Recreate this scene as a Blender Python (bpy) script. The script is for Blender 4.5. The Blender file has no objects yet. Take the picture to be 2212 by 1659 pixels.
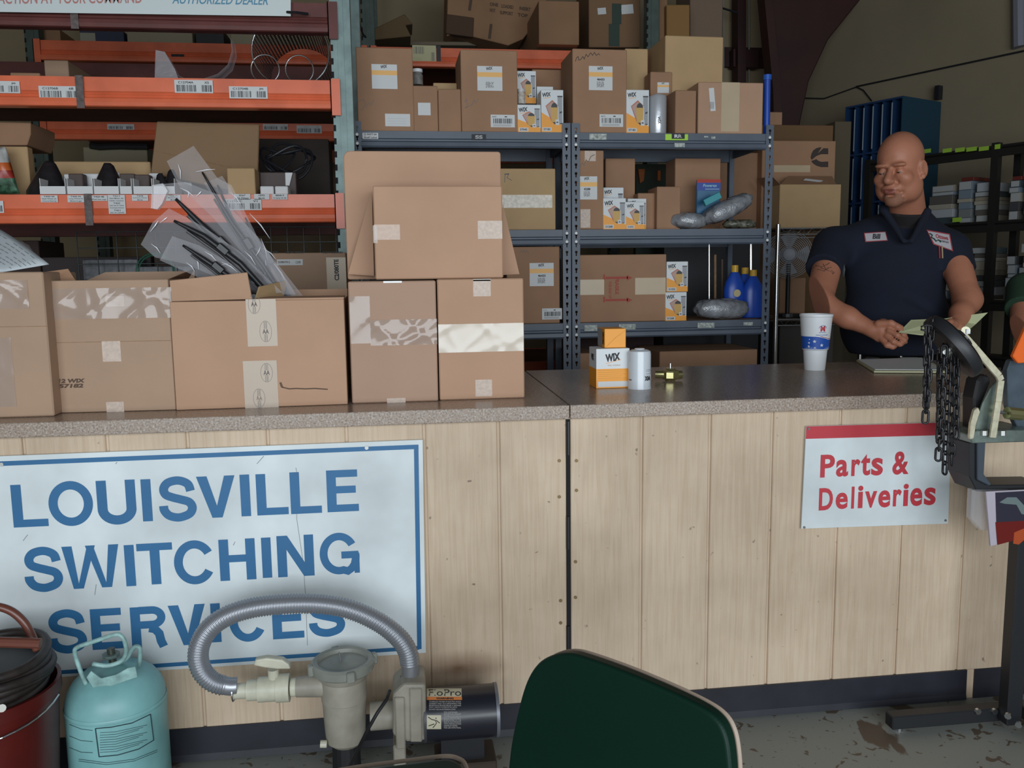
import bpy, math, random
import numpy as np
from mathutils import Vector, Matrix
random.seed(7)
PI = math.pi
sc = bpy.context.scene
COL = sc.collection
# ---------------------------------------------------------------- camera, world, light, exposure
EYE = 1.254                                  # camera height in metres
FPX = 1850.0                                 # focal length in pixels of the 2212x1659 frame
RC = Matrix.Rotation(math.radians(-7.211), 3, 'Z') @ Matrix.Rotation(math.radians(90 - 7.308), 3, 'X') @ Matrix.Rotation(math.radians(-0.728), 3, 'Z')
cam_data = bpy.data.cameras.new('camera')
cam_data.sensor_width = 36.0
cam_data.lens = FPX / 2212 * 36
cam_data.clip_start = 0.05
cam = bpy.data.objects.new('camera', cam_data)
COL.objects.link(cam)
cam.matrix_world = Matrix.Translation((0, 0, EYE)) @ RC.to_4x4()
sc.camera = cam

world = bpy.data.worlds.new('world')
world.use_nodes = True
world.node_tree.nodes['Background'].inputs[0].default_value = (0.80, 0.90, 1.0, 1)
world.node_tree.nodes['Background'].inputs[1].default_value = 0.16
sc.world = world

def area_light(name, loc, target, sx, sy, power, color):
    d = bpy.data.lights.new(name, 'AREA')
    d.shape = 'RECTANGLE'; d.size = sx; d.size_y = sy; d.energy = power; d.color = color
    o = bpy.data.objects.new(name, d); COL.objects.link(o)
    o.location = loc
    o.rotation_euler = (Vector(target) - Vector(loc)).to_track_quat('-Z', 'Y').to_euler()
    return o
# daylight through the open shop door behind the camera
area_light('door_daylight', (0.2, -2.9, 1.55), (0.2, 2.6, 1.1), 6.0, 2.4, 270, (0.86, 0.94, 1.0))
sc.view_settings.view_transform = 'Standard'
sc.view_settings.look = 'None'
sc.view_settings.gamma = 1
sc.view_settings.use_curve_mapping = False
sc.view_settings.exposure = 0.0

# ---------------------------------------------------------------- where a point of the photograph lies on a real plane
def ray(px, py): return RC @ Vector((px - 1106, 829.5 - py, -FPX))
def at(px, py, Y):
    d = ray(px, py); return Vector((0, 0, EYE)) + d * (Y / d.y)
def atz(px, py, z):
    d = ray(px, py); return Vector((0, 0, EYE)) + d * ((z - EYE) / d.z)

# ---------------------------------------------------------------- materials
MATS = {}
def mat(name, color, rough=0.6, metal=0.0, noise=0.0, scale=20.0, bump=0.0, bscale=60.0, alpha=1.0, spec=0.5, stretch=None, dirt=None, transm=0.0, coat=0.0, emit=0.0):
    if name in MATS: return MATS[name]
    m = bpy.data.materials.new(name); m.use_nodes = True
    nt = m.node_tree; b = nt.nodes['Principled BSDF']
    c = tuple(color) + (1,)
    b.inputs['Base Color'].default_value = c
    b.inputs['Roughness'].default_value = rough
    b.inputs['Metallic'].default_value = metal
    b.inputs['Specular IOR Level'].default_value = spec
    b.inputs['Alpha'].default_value = alpha
    b.inputs['Transmission Weight'].default_value = transm
    b.inputs['Coat Weight'].default_value = coat
    if emit:
        b.inputs['Emission Color'].default_value = c; b.inputs['Emission Strength'].default_value = emit
    if noise or bump:
        tc = nt.nodes.new('ShaderNodeTexCoord'); mp = nt.nodes.new('ShaderNodeMapping')
        nt.links.new(tc.outputs['Object'], mp.inputs['Vector'])
        if stretch: mp.inputs['Scale'].default_value = stretch
    if noise:
        n = nt.nodes.new('ShaderNodeTexNoise'); n.inputs['Scale'].default_value = scale; n.inputs['Detail'].default_value = 4
        nt.links.new(mp.outputs[0], n.inputs['Vector'])
        r = nt.nodes.new('ShaderNodeValToRGB')
        r.color_ramp.elements[0].position = 0.3; r.color_ramp.elements[1].position = 0.7
        lo = tuple(max(0, x * (1 - noise)) for x in color); hi = tuple(min(1, x * (1 + noise)) for x in color)
        if dirt: lo = dirt
        r.color_ramp.elements[0].color = lo + (1,); r.color_ramp.elements[1].color = hi + (1,)
        nt.links.new(n.outputs['Fac'], r.inputs['Fac']); nt.links.new(r.outputs[0], b.inputs['Base Color'])
    if bump:
        n2 = nt.nodes.new('ShaderNodeTexNoise'); n2.inputs['Scale'].default_value = bscale; n2.inputs['Detail'].default_value = 3
        nt.links.new(mp.outputs[0], n2.inputs['Vector'])
        bp = nt.nodes.new('ShaderNodeBump'); bp.inputs['Strength'].default_value = bump; bp.inputs['Distance'].default_value = 0.004
        nt.links.new(n2.outputs['Fac'], bp.inputs['Height']); nt.links.new(bp.outputs[0], b.inputs['Normal'])
    MATS[name] = m
    return m

CARD = mat('cardboard', (0.47, 0.28, 0.178), 0.75, noise=0.06, scale=5, bump=0.05, bscale=250)
CARDG = mat('cardboard grey tan', (0.40, 0.262, 0.175), 0.75, noise=0.06, scale=5, bump=0.05, bscale=250)
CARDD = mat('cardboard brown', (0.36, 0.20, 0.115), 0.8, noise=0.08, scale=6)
CARDY = mat('cardboard yellow tan', (0.50, 0.33, 0.17), 0.8, noise=0.06, scale=6)
CARDE = mat('cardboard edge', (0.26, 0.15, 0.08), 0.9, noise=0.2, scale=80)
TAPE = mat('clear tape', (0.62, 0.47, 0.38), 0.16, spec=0.6, bump=0.5, bscale=14, stretch=(0.5, 1, 4))
TAPEM = mat('matt tape', (0.56, 0.44, 0.36), 0.45, noise=0.12, scale=120)
TAPEB = mat('tan tape', (0.52, 0.40, 0.26), 0.35, noise=0.05, scale=8)
WHITE = mat('white paper', (0.72, 0.75, 0.76), 0.6)
PAPER = mat('label white', (0.66, 0.67, 0.67), 0.6)
INK = mat('black ink', (0.02, 0.02, 0.025), 0.6)
INKG = mat('grey ink', (0.18, 0.17, 0.17), 0.7)
INKB = mat('brown ink', (0.10, 0.06, 0.04), 0.8)
ORANGEP = mat('box orange', (0.90, 0.36, 0.03), 0.45)
ORANGEL = mat('label orange', (0.88, 0.48, 0.14), 0.5)
PINKP = mat('print pink', (0.50, 0.17, 0.11), 0.5)
YELP = mat('print mustard', (0.62, 0.37, 0.10), 0.5)
GREYP = mat('print grey', (0.33, 0.34, 0.36), 0.5)
DARKP = mat('print dark', (0.05, 0.045, 0.045), 0.5)
RED = mat('print red', (0.45, 0.045, 0.03), 0.6)
BLACK = mat('black rubber', (0.012, 0.012, 0.014), 0.5)
BLACKS = mat('black satin', (0.015, 0.016, 0.02), 0.35)
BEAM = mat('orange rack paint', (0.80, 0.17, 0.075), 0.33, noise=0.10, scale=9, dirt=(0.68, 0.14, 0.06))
BEAM_SHADE = mat('shaded orange rack paint', (0.13, 0.035, 0.03), 0.6, noise=0.2, scale=9)  # orange beams turned maroon, their shade painted into the colour
GALV_SHADE = mat('shaded green upright', (0.06, 0.09, 0.075), 0.55, noise=0.18, scale=18)  # darker copy of the upright green, rear rack dimness put into colour
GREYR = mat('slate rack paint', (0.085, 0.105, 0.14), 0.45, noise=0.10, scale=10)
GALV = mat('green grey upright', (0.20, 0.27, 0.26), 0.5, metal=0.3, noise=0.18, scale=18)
CHROME = mat('chrome', (0.62, 0.63, 0.65), 0.22, metal=1.0)
STEEL = mat('zinc steel', (0.50, 0.50, 0.48), 0.4, metal=0.8, noise=0.15, scale=25)
HOLE = mat('recess dark', (0.01, 0.01, 0.012), 0.9)

# ---------------------------------------------------------------- mesh helpers
ORG = {}
def tag(o, label=None, cat=None, group=None, kind=None):
    if label: o['label'] = label
    if cat: o['category'] = cat
    if group: o['group'] = group
    if kind: o['kind'] = kind
    return o
def empty(name, loc, label=None, cat=None, group=None):
    o = bpy.data.objects.new(name, None); COL.objects.link(o)
    o.empty_display_size = 0.05
    o.location = loc; ORG[o.name] = Vector(loc)
    return tag(o, label, cat, group)
def rot_z(a): return Matrix.Rotation(a, 3, 'Z')

class MB:
    def __init__(s): s.v = []; s.f = []; s.mi = []
    def add(s, vs, fs, mi=0):
        n = len(s.v); s.v += [tuple(v) for v in vs]
        s.f += [tuple(i + n for i in f) for f in fs]; s.mi += [mi] * len(fs)
        return s
    def box(s, c, d, R=None, mi=0):
        c = Vector(c); hx, hy, hz = d[0] / 2, d[1] / 2, d[2] / 2
        vs = []
        for z in (-hz, hz):
            for x, y in ((-hx, -hy), (hx, -hy), (hx, hy), (-hx, hy)):
                p = Vector((x, y, z)); vs.append(c + (R @ p if R else p))
        return s.add(vs, [(3, 2, 1, 0), (4, 5, 6, 7), (0, 1, 5, 4), (1, 2, 6, 5), (2, 3, 7, 6), (3, 0, 4, 7)], mi)
    def b2(s, x0, x1, y0, y1, z0, z1, mi=0): return s.box(((x0 + x1) / 2, (y0 + y1) / 2, (z0 + z1) / 2), (abs(x1 - x0), abs(y1 - y0), abs(z1 - z0)), None, mi)
    def prism(s, poly, n, mi=0):
        """polygon (3-D points) extruded by vector n"""
        n = Vector(n); k = len(poly); vs = [Vector(p) for p in poly] + [Vector(p) + n for p in poly]
        fs = [tuple(range(k - 1, -1, -1)), tuple(range(k, 2 * k))] + [(i, (i + 1) % k, (i + 1) % k + k, i + k) for i in range(k)]
        return s.add(vs, fs, mi)
    def tube(s, path, r, n=10, mi=0, cap=True, closed=False):
        path = [Vector(p) for p in path]; m = len(path)
        rs = r if isinstance(r, (list, tuple)) else [r] * m
        T = []
        for i in range(m):
            a = path[(i - 1) % m] if closed else path[max(i - 1, 0)]; b = path[(i + 1) % m] if closed else path[min(i + 1, m - 1)]
            t = (b - a); T.append(t.normalized() if t.length > 1e-9 else Vector((0, 0, 1)))
        up = Vector((0, 0, 1)) if abs(T[0].z) < 0.9 else Vector((1, 0, 0))
        N = (up - T[0] * up.dot(T[0])).normalized(); vs = []
        for i in range(m):
            N = (N - T[i] * N.dot(T[i])).normalized(); B = T[i].cross(N)
            for j in range(n):
                a = 2 * PI * j / n; vs.append(path[i] + (N * math.cos(a) + B * math.sin(a)) * rs[i])
        fs = []
        for i in range(m if closed else m - 1):
            i2 = (i + 1) % m
            for j in range(n): fs.append((i * n + j, i * n + (j + 1) % n, i2 * n + (j + 1) % n, i2 * n + j))
        if cap and not closed: fs += [tuple(range(n - 1, -1, -1)), tuple(range((m - 1) * n, m * n))]
        return s.add(vs, fs, mi)
    def lathe(s, prof, c, axis=(0, 0, 1), n=32, mi=0, a0=0, a1=2 * PI):
        """profile [(radius, height)] turned about an axis through c"""
        ax = Vector(axis).normalized(); q = ax.to_track_quat('Z', 'Y').to_matrix(); c = Vector(c); full = abs(a1 - a0 - 2 * PI) < 1e-6
        vs = []; m = n if full else n + 1
        for r, h in prof:
            for j in range(m):
                a = a0 + (a1 - a0) * j / n; vs.append(c + q @ Vector((r * math.cos(a), r * math.sin(a), h)))
        fs = []
        for i in range(len(prof) - 1):
            for j in range(n):
                j2 = (j + 1) % m if full else j + 1
                fs.append((i * m + j, i * m + j2, (i + 1) * m + j2, (i + 1) * m + j))
        return s.add(vs, fs, mi)
    def cyl(s, a, b, r, n=20, mi=0, r2=None):
        a = Vector(a); b = Vector(b); L = (b - a).length; r2 = r if r2 is None else r2
        return s.lathe([(1e-5, 0), (r, 0), (r2, L), (1e-5, L)], a, b - a, n, mi)
    def sheet(s, rows, t=0.0, mi=0):
        """grid of points (rows of equal length)"""
        m = len(rows[0]); vs = [p for r in rows for p in r]
        fs = [(i * m + j, i * m + j + 1, (i + 1) * m + j + 1, (i + 1) * m + j) for i in range(len(rows) - 1) for j in range(m - 1)]
        return s.add(vs, fs, mi)
    def build(s, name, mats, parent=None, label=None, cat=None, group=None, kind=None, smooth=False, bevel=0, seg=1, auto=None, origin=None, solid=0, sub=0):
        if not isinstance(mats, (list, tuple)): mats = [mats]
        if parent is not None: org = ORG[parent.name]
        elif origin is not None: org = Vector(origin)
        else:
            xs = [v[0] for v in s.v]; ys = [v[1] for v in s.v]; zs = [v[2] for v in s.v]
            org = Vector(((min(xs) + max(xs)) / 2, (min(ys) + max(ys)) / 2, min(zs)))
        me = bpy.data.meshes.new(name)
        me.from_pydata([(v[0] - org.x, v[1] - org.y, v[2] - org.z) for v in s.v], [], s.f)
        for m in mats: me.materials.append(m)
        if len(mats) > 1: me.polygons.foreach_set('material_index', s.mi)
        if smooth: me.polygons.foreach_set('use_smooth', [True] * len(me.polygons))
        me.update()
        o = bpy.data.objects.new(name, me); COL.objects.link(o); ORG[o.name] = org
        if smooth and auto is not None:
            me.set_sharp_from_angle(angle=math.radians(auto))
        if parent is not None: o.parent = parent
        else: o.location = org
        if solid:
            md = o.modifiers.new('solid', 'SOLIDIFY'); md.thickness = solid; md.offset = 0
        if bevel:
            md = o.modifiers.new('bevel', 'BEVEL'); md.width = bevel; md.segments = seg; md.limit_method = 'ANGLE'; md.angle_limit = math.radians(40)
        if sub:
            md = o.modifiers.new('sub', 'SUBSURF'); md.levels = sub; md.render_levels = sub
        return tag(o, label, cat, group, kind)

# ---------------------------------------------------------------- flat print: lettering and decals on a face
class Face:
    """a plane with origin o, unit axes u (right) and v (up), outward normal n"""
    def __init__(s, o, u=(1, 0, 0), v=(0, 0, 1)):
        s.o = Vector(o); s.u = Vector(u).normalized(); s.v = Vector(v).normalized(); s.n = s.u.cross(s.v).normalized()
    def hit(s, px, py):
        d = ray(px, py); e = Vector((0, 0, EYE)); t = (s.o - e).dot(s.n) / d.dot(s.n); p = e + d * t - s.o
        return (p.dot(s.u), p.dot(s.v))
    def P(s, a, b, h=0.0): return s.o + s.u * a + s.v * b + s.n * h
    def rect(s, px0, py0, px1, py1):
        my = (py0 + py1) / 2; mx = (px0 + px1) / 2
        return (s.hit(px0, my)[0], s.hit(mx, py1)[1], s.hit(px1, my)[0], s.hit(mx, py0)[1])

TCACHE = {}
def text_geo(st, bold=0.0, shear=0.0, spacing=1.0):
    key = (st, bold, shear, spacing)
    if key not in TCACHE:
        cu = bpy.data.curves.new('t', 'FONT'); cu.body = st; cu.size = 1; cu.offset = bold; cu.shear = shear; cu.resolution_u = 4; cu.space_character = spacing
        o = bpy.data.objects.new('t', cu); COL.objects.link(o)
        bpy.context.view_layer.update()
        me = bpy.data.meshes.new_from_object(o.evaluated_get(bpy.context.evaluated_depsgraph_get()))
        vs = [(v.co.x, v.co.y) for v in me.vertices]; fs = [tuple(p.vertices) for p in me.polygons]
        bpy.data.objects.remove(o); bpy.data.curves.remove(cu); bpy.data.meshes.remove(me)
        xs = [v[0] for v in vs] or [0, 1]; ys = [v[1] for v in vs] or [0, 1]
        TCACHE[key] = (vs, fs, min(xs), min(ys), max(xs), max(ys))
    return TCACHE[key]
def put_text(mb, face, st, rc, bold=0.0, shear=0.0, mi=0, h=0.0009, rot=0.0, spacing=1.0, quad=None, back=False):
    """lettering stretched into the rectangle rc=(u0,v0,u1,v1) of a face; quad = four (u,v) corners instead"""
    vs, fs, x0, y0, x1, y1 = text_geo(st, bold, shear, spacing)
    cr, sr = math.cos(rot), math.sin(rot); out = []
    for x, y in vs:
        a = (x - x0) / (x1 - x0); b = (y - y0) / (y1 - y0)
        if quad:
            (ax, ay), (bx, by), (cx, cy), (dx, dy) = quad      # bl br tr tl
            u = (1 - a) * (1 - b) * ax + a * (1 - b) * bx + a * b * cx + (1 - a) * b * dx
            v = (1 - a) * (1 - b) * ay + a * (1 - b) * by + a * b * cy + (1 - a) * b * dy
        else:
            u = rc[0] + a * (rc[2] - rc[0]); v = rc[1] + b * (rc[3] - rc[1])
            if rot:
                mu = (rc[0] + rc[2]) / 2; mv = (rc[1] + rc[3]) / 2
                u, v = mu + (u - mu) * cr - (v - mv) * sr, mv + (u - mu) * sr + (v - mv) * cr
        out.append(face.P(u, v, h))
    mb.add(out, fs, mi)
def put_quad(mb, face, rc, mi=0, h=0.0006):
    u0, v0, u1, v1 = rc
    mb.add([face.P(u0, v0, h), face.P(u1, v0, h), face.P(u1, v1, h), face.P(u0, v1, h)], [(0, 1, 2, 3)], mi)
def put_poly(mb, face, pts, mi=0, h=0.0006):
    mb.add([face.P(a, b, h) for a, b in pts], [tuple(range(len(pts)))], mi)
def sub_rc(rc, a0, b0, a1, b1):
    w = rc[2] - rc[0]; h = rc[3] - rc[1]
    return (rc[0] + a0 * w, rc[1] + b0 * h, rc[0] + a1 * w, rc[1] + b1 * h)
def plate(mb, face, rc, t=0.0008, mi=0, h0=0.0001, rot=0):
    u0, v0, u1, v1 = rc; pts = [(u0, v0), (u1, v0), (u1, v1), (u0, v1)]
    if rot:
        mu, mv = (u0 + u1) / 2, (v0 + v1) / 2; c, s_ = math.cos(rot), math.sin(rot)
        pts = [(mu + (u - mu) * c - (v - mv) * s_, mv + (u - mu) * s_ + (v - mv) * c) for u, v in pts]
    mb.prism([face.P(u, v, h0) for u, v in pts], face.n * t, mi)
def barcode(mb, face, rc, mi=0, h=0.0010, n=16, seed=0):
    rnd = random.Random(seed); x = 0
    tot = [rnd.choice((1, 1, 2, 3)) for _ in range(2 * n)]; T = sum(tot)
    for i, w in enumerate(tot):
        if i % 2 == 0: put_quad(mb, face, sub_rc(rc, x / T, 0, (x + w) / T, 1), mi, h)
        x += w
def scribble(mb, face, pts, w=0.0016, mi=0, h=0.0007):
    for (a, b), (c, d) in zip(pts, pts[1:]):
        L = math.hypot(c - a, d - b) or 1e-6; nx, ny = -(d - b) / L * w / 2, (c - a) / L * w / 2
        put_poly(mb, face, [(a - nx, b - ny), (c - nx, d - ny), (c + nx, d + ny), (a + nx, b + ny)], mi, h)

# ================================================================ the building
def wood_mat():
    m = bpy.data.materials.new('painted siding'); m.use_nodes = True; nt = m.node_tree; b = nt.nodes['Principled BSDF']; L = nt.links
    tc = nt.nodes.new('ShaderNodeTexCoord')
    mp = nt.nodes.new('ShaderNodeMapping'); mp.inputs['Scale'].default_value = (30, 30, 1.3); L.new(tc.outputs['Object'], mp.inputs['Vector'])
    g = nt.nodes.new('ShaderNodeTexNoise'); g.inputs['Scale'].default_value = 4; g.inputs['Detail'].default_value = 5; g.inputs['Distortion'].default_value = 0.6; L.new(mp.outputs[0], g.inputs['Vector'])
    r = nt.nodes.new('ShaderNodeValToRGB'); r.color_ramp.elements[0].position = 0.32; r.color_ramp.elements[1].position = 0.62
    r.color_ramp.elements[0].color = (0.57, 0.43, 0.30, 1); r.color_ramp.elements[1].color = (0.64, 0.50, 0.365, 1); L.new(g.outputs['Fac'], r.inputs['Fac'])
    n = nt.nodes.new('ShaderNodeTexNoise'); n.inputs['Scale'].default_value = 3.5; n.inputs['Detail'].default_value = 6; L.new(tc.outputs['Object'], n.inputs['Vector'])
    r2 = nt.nodes.new('ShaderNodeValToRGB'); r2.color_ramp.elements[0].position = 0.33; r2.color_ramp.elements[1].position = 0.6
    r2.color_ramp.elements[0].color = (0.80, 0.78, 0.76, 1); r2.color_ramp.elements[1].color = (1, 1, 1, 1); L.new(n.outputs['Fac'], r2.inputs['Fac'])
    n3 = nt.nodes.new('ShaderNodeTexNoise'); n3.inputs['Scale'].default_value = 38; n3.inputs['Detail'].default_value = 2; L.new(tc.outputs['Object'], n3.inputs['Vector'])
    r3 = nt.nodes.new('ShaderNodeValToRGB'); r3.color_ramp.elements[0].position = 0.24; r3.color_ramp.elements[1].position = 0.30
    r3.color_ramp.elements[0].color = (0.45, 0.43, 0.42, 1); r3.color_ramp.elements[1].color = (1, 1, 1, 1); L.new(n3.outputs['Fac'], r3.inputs['Fac'])
    m1 = nt.nodes.new('ShaderNodeMixRGB'); m1.blend_type = 'MULTIPLY'; m1.inputs[0].default_value = 1; L.new(r.outputs[0], m1.inputs[1]); L.new(r2.outputs[0], m1.inputs[2])
    m2 = nt.nodes.new('ShaderNodeMixRGB'); m2.blend_type = 'MULTIPLY'; m2.inputs[0].default_value = 1; L.new(m1.outputs[0], m2.inputs[1]); L.new(r3.outputs[0], m2.inputs[2])
    # brown rust stain left on the boards above the pump motor
    ms = nt.nodes.new('ShaderNodeMapping'); ms.vector_type = 'TEXTURE'; ms.inputs['Location'].default_value = (-0.075, -0.21, 0.205); ms.inputs['Scale'].default_value = (0.14, 0.3, 0.055); L.new(tc.outputs['Object'], ms.inputs['Vector'])
    nw = nt.nodes.new('ShaderNodeTexGradient'); nw.gradient_type = 'SPHERICAL'; L.new(ms.outputs[0], nw.inputs['Vector'])
    mm = nt.nodes.new('ShaderNodeMath'); mm.operation = 'MULTIPLY'; mm.use_clamp = True; L.new(nw.outputs['Fac'], mm.inputs[0]); L.new(n.outputs['Fac'], mm.inputs[1])
    m4 = nt.nodes.new('ShaderNodeMath'); m4.operation = 'MULTIPLY'; m4.use_clamp = True; m4.inputs[1].default_value = 2.2; L.new(mm.outputs[0], m4.inputs[0])
    m3 = nt.nodes.new('ShaderNodeMixRGB'); m3.inputs[2].default_value = (0.13, 0.06, 0.025, 1); L.new(m4.outputs[0], m3.inputs[0]); L.new(m2.outputs[0], m3.inputs[1])
    L.new(m3.outputs[0], b.inputs['Base Color']); b.inputs['Roughness'].default_value = 0.62
    bp = nt.nodes.new('ShaderNodeBump'); bp.inputs['Strength'].default_value = 0.45; bp.inputs['Distance'].default_value = 0.003; L.new(g.outputs['Fac'], bp.inputs['Height']); L.new(bp.outputs[0], b.inputs['Normal'])
    return m
def laminate_mat():
    m = bpy.data.materials.new('speckled laminate'); m.use_nodes = True; nt = m.node_tree; b = nt.nodes['Principled BSDF']; L = nt.links
    tc = nt.nodes.new('ShaderNodeTexCoord')
    n = nt.nodes.new('ShaderNodeTexNoise'); n.inputs['Scale'].default_value = 230; n.inputs['Detail'].default_value = 2; L.new(tc.outputs['Object'], n.inputs['Vector'])
    r = nt.nodes.new('ShaderNodeValToRGB'); e = r.color_ramp.elements; e[0].position = 0.34; e[0].color = (0.19, 0.145, 0.12, 1); e[1].position = 0.64; e[1].color = (0.46, 0.39, 0.34, 1)
    x = e.new(0.48); x.color = (0.36, 0.27, 0.205, 1); x = e.new(0.55); x.color = (0.31, 0.255, 0.215, 1); L.new(n.outputs['Fac'], r.inputs['Fac'])
    L.new(r.outputs[0], b.inputs['Base Color']); b.inputs['Roughness'].default_value = 0.24; b.inputs['Specular IOR Level'].default_value = 0.5
    return m
def floor_mat():
    m = bpy.data.materials.new('peeling grey floor paint'); m.use_nodes = True; nt = m.node_tree; b = nt.nodes['Principled BSDF']; L = nt.links
    tc = nt.nodes.new('ShaderNodeTexCoord')
    def ns(scale, det, dist=0):
        n = nt.nodes.new('ShaderNodeTexNoise'); n.inputs['Scale'].default_value = scale; n.inputs['Detail'].default_value = det; n.inputs['Distortion'].default_value = dist; L.new(tc.outputs['Object'], n.inputs['Vector']); return n
    def ramp(n, p0, p1):
        r = nt.nodes.new('ShaderNodeValToRGB'); r.color_ramp.elements[0].position = p0; r.color_ramp.elements[1].position = p1; L.new(n.outputs['Fac'], r.inputs['Fac']); return r
    big = ramp(ns(4.5, 5, 0.4), 0.60, 0.62); small = ramp(ns(24, 3, 1.2), 0.635, 0.65); dots = ramp(ns(70, 2), 0.70, 0.72)
    mx = nt.nodes.new('ShaderNodeMixRGB'); mx.blend_type = 'LIGHTEN'; mx.inputs[0].default_value = 1; L.new(big.outputs[0], mx.inputs[1]); L.new(small.outputs[0], mx.inputs[2])
    mx2 = nt.nodes.new('ShaderNodeMixRGB'); mx2.blend_type = 'LIGHTEN'; mx2.inputs[0].default_value = 1; L.new(mx.outputs[0], mx2.inputs[1]); L.new(dots.outputs[0], mx2.inputs[2])
    c = nt.nodes.new('ShaderNodeMixRGB'); c.inputs[1].default_value = (0.25, 0.26, 0.235, 1); c.inputs[2].default_value = (0.115, 0.085, 0.06, 1); L.new(mx2.outputs[0], c.inputs[0])
    L.new(c.outputs[0], b.inputs['Base Color']); b.inputs['Roughness'].default_value = 0.5
    return m
SIDING = wood_mat(); LAMINATE = laminate_mat(); FLOORM = floor_mat()
WALLM = mat('olive tan wall lining', (0.25, 0.205, 0.135), 0.9, noise=0.12, scale=1.2)
WALLB = mat('back wall lining', (0.30, 0.235, 0.145), 0.9, noise=0.12, scale=1.0)
ROOFM = mat('dark roof lining', (0.05, 0.04, 0.035), 0.9)
IRON = mat('red oxide steel', (0.035, 0.007, 0.006), 0.6, noise=0.3, scale=3)
VINYL = mat('black vinyl skirting', (0.017, 0.018, 0.026), 0.42, noise=0.3, scale=9)

def structure(name, mb, m, **k): return mb.build(name, m, kind='structure', **k)
structure('floor', MB().b2(-5, 7.5, -5, 6.9, -0.1, 0), FLOORM)
structure('wall_back', MB().b2(-5, 3.2, 6.8, 6.9, 0, 5.2), WALLB)
structure('wall_left', MB().b2(-5.1, -5, -1.5, 6.9, 0, 5.2), WALLB)
RWO = Vector((3.13, 6.8, 0)); RWD = Vector((0.4226, -0.9063, 0)); RWN = Vector((-0.9063, -0.4226, 0))
structure('wall_right', MB().prism([RWO - RWD * 0.15, RWO + RWD * 9, RWO + RWD * 9 - RWN * 0.1, RWO - RWD * 0.15 - RWN * 0.1], (0, 0, 5.2)), WALLM)
structure('ceiling', MB().b2(-5.1, 8, -1.5, 7, 5.2, 5.3), ROOFM)
# red steel portal frame in the far corner: column with haunch and rafter
f = Face((0, 6.2, 0))
def fp(px, py): a, b = f.hit(px, py); return f.P(a, b)
sf = empty('steel_portal_frame', at(1700, 260, 6.2) * 1.0, 'dark red tapered steel column and rafter in the far corner', 'column')
MB().prism([fp(1645, -60), fp(2000, -140), fp(1862, -5), fp(1790, 85), fp(1748, 175), fp(1728, 270), fp(1722, 900), fp(1688, 900), fp(1672, 200)], (0, 0.10, 0)).build('web', IRON, sf, bevel=0.01)
MB().prism([fp(1672, 200), fp(1690, 900), fp(1676, 900), fp(1655, 200), fp(1630, -60), fp(1645, -60)], (0, -0.12, 0)).build('flange', IRON, sf)
c2 = empty('steel_wind_post', at(1603, 200, 6.6), 'narrow dark red steel post against the back wall', 'column')
g = Face((0, 6.6, 0)); pw = [g.P(*g.hit(x, y)) for x, y in ((1594, -60), (1612, -60), (1612, 900), (1594, 900))]
MB().prism(pw, (0, 0.12, 0)).build('web', IRON, c2)
pw = [g.P(*g.hit(x, y)) for x, y in ((1590, 102), (1645, 104), (1645, 142), (1590, 140))]
MB().prism([p + Vector((0, .05, 0)) for p in pw], (0, 0.1, 0)).build('girt', IRON, c2)
g = Face((0, 6.74, 0)); pw = [g.P(*g.hit(x, y)) for x, y in ((1480, 100), (1700, 104), (1700, 146), (1480, 142))]
MB().prism(pw, (0, 0.05, 0)).build('wall_girt', IRON, label='dark red steel girt running across the back wall', cat='beam')
for i, x in enumerate((1563, 1618, 1663)):
    MB().tube([g.P(*g.hit(x, y)) for y in (-80, 60, 200)], 0.006, 6).build('wall_seam_strip', mat('grey strip', (0.3, 0.31, 0.28), 0.5), label='thin pale seam strip on the back wall, %s of three' % ('left', 'middle', 'right')[i], cat='strip')
MB().tube([at(1480, -30, 6.5), at(1530, 8, 6.5), at(1594, 28, 6.5)], 0.008, 6).build('brace_cable', BLACKS, label='dark brace cable slanting down to the narrow red post', cat='cable')
# cable sagging along the right-hand wall and a pale conduit near the frame's right edge
fw = Face(RWO + RWN * 0.015, RWD)
def wl(px, py): return fw.P(*fw.hit(px, py))
MB().tube([wl(1740, 212), wl(1780, 213), wl(1850, 188), wl(1865, 195), wl(1883, 218)], 0.005, 6).build('loose_cable', BLACKS, label='thin dark cable dropping to the blue pigeonhole cabinet', cat='cable')
MB().tube([wl(x, 184 - (x - 1850) * 0.213 + (3 if x % 3 else -1)) for x in range(1850, 2330, 30)], 0.006, 6).build('wall_cable', BLACKS, label='long dark cable running up along the right wall', cat='cable')
MB().tube([wl(2202, -80), wl(2203, 10), wl(2204, 102)], 0.045, 10).build('conduit', mat('pale conduit', (0.20, 0.20, 0.24), 0.5), label='pale vertical conduit on the wall at upper right', cat='pipe')
MB().box(wl(2031, 201) + RWN * 0.02, (0.03, 0.05, 0.09), rot_z(-1.1)).build('wall_box', BLACKS, label='small dark outlet box above the blue cabinet', cat='outlet')

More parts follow.
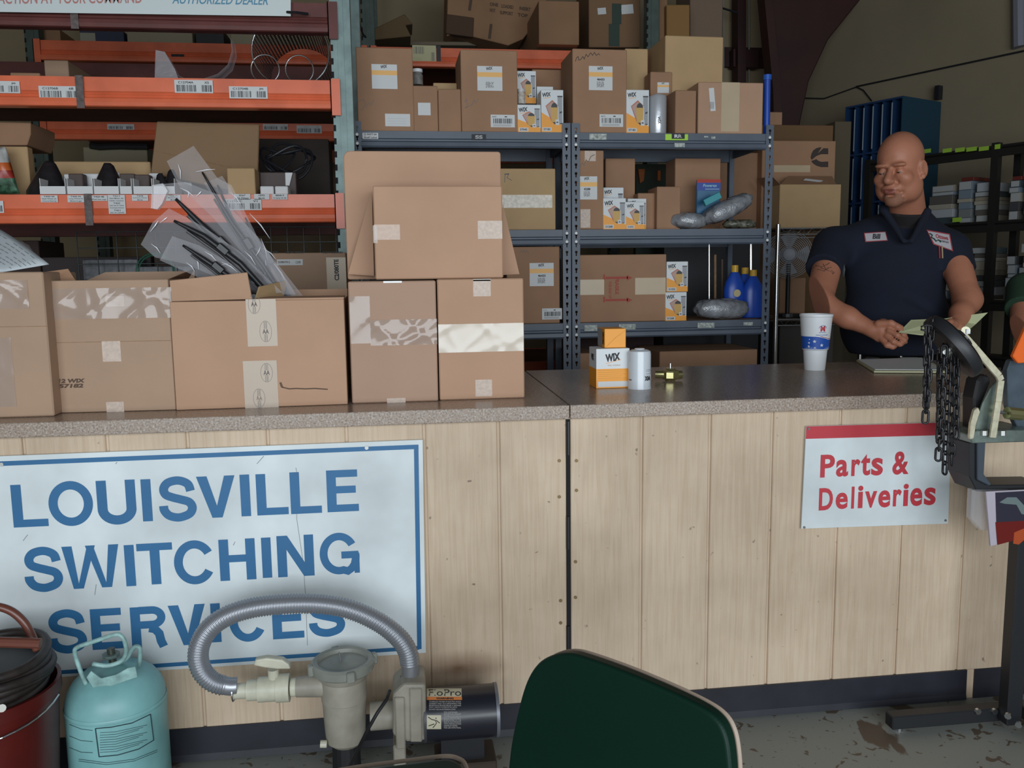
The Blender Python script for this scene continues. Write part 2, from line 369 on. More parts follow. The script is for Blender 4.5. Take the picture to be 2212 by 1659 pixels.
# ================================================================ the service counter
CT = 0.914; YB = 2.19; YF = 2.165
ctr = empty('service_counter', (0.2, 2.4, 0), 'long service counter faced with grooved tan wood siding boards', 'counter')
fb = Face((0, YB, 0))
gro = [-330, -160, 10, 55]   # pixel columns of the grooves, read at y 960 on the left and 1300 on the right
cuts = [fb.hit(x, 955)[0] for x in (-300, -123, 50, 231, 405, 579, 749)] + [fb.hit(918, 1010)[0], fb.hit(1079, 1100)[0], fb.hit(1228, 1100)[0]]
cuts += [fb.hit(x, 1303)[0] for x in (1384, 1528, 1659, 1802, 1940, 2074, 2205, 2335)]
for i, (a, b) in enumerate(zip(cuts, cuts[1:])):
    seam = (i == 8); gapl = 0.006 if i == 9 else 0.0035; gapr = 0.006 if seam else 0.0035
    MB().b2(a + gapl, b - gapr, YB, YB + 0.014, 0.09, CT - 0.0365).build('siding_board', SIDING, ctr, bevel=0.0022)
X0, X1 = cuts[0], cuts[-1]
XS = cuts[9]
MB().b2(X0, X1, YB + 0.006, YB + 0.020, 0.0, CT - 0.038).build('backing_panel', SIDING, ctr)
MB().b2(X0, X1, 2.85, 2.87, 0, CT - 0.038).build('rear_panel', CARDD, ctr)
MB().b2(X1 - 0.02, X1, YB + 0.022, 2.848, 0, CT - 0.038).build('end_panel', SIDING, ctr)
MB().b2(XS - 0.005, XS + 0.005, YB - 0.001, YB + 0.01, 0.09, CT - 0.042).build('door_gap', HOLE, ctr)
for pz in (946, 1150, 1385):
    a, b = fb.hit(1227, pz)
    MB().cyl(fb.P(a, b - 0.045, 0.003), fb.P(a, b + 0.045, 0.003), 0.005, 10).build('hinge', BLACKS, ctr)
scr = MB().cyl((0, 0, 0), (0, -0.002, 0), 0.0045, 8)
smesh = None
for x, y in ((1208, 995), (1208, 1073), (1211, 1297), (1211, 1345), (1245, 995), (1245, 1059), (1243, 1213), (1243, 1290)):
    a, b = fb.hit(x, y); p = fb.P(a, b, 0.001)
    if smesh is None:
        smesh = MB().cyl(p, p + Vector((0, -0.002, 0)), 0.0045, 8).build('screw', mat('brass screw', (0.22, 0.15, 0.07), 0.5, metal=0.6), ctr); sp0 = p
    else:
        o = smesh.copy(); COL.objects.link(o); o.parent = ctr; o.location = p - sp0
xm = fb.hit(1300, 1500)[0]; xe = fb.hit(2087, 1440)[0]
for nm, a, b, y in (('a', X0, xm, YB - 0.004), ('b', xm, xe, YB - 0.006)):
    pr = [(0.0, 0.0), (-0.004, 0.002), (-0.001, 0.02), (0, 0.092), (0.006, 0.092), (0.006, 0.0)]
    MB().prism([Vector((a, y + dy, z + 0.001)) for dy, z in pr][::-1], (b - a, 0, 0)).build('skirting', VINYL, ctr)
MB().b2(xe + 0.03, X1, YB + 0.001, YB + 0.009, 0, 0.09).build('skirting', VINYL, ctr)
YBK = 2.99
for a, b, lab in ((X0, XS - 0.0012, 'left-hand speckled grey laminate worktop under the cartons'), (XS + 0.0012, X1 + 0.02, 'right-hand speckled grey laminate worktop with cup and filters')):
    t = MB().b2(a, b, YF, YBK, CT - 0.036, CT).build('worktop', LAMINATE, label=lab, cat='worktop', bevel=0.0015)

# ---------------------------------------------------------------- stroke letters for the large sign
ZC = [0]
def zstep():
    ZC[0] = (ZC[0] + 1) % 60; return ZC[0] * 0.000004
def stroke(mb, face, pts, t, mi=0, h=0.001, closed=False):
    n = len(pts); L = []; R = []
    for i in range(n):
        a = pts[(i - 1) % n] if closed or i > 0 else pts[i]; b = pts[(i + 1) % n] if closed or i < n - 1 else pts[i]
        p = pts[i]
        d1 = Vector((p[0] - a[0], p[1] - a[1])); d2 = Vector((b[0] - p[0], b[1] - p[1]))
        d1 = d1.normalized() if d1.length > 1e-9 else d2.normalized(); d2 = d2.normalized() if d2.length > 1e-9 else d1
        t_ = (d1 + d2).normalized(); nn = Vector((-t_.y, t_.x)); k = t / 2 / max(0.4, nn.dot(Vector((-d1.y, d1.x))))
        L.append((p[0] + nn.x * k, p[1] + nn.y * k)); R.append((p[0] - nn.x * k, p[1] - nn.y * k))
    for i in range(n if closed else n - 1):
        j = (i + 1) % n; put_poly(mb, face, [R[i], R[j], L[j], L[i]], mi, h + zstep())
def crom(P, m=8):
    out = []
    for i in range(len(P) - 1):
        p0 = P[max(i - 1, 0)]; p1 = P[i]; p2 = P[i + 1]; p3 = P[min(i + 2, len(P) - 1)]
        for k in range(m):
            u = k / m; out.append(tuple(0.5 * (2 * p1[q] + (-p0[q] + p2[q]) * u + (2 * p0[q] - 5 * p1[q] + 4 * p2[q] - p3[q]) * u * u + (-p0[q] + 3 * p1[q] - 3 * p2[q] + p3[q]) * u ** 3) for q in range(2)))
    return out + [tuple(P[-1])]
def arc(cx, cy, rx, ry, a0, a1, n=20): return [(cx + rx * math.cos(math.radians(a0 + (a1 - a0) * i / n)), cy + ry * math.sin(math.radians(a0 + (a1 - a0) * i / n))) for i in range(n + 1)]
def letter(mb, face, ch, x, y, W, H, t, mi=0):
    """one upright sans letter in the box x..x+W, y..y+H; stems t wide, bars and bowls a little thinner"""
    h = t / 2; ov = 0.012 * H; tb = t * .80; hb = tb / 2; tc = t * .90; hc = tc / 2
    def S(pts, closed=False, w=t): stroke(mb, face, [(x + a, y + b) for a, b in pts], w, mi, closed=closed)
    def Pg(pts): put_poly(mb, face, [(x + a, y + b) for a, b in pts], mi, 0.001 + zstep())
    if ch == 'L': S([(h, H), (h, 0)]); S([(t * .8, hb), (W, hb)], w=tb)
    elif ch == 'I': S([(W / 2, 0), (W / 2, H)])
    elif ch == 'E':
        S([(h, 0), (h, H)])
        for v, e in ((hb, 1), (H - hb, .98), (H * .53, .92)): S([(t * .9, v), (W * e, v)], w=tb)
    elif ch == 'T': S([(0, H - hb), (W, H - hb)], w=tb); S([(W / 2, 0), (W / 2, H - tb * .9)])
    elif ch == 'H': S([(h, 0), (h, H)]); S([(W - h, 0), (W - h, H)]); S([(t * .9, H * .53), (W - t * .9, H * .53)], w=tb)
    elif ch == 'N': S([(h, 0), (h, H)]); S([(W - h, 0), (W - h, H)]); Pg([(W - 1.12 * t, 0), (W - .1 * t, 0), (1.12 * t, H), (0.1 * t, H)])
    elif ch == 'V': Pg([(W / 2 - t * .52, 0), (W / 2 + .02 * t, 0), (W / 2 + .02 * t, t * 1.25), (t * 1.08, H), (0, H)]); Pg([(W / 2, 0), (W / 2 + t * .52, 0), (W, H), (W - t * 1.08, H), (W / 2, t * 1.25)])
    elif ch == 'W':
        q = W / 4; k = t * .50
        Pg([(q - k, 0), (q + k * .2, 0), (t * 1.02, H), (0, H)]); Pg([(q - k * .2, 0), (q + k, 0), (2 * q + k, H), (2 * q - k * .6, H)])
        Pg([(3 * q - k, 0), (3 * q + k * .2, 0), (2 * q + k * .6, H), (2 * q - k, H)]); Pg([(3 * q - k * .2, 0), (3 * q + k, 0), (W, H), (W - t * 1.02, H)])
    elif ch == 'U': S([(h, H), (h, H * .5)] + arc(W / 2, H * .335, W / 2 - h, H * .335 + ov - hb, 180, 360, 24) + [(W - h, H * .5), (W - h, H)])
    elif ch == 'O': S(arc(W / 2, H / 2, W / 2 - hc, H / 2 + ov - hb, 0, 360, 44)[:-1], True, tc)
    elif ch == 'C': S(arc(W / 2, H / 2, W / 2 - hc, H / 2 + ov - hb, 30, 330, 40), w=tc)
    elif ch == 'G':
        S(arc(W * .49, H / 2, W * .49 - hc, H / 2 + ov - hb, 30, 285, 36) + [(W * .70, H * .055), (W * .80, H * .12), (W * .875, H * .22), (W * .905, H * .34), (W * .91, H * .46)], w=tc * .93)
        S([(W * .55, H * .46), (W - .002, H * .46)], w=tb); S([(W - hb * .7, H * .50), (W - hb * .7, 0)], w=tb * .7)
    elif ch == 'R':
        S([(h, 0), (h, H)]); r = H * .265 - hb
        S([(t * .9, H - hb), (W * .60, H - hb)] + arc(W * .60, H * .735, W * .38 - hc, r, 90, -90, 16)[1:] + [(t * .9, H * .735 - r)], w=tb * 1.05)
        S([(W * .50, H * .47), (W * .66, H * .44), (W * .77, H * .33), (W * .81, H * .14), (W * .88, 0)], w=tc)
    elif ch == 'S':
        a = lambda u, v: (hc + u * (W - tc), hb - ov + v * (H - tb + 2 * ov))
        S(crom([a(.97, .705), a(.90, .88), a(.70, .975), a(.46, 1.0), a(.18, .94), a(.04, .79), a(.10, .63), a(.34, .545), a(.62, .48), a(.90, .40), a(1.0, .25), a(.90, .09), a(.62, .005), a(.40, 0), a(.16, .065), a(.02, .20), a(0, .325)], 5), w=tc)

BLUEP = mat('sign blue', (0.022, 0.135, 0.30), 0.5, noise=0.08, scale=6)
SIGNW = mat('sign white', (0.73, 0.79, 0.80), 0.42, noise=0.07, scale=3.5, dirt=(0.52, 0.56, 0.57))
fs = Face((0, YB - 0.010, 0))
sign = None
def P2(px, py): return fs.hit(px, py)
tl = P2(-75, 988.5); tr = P2(913, 950); br = P2(920, 1410); bl = P2(-75, 1476)
mb = MB(); mb.prism([fs.P(*bl), fs.P(*br), fs.P(*tr), fs.P(*tl)][::-1], (0, 0.008, 0))
sign = mb.build('sign_board', SIGNW, label='large white sign with blue capitals and blue border', cat='sign')
mb = MB()
def band(p, q, w):
    stroke(mb, fs, [P2(*p), P2(*q)], w, 0, 0.0008)
band((-60, 1004), (904, 965), 0.0115); band((899, 965), (906, 1402), 0.0115); band((-60, 1465), (906, 1399), 0.0105)
for ch, xa, xb, yt, yb_ in (
    ('L', 26, 102, 1046, 1138), ('O', 105, 201, 1041, 1134), ('U', 210, 294, 1037, 1130), ('I', 305, 329, 1035, 1126), ('S', 343, 424, 1031, 1124), ('V', 426, 509, 1028, 1118),
    ('I', 519, 541, 1025, 1115), ('L', 554, 622, 1023, 1112), ('L', 627, 694, 1019, 1109), ('E', 706, 774, 1015, 1105),
    ('S', 52, 135, 1183, 1276), ('W', 136, 259, 1178, 1270), ('I', 269, 293, 1177, 1266), ('T', 297, 374, 1173, 1262), ('C', 376, 465, 1169, 1260), ('H', 474, 552, 1164, 1253),
    ('I', 565, 587, 1161, 1248), ('N', 599, 678, 1156, 1245), ('G', 690, 776, 1152, 1239),
    ('S', 104, 187, 1318, 1409), ('E', 197, 265, 1314, 1402), ('R', 283, 361, 1310, 1398), ('V', 365, 445, 1306, 1393), ('I', 456, 477, 1303, 1387), ('C', 495, 575, 1298, 1384), ('E', 588, 656, 1295, 1379), ('S', 667, 745, 1291, 1373)):
    xm_ = (xa + xb) / 2; ym = (yt + yb_) / 2
    ua = P2(xa, ym)[0]; ub = P2(xb, ym)[0]; vt = P2(xm_, yt)[1]; vb = P2(xm_, yb_)[1]
    letter(mb, fs, ch, ua, vb, ub - ua, vt - vb, 0.0235)
mb.build('blue_lettering', BLUEP, sign)
mb = MB()
scribble(mb, fs, [P2(639, 1010), P2(642, 1025), P2(641, 1120), P2(655, 1215), P2(661, 1300), P2(664, 1394)], 0.0012)
for a, b in (((250, 1002), (253, 998)), ((50, 1168), (60, 1155)), ((508, 1170), (504, 1178)), ((555, 1002), (570, 985)), ((205, 1285), (208, 1262))): scribble(mb, fs, [P2(*a), P2(*b)], 0.0015)
mb.build('scratch', mat('scratch grey', (0.25, 0.27, 0.28), 0.6), sign)
for x, y in ((792, 967), (4, 1003)):
    a, b = P2(x, y); MB().cyl(fs.P(a, b, 0.0008), fs.P(a, b, 0.003), 0.005, 10).build('screw', STEEL, sign)

# red and white sign
REDP = mat('sign red', (0.50, 0.035, 0.05), 0.5)
c = [P2(1731, 1142), P2(2048, 1131), P2(2056, 912), P2(1742, 921)]
s2 = MB().prism([fs.P(*p) for p in c][::-1], (0, 0.006, 0)).build('small_sign_board', SIGNW, label='white sign with red lettering and red band on top', cat='sign')
mb = MB(); put_poly(mb, fs, [P2(1740.5, 948), P2(2054.6, 939.5), P2(2055.9, 912.2), P2(1742, 921.2)], 0, 0.0006)
def quad(a, b, c_, d): return [P2(*a), P2(*b), P2(*c_), P2(*d)]
def bold_letter(ch, xa, xb, yt, yb_, bold=0.028):
    xm_ = (xa + xb) / 2; ym = (yt + yb_) / 2
    put_text(mb, fs, ch, (P2(xa, ym)[0], P2(xm_, yb_)[1], P2(xb, ym)[0], P2(xm_, yt)[1]), bold, 0, 0, 0.001)
for q in (('P', 1772, 1803, 982, 1031), ('a', 1806, 1832, 993, 1029.5), ('r', 1839, 1858, 992, 1028), ('t', 1860, 1880, 981, 1027), ('s', 1882, 1907, 989, 1027), ('&', 1928, 1963, 975, 1025),
          ('D', 1769, 1799, 1054, 1102), ('e', 1805, 1831, 1064, 1099.5), ('l', 1839, 1845, 1051, 1098.5), ('i', 1853, 1864, 1049, 1097.5), ('v', 1868, 1894, 1061, 1096.5), ('e', 1897, 1923, 1059, 1096),
          ('r', 1929, 1947, 1057, 1093.5), ('i', 1951, 1962, 1045, 1093), ('e', 1966, 1992, 1054, 1093), ('s', 1996, 2021, 1053, 1091)):
    bold_letter(*q)
mb.build('red_lettering', REDP, s2)
for x, y in ((1747, 926), (1737, 1139), (2042, 1124)):
    a, b = P2(x, y); MB().cyl(fs.P(a, b, 0.0005), fs.P(a, b, 0.002), 0.0035, 10).build('nail', INKG, s2)

# ================================================================ pallet racking (orange beams) on the left
BPROF = [(0, 0), (-.001, -.052), (-.005, -.057), (-.001, -.062), (-.005, -.067), (-.001, -.073), (-.008, -.080), (-.010, -.094), (-.006, -.107), (0.002, -.110), (.045, -.110), (.045, 0)]
def upright(root, x, y, z1, w=0.078, d=0.07, m_=None):
    mb = MB().b2(x - w / 2, x + w / 2, y, y + 0.003, 0, z1).b2(x - w / 2, x - w / 2 + 0.003, y, y + d, 0, z1).b2(x + w / 2 - 0.003, x + w / 2, y, y + d, 0, z1)
    mb.b2(x - 0.012, x + 0.012, y - 0.004, y, 0, z1).b2(x - 0.06, x + 0.06, y - 0.02, y + 0.09, 0, 0.006)
    mb.build('upright', m_ or GALV, root)
    m = MB(); z = 0.3
    while z < z1 - 0.05:
        m.b2(x - w / 2 - 0.0006, x - w / 2 + 0.009, y - 0.0008, y + 0.01, z, z + 0.024); z += 0.0508
    m.build('teardrop_slots', HOLE, root, kind='stuff')
def beam(root, xa, xb, y, zt, conn=(True, True), zs=1.0, back=False, m=None):
    sgn = -1 if back else 1
    pr = [Vector((xa, y + sgn * a, zt + b * zs)) for a, b in BPROF]
    b = MB().prism(pr if sgn < 0 else pr[::-1], (xb - xa, 0, 0)).build('beam', m or BEAM, root)
    for on, x in zip(conn, (xa - 0.018, xb + 0.018)):
        if on:
            cn = MB().b2(x - 0.019, x + 0.019, y - 0.012 * sgn, y - 0.008 * sgn, zt - 0.135, zt + 0.004).b2(x - 0.019, x - 0.015, y - 0.012 * sgn, y + 0.04 * sgn, zt - 0.135, zt + 0.004)
            cn.build('end_connector', m or BEAM, b)
    return b
DECK = mat('deck board', (0.16, 0.07, 0.045), 0.8, noise=0.2, scale=4)
YA = 3.55; YA2 = 4.55
xp = (at(713, 0, YA).x + at(752, 0, YA).x) / 2
rackA = empty('pallet_rack', (xp - 1.2, YA + 0.4, 0), 'near pallet rack with orange beams and green-grey uprights at left', 'rack')
XL = xp - 2.0
for x in (xp, XL):
    for y in (YA, YA2): upright(rackA, x, y, 3.1)
    MB().tube([(x, YA + .06, 1.0), (x, YA2, 1.6)], 0.014, 6).tube([(x, YA + .06, 2.3), (x, YA2, 1.7)], 0.014, 6).tube([(x, YA + .06, 2.95), (x, YA2, 2.95)], 0.014, 6).build('brace', GALV, rackA)
zA = [at(700, 8, YA).z, at(700, 174, YA).z, at(700, 420, YA).z, 0.45]
beamsA = []
for i, z in enumerate(zA):
    beamsA.append(beam(rackA, XL + 0.045, xp - 0.045, YA - 0.005, z, m=BEAM_SHADE if i == 0 else None))
    if i != 1: beam(rackA, XL + 0.045, xp - 0.045, YA2 + 0.075, z, (False, False), back=True, m=BEAM_SHADE)
    if i: MB().b2(XL + 0.05, xp - 0.05, YA + 0.03, 4.40 if i == 1 else YA2 + 0.05, z - 0.022, z - 0.004).build('deck_board', DECK, rackA)
    xs_ = at(176, 200, YA).x
    MB().b2(xs_ - 0.014, xs_ + 0.014, YA - 0.018, YA - 0.016, z - 0.118, z + 0.002).build('cross_support', mat('weathered strap', (0.12, 0.09, 0.085), 0.6, noise=0.4, scale=60), rackA)
YR = 5.35; YR2 = 6.3
rackB = empty('pallet_rack', (at(450, 200, YR).x, YR + 0.4, 0), 'rear pallet rack with orange beams seen through the near one', 'rack')
xb_ = [at(x, 100, YR).x for x in (70, 796, 1410)]
for x in xb_:
    for y in (YR, YR2): upright(rackB, x, y, 3.6, m_=GALV_SHADE)
zB = [at(450, 94, YR).z, at(450, 262, YR).z]
for xa, xc in ((xb_[0], xb_[1]), (xb_[1], xb_[2])):
    for z in zB + [0.7]:
        beam(rackB, xa + 0.045, xc - 0.045, YR - 0.005, z); beam(rackB, xa + 0.045, xc - 0.045, YR2 + 0.075, z, (False, False), back=True)
        MB().b2(xa + 0.05, xc - 0.05, YR + 0.03, YR2 + 0.05, z - 0.022, z - 0.004).build('deck_board', DECK, rackB)
# labels on the beams
fa = Face((0, YA - 0.0115, 0)); 
def bar_label(px0, py0, px1, py1, t1, t2, face, parent, lab=None, seed=0):
    rc = face.rect(px0, py0, px1, py1); mb = MB(); plate(mb, face, rc)
    l = mb.build('barcode_label', PAPER, parent)
    mb = MB()
    put_text(mb, face, t1, sub_rc(rc, .10, .72, .50, .90), 0.02); put_text(mb, face, t2, sub_rc(rc, .78, .72, .90, .90), 0.02)
    barcode(mb, face, sub_rc(rc, .05, .1, .58, .62), n=22, seed=seed); barcode(mb, face, sub_rc(rc, .70, .1, .97, .62), n=10, seed=seed + 1)
    mb.build('barcode_print', INK, l)
bar_label(-40, 175, 43, 201, 'C12706A', 'J6', fa, rackA, seed=3)
bar_label(84, 186, 168, 213, 'C12706B', '6B', fa, rackA, seed=5)
bar_label(377, 173, 460, 201, 'C12704A', 'X5', fa, rackA, seed=7)
bar_label(495, 187, 578, 213, 'C12704B', 'J6', fa, rackA, seed=9)
bar_label(482, 430, 565, 454, 'C12704C', 'V1', fa, rackA, seed=11)
bar_label(-75, 434, 8, 460, 'C12706C', 'J7', fa, rackA, seed=21)
def text_label(px0, py0, px1, py1, lines, face, parent, m=PAPER, ink=INK, bold=0.02, margin=.08, name='text_label', rot=0):
    rc = face.rect(px0, py0, px1, py1); mb = MB(); plate(mb, face, rc, rot=rot); l = mb.build(name, m, parent)
    n = len(lines); mb = MB()
    for i, s_ in enumerate(lines):
        if not s_: continue
        w = min(1 - 2 * margin, len(s_) * 0.075 + 0.1) if len(lines) > 1 else 1 - 2 * margin
        put_text(mb, face, s_, sub_rc(rc, .5 - w / 2, 1 - (i + .82) / n, .5 + w / 2, 1 - (i + .2) / n), bold, rot=rot)
    mb.build('lettering', ink, l); return l
for q in ((88, 422, 125, 437, ['T420-44', 'Steel Wheel oil,', 'Chemical Bearings']), (146, 422, 182, 437, ['T420-35', 'Long Wheel &', 'Bearings']), (195, 422, 232, 434, ['T420-48', 'Wheel Lines, Large']),
          (234, 421, 271, 462, ['T211', 'Valve Motor, Air', 'Cylinder, Compressor', 'T420', 'Leads, Seal, Air Cylinder', 'Compressor', 'T421', 'Seal, Air Cylinder']), (285, 421, 320, 434, ['T438', 'In-Frame Clamp', 'Kit']),
          (358, 421, 390, 434, ['T420-41', 'Bearings', 'Kit']), (506, 419, 541, 431, ['8567', 'Oil Filter']), (549, 419, 582, 431, ['1895', 'Bolt']), (588, 419, 621, 431, ['8868-9', 'For Spring 100, 200'])):
    text_label(*q, fa, rackA)
text_label(370, 117, 398, 126, ['NN'], Face((0, YR - 0.0115, 0)), rackB, INK, PAPER, 0.04)
fB = Face((0, YR - 0.0115, 0))
for q in ((232, 268, 290, 280), (568, 268, 622, 281), (641, 271, 695, 288)): bar_label(*q, 'C12804', 'B', fB, rackB, seed=int(q[0]))
rc = fB.rect(891, 98, 942, 135); mb = MB(); plate(mb, fB, rc, mi=0); l = mb.build('yellow_label', mat('label yellow', (0.55, 0.52, 0.30), 0.6), rackB)
mb = MB(); barcode(mb, fB, sub_rc(rc, .05, .5, .5, .92), n=12, seed=4); barcode(mb, fB, sub_rc(rc, .78, .1, .95, .6), n=6, seed=6); put_text(mb, fB, 'C12800A', sub_rc(rc, .05, .12, .4, .26)); mb.build('barcode_print', INKG, l)
fr = MB(); rc = fB.rect(943, 99, 952, 134); plate(fr, fB, rc); fr.build('dark_strap', BLACKS, rackB)

# banner hanging on the near rack's top beam
fbn = Face((0, YA - 0.035, 0))
pts = [fbn.P(*fbn.hit(x, y)) for x, y in ((-260, -150), (628, -150), (628, 35), (-260, 22))]
ban = MB().prism(pts, (0, 0.002, 0)).build('banner', mat('banner white', (0.66, 0.72, 0.72), 0.5), label='white banner with red and blue print hung across the top', cat='banner')
mb = MB(); put_text(mb, fbn, 'TRACTION AT YOUR COMMAND', None, 0.012, 0, quad=[fbn.hit(-32, 9), fbn.hit(307, 7), fbn.hit(307, -18), fbn.hit(-32, -16)])
mb.build('red_lettering', mat('banner red', (0.52, 0.22, 0.20), 0.6), ban)
mb = MB(); put_text(mb, fbn, 'AUTHORIZED DEALER', None, 0.012, 0.25, quad=[fbn.hit(372, 8), fbn.hit(579, 11), fbn.hit(579, -9), fbn.hit(372, -12)])
mb.build('blue_lettering', mat('banner blue', (0.10, 0.28, 0.42), 0.6), ban)
MB().tube([at(620, 26, YA - 0.037), at(640, 27, YA - 0.06), at(665, 30, YA - 0.03)], 0.005, 8).build('bungee_tie', BLACKS, ban)

# ================================================================ grey boltless shelving
YG = 3.8; DG = 0.46
def g_at(px, py): return at(px, py, YG)
zG = [g_at(1245, 286).z, g_at(1245, 496).z, g_at(1245, 698).z, 0.55, 0.12]
def keyhole_post(root, x0, x1, y, zt, zhole, ret, depth=0.035):
    """angle post whose front flange has a real column of keyhole slots"""
    mb = MB(); w = x1 - x0; a, b = x0 + w * .36, x0 + w * .66; t = 0.002
    mb.b2(x0, a, y - t, y, 0, zt); mb.b2(b, x1, y - t, y, 0, zt)
    z = zt - 0.02; prev = zt
    while z > 0.7:
        mb.b2(a, b, y - t, y, z, prev); mb.b2(a, a + (b - a) * .25, y - t, y, z - 0.022, z - 0.010); mb.b2(b - (b - a) * .25, b, y - t, y, z - 0.022, z - 0.010)
        prev = z - 0.022; z -= 0.0381
    mb.b2(a, b, y - t, y, 0, prev)
    xr = x0 if ret < 0 else x1
    mb.b2(xr - t / 2, xr + t / 2, y, y + depth, 0, zt)
    return mb.build('post', GREYR, root)
def shelf_unit(xa, xb, lab):
    r = empty('steel_shelving', ((xa + xb) / 2, YG + DG / 2, 0), lab, 'shelving', 'grey boltless shelving units')
    zt = g_at(1232, 266).z; pw_ = 0.036
    keyhole_post(r, xa, xa + pw_, YG, zt, 0, -1); keyhole_post(r, xb - pw_, xb, YG, zt, 0, 1)
    for x in (xa, xb - pw_): MB().b2(x, x + pw_, YG + DG, YG + DG + 0.002, 0, zt).b2(x, x + .002, YG + DG - .03, YG + DG, 0, zt).build('post', GREYR, r)
    rv = None
    for i, z in enumerate(zG):
        for y, sg in ((YG + 0.001, -1), (YG + DG - 0.001, 1)):
            pr = [(0.0, 0), (0.0, -0.030), (0.006, -0.034), (0.006, -0.040), (-0.004, -0.046), (-0.006, -0.062), (0, -0.069), (0.02, -0.069), (0.02, 0)]
            P_ = [Vector((xa + pw_ * .9, y - sg * a * (1 if sg < 0 else 1), z + b)) for a, b in pr]
            MB().prism(P_[::-1] if sg < 0 else P_, (xb - xa - pw_ * 1.8, 0, 0)).build('beam', GREYR, r)
        for x in (xa, xb - 0.014): MB().b2(x + .002, x + 0.012, YG + .01, YG + DG - .01, z - 0.05, z - 0.002).build('side_rail', GREYR, r)
        MB().b2(xa + .01, xb - .01, YG + 0.012, YG + DG - 0.012, z - 0.012, z - 0.001).build('shelf_board', mat('particle board', (0.38, 0.22, 0.13), 0.8, noise=0.15, scale=40), r)
        for x in (xa + pw_ * .5, xb - pw_ * .5):
            for dz in (-0.016, -0.053):
                p = Vector((x, YG - 0.002, z + dz))
                if rv is None: rv = MB().cyl(p, p + Vector((0, -0.002, 0)), 0.0062, 10).build('rivet', mat('rivet', (0.75, 0.76, 0.74), 0.4), r); p0 = p
                else:
                    o = rv.copy(); COL.objects.link(o); o.parent = r; o.location = p - p0
    return r
xa1, xb1 = g_at(762, 290).x, g_at(1232, 290).x
SS = shelf_unit(xa1, xb1, 'left slate-grey steel shelving unit marked SS')
xa2, xb2 = g_at(1235, 290).x, g_at(1671, 290).x
RR = shelf_unit(xa2, xb2, 'right slate-grey steel shelving unit marked RR')
fg = Face((0, YG - 0.0008, 0))
text_label(1019, 290, 1050, 302, ['SS'], fg, SS, INK, WHITE, 0.03, .24)
text_label(783, 287, 817, 300, ['CL PARTS BA', 'Shelf Label'], fg, SS)
l = MB(); plate(l, fg, fg.rect(1437, 290, 1486, 303)); gl = l.build('green_tag', mat('lime tag', (0.42, 0.75, 0.06), 0.5), RR)
fg2 = Face((0, YG - 0.0017, 0)); text_label(1451, 288, 1479, 300, ['RR'], fg2, RR, INK, WHITE, 0.05, .2)
for q, p_ in (((1273, 289, 1310, 302), RR), ((1521, 294, 1530, 297), RR), ((1536, 295, 1545, 300), RR)):
    l = MB(); plate(l, fg, fg.rect(*q)); l.build('worn_label', mat('worn label', (0.42, 0.45, 0.42), 0.7, noise=0.5, scale=90), p_)
fg3 = Face((0, YG - 0.0068, 0))
for q in ((1457, 309, 1479, 318),): l = MB(); plate(l, fg3, fg3.rect(*q)); l.build('worn_label', MATS['worn label'], RR)
for q in ((1262, 702, 1290, 715), (1337, 700, 1373, 712), (1507, 697, 1543, 708), (1606, 696, 1626, 703)):
    l = MB(); plate(l, fg, fg.rect(*q)); l.build('worn_label', MATS['worn label'], RR)

# ================================================================ cartons and filter boxes
def bx(q, Y, dep, m, label, name='carton', cat='box', rot=0.0, zb=None, group=None, bevel=0.003, parent=None):
    """a carton from the photograph's rectangle of its front face, standing at depth Y, turned rot about its front left corner"""
    pl, pr, pt, pb = q
    if Y is None: o = atz(pl, pb, zb)
    else: o = at(pl, pb, Y)
    if zb is not None: o = Vector((o.x, o.y, zb))
    f = Face(o, (math.cos(rot), math.sin(rot), 0))
    my = (pt + pb) / 2; ul = f.hit(pl, my)[0]; ur = f.hit(pr, my)[0]; vt = f.hit((pl + pr) / 2, pt)[1]
    f.o = f.P(ul, 0); w = ur - ul; back = -f.n * dep
    mb = MB().prism([f.P(0, 0), f.P(0, vt), f.P(w, vt), f.P(w, 0)], back)
    ob = mb.build(name, m, label=label, cat=cat, group=group, bevel=bevel)
    if name == 'carton':
        c1 = [f.P(0.004, vt + 0.0006) + back * .494, f.P(w - 0.004, vt + 0.0006) + back * .494, f.P(w - 0.004, vt + 0.0006) + back * .506, f.P(0.004, vt + 0.0006) + back * .506]
        MB().add(c1, [(0, 1, 2, 3)]).build('top_seam', CARDE, ob)
    return ob, f, w, vt
def wix_label(ob, f, q, num='', bars=True):
    rc = f.rect(*q); mb = MB(); plate(mb, f, rc); l = mb.build('shipping_label', PAPER, ob)
    mb = MB(); put_quad(mb, f, sub_rc(rc, 0, .56, 1, .75), 0, 0.0011)
    put_text(mb, f, 'WIX', sub_rc(rc, .36, .84, .62, .97), 0.03, 0.2, 1, 0.0013, rot=0.15)
    if num: put_text(mb, f, num, sub_rc(rc, .34, .40, .66, .50), 0.04, 0, 1, 0.0013)
    if bars:
        for i in range(7): barcode(mb, f, sub_rc(rc, .34, .12 + i * .035, .66, .15 + i * .035), 2, 0.0012, 7, seed=i * 3 + len(num))
    mb.build('label_print', [ORANGEL, INK, INKG], l)
    return l
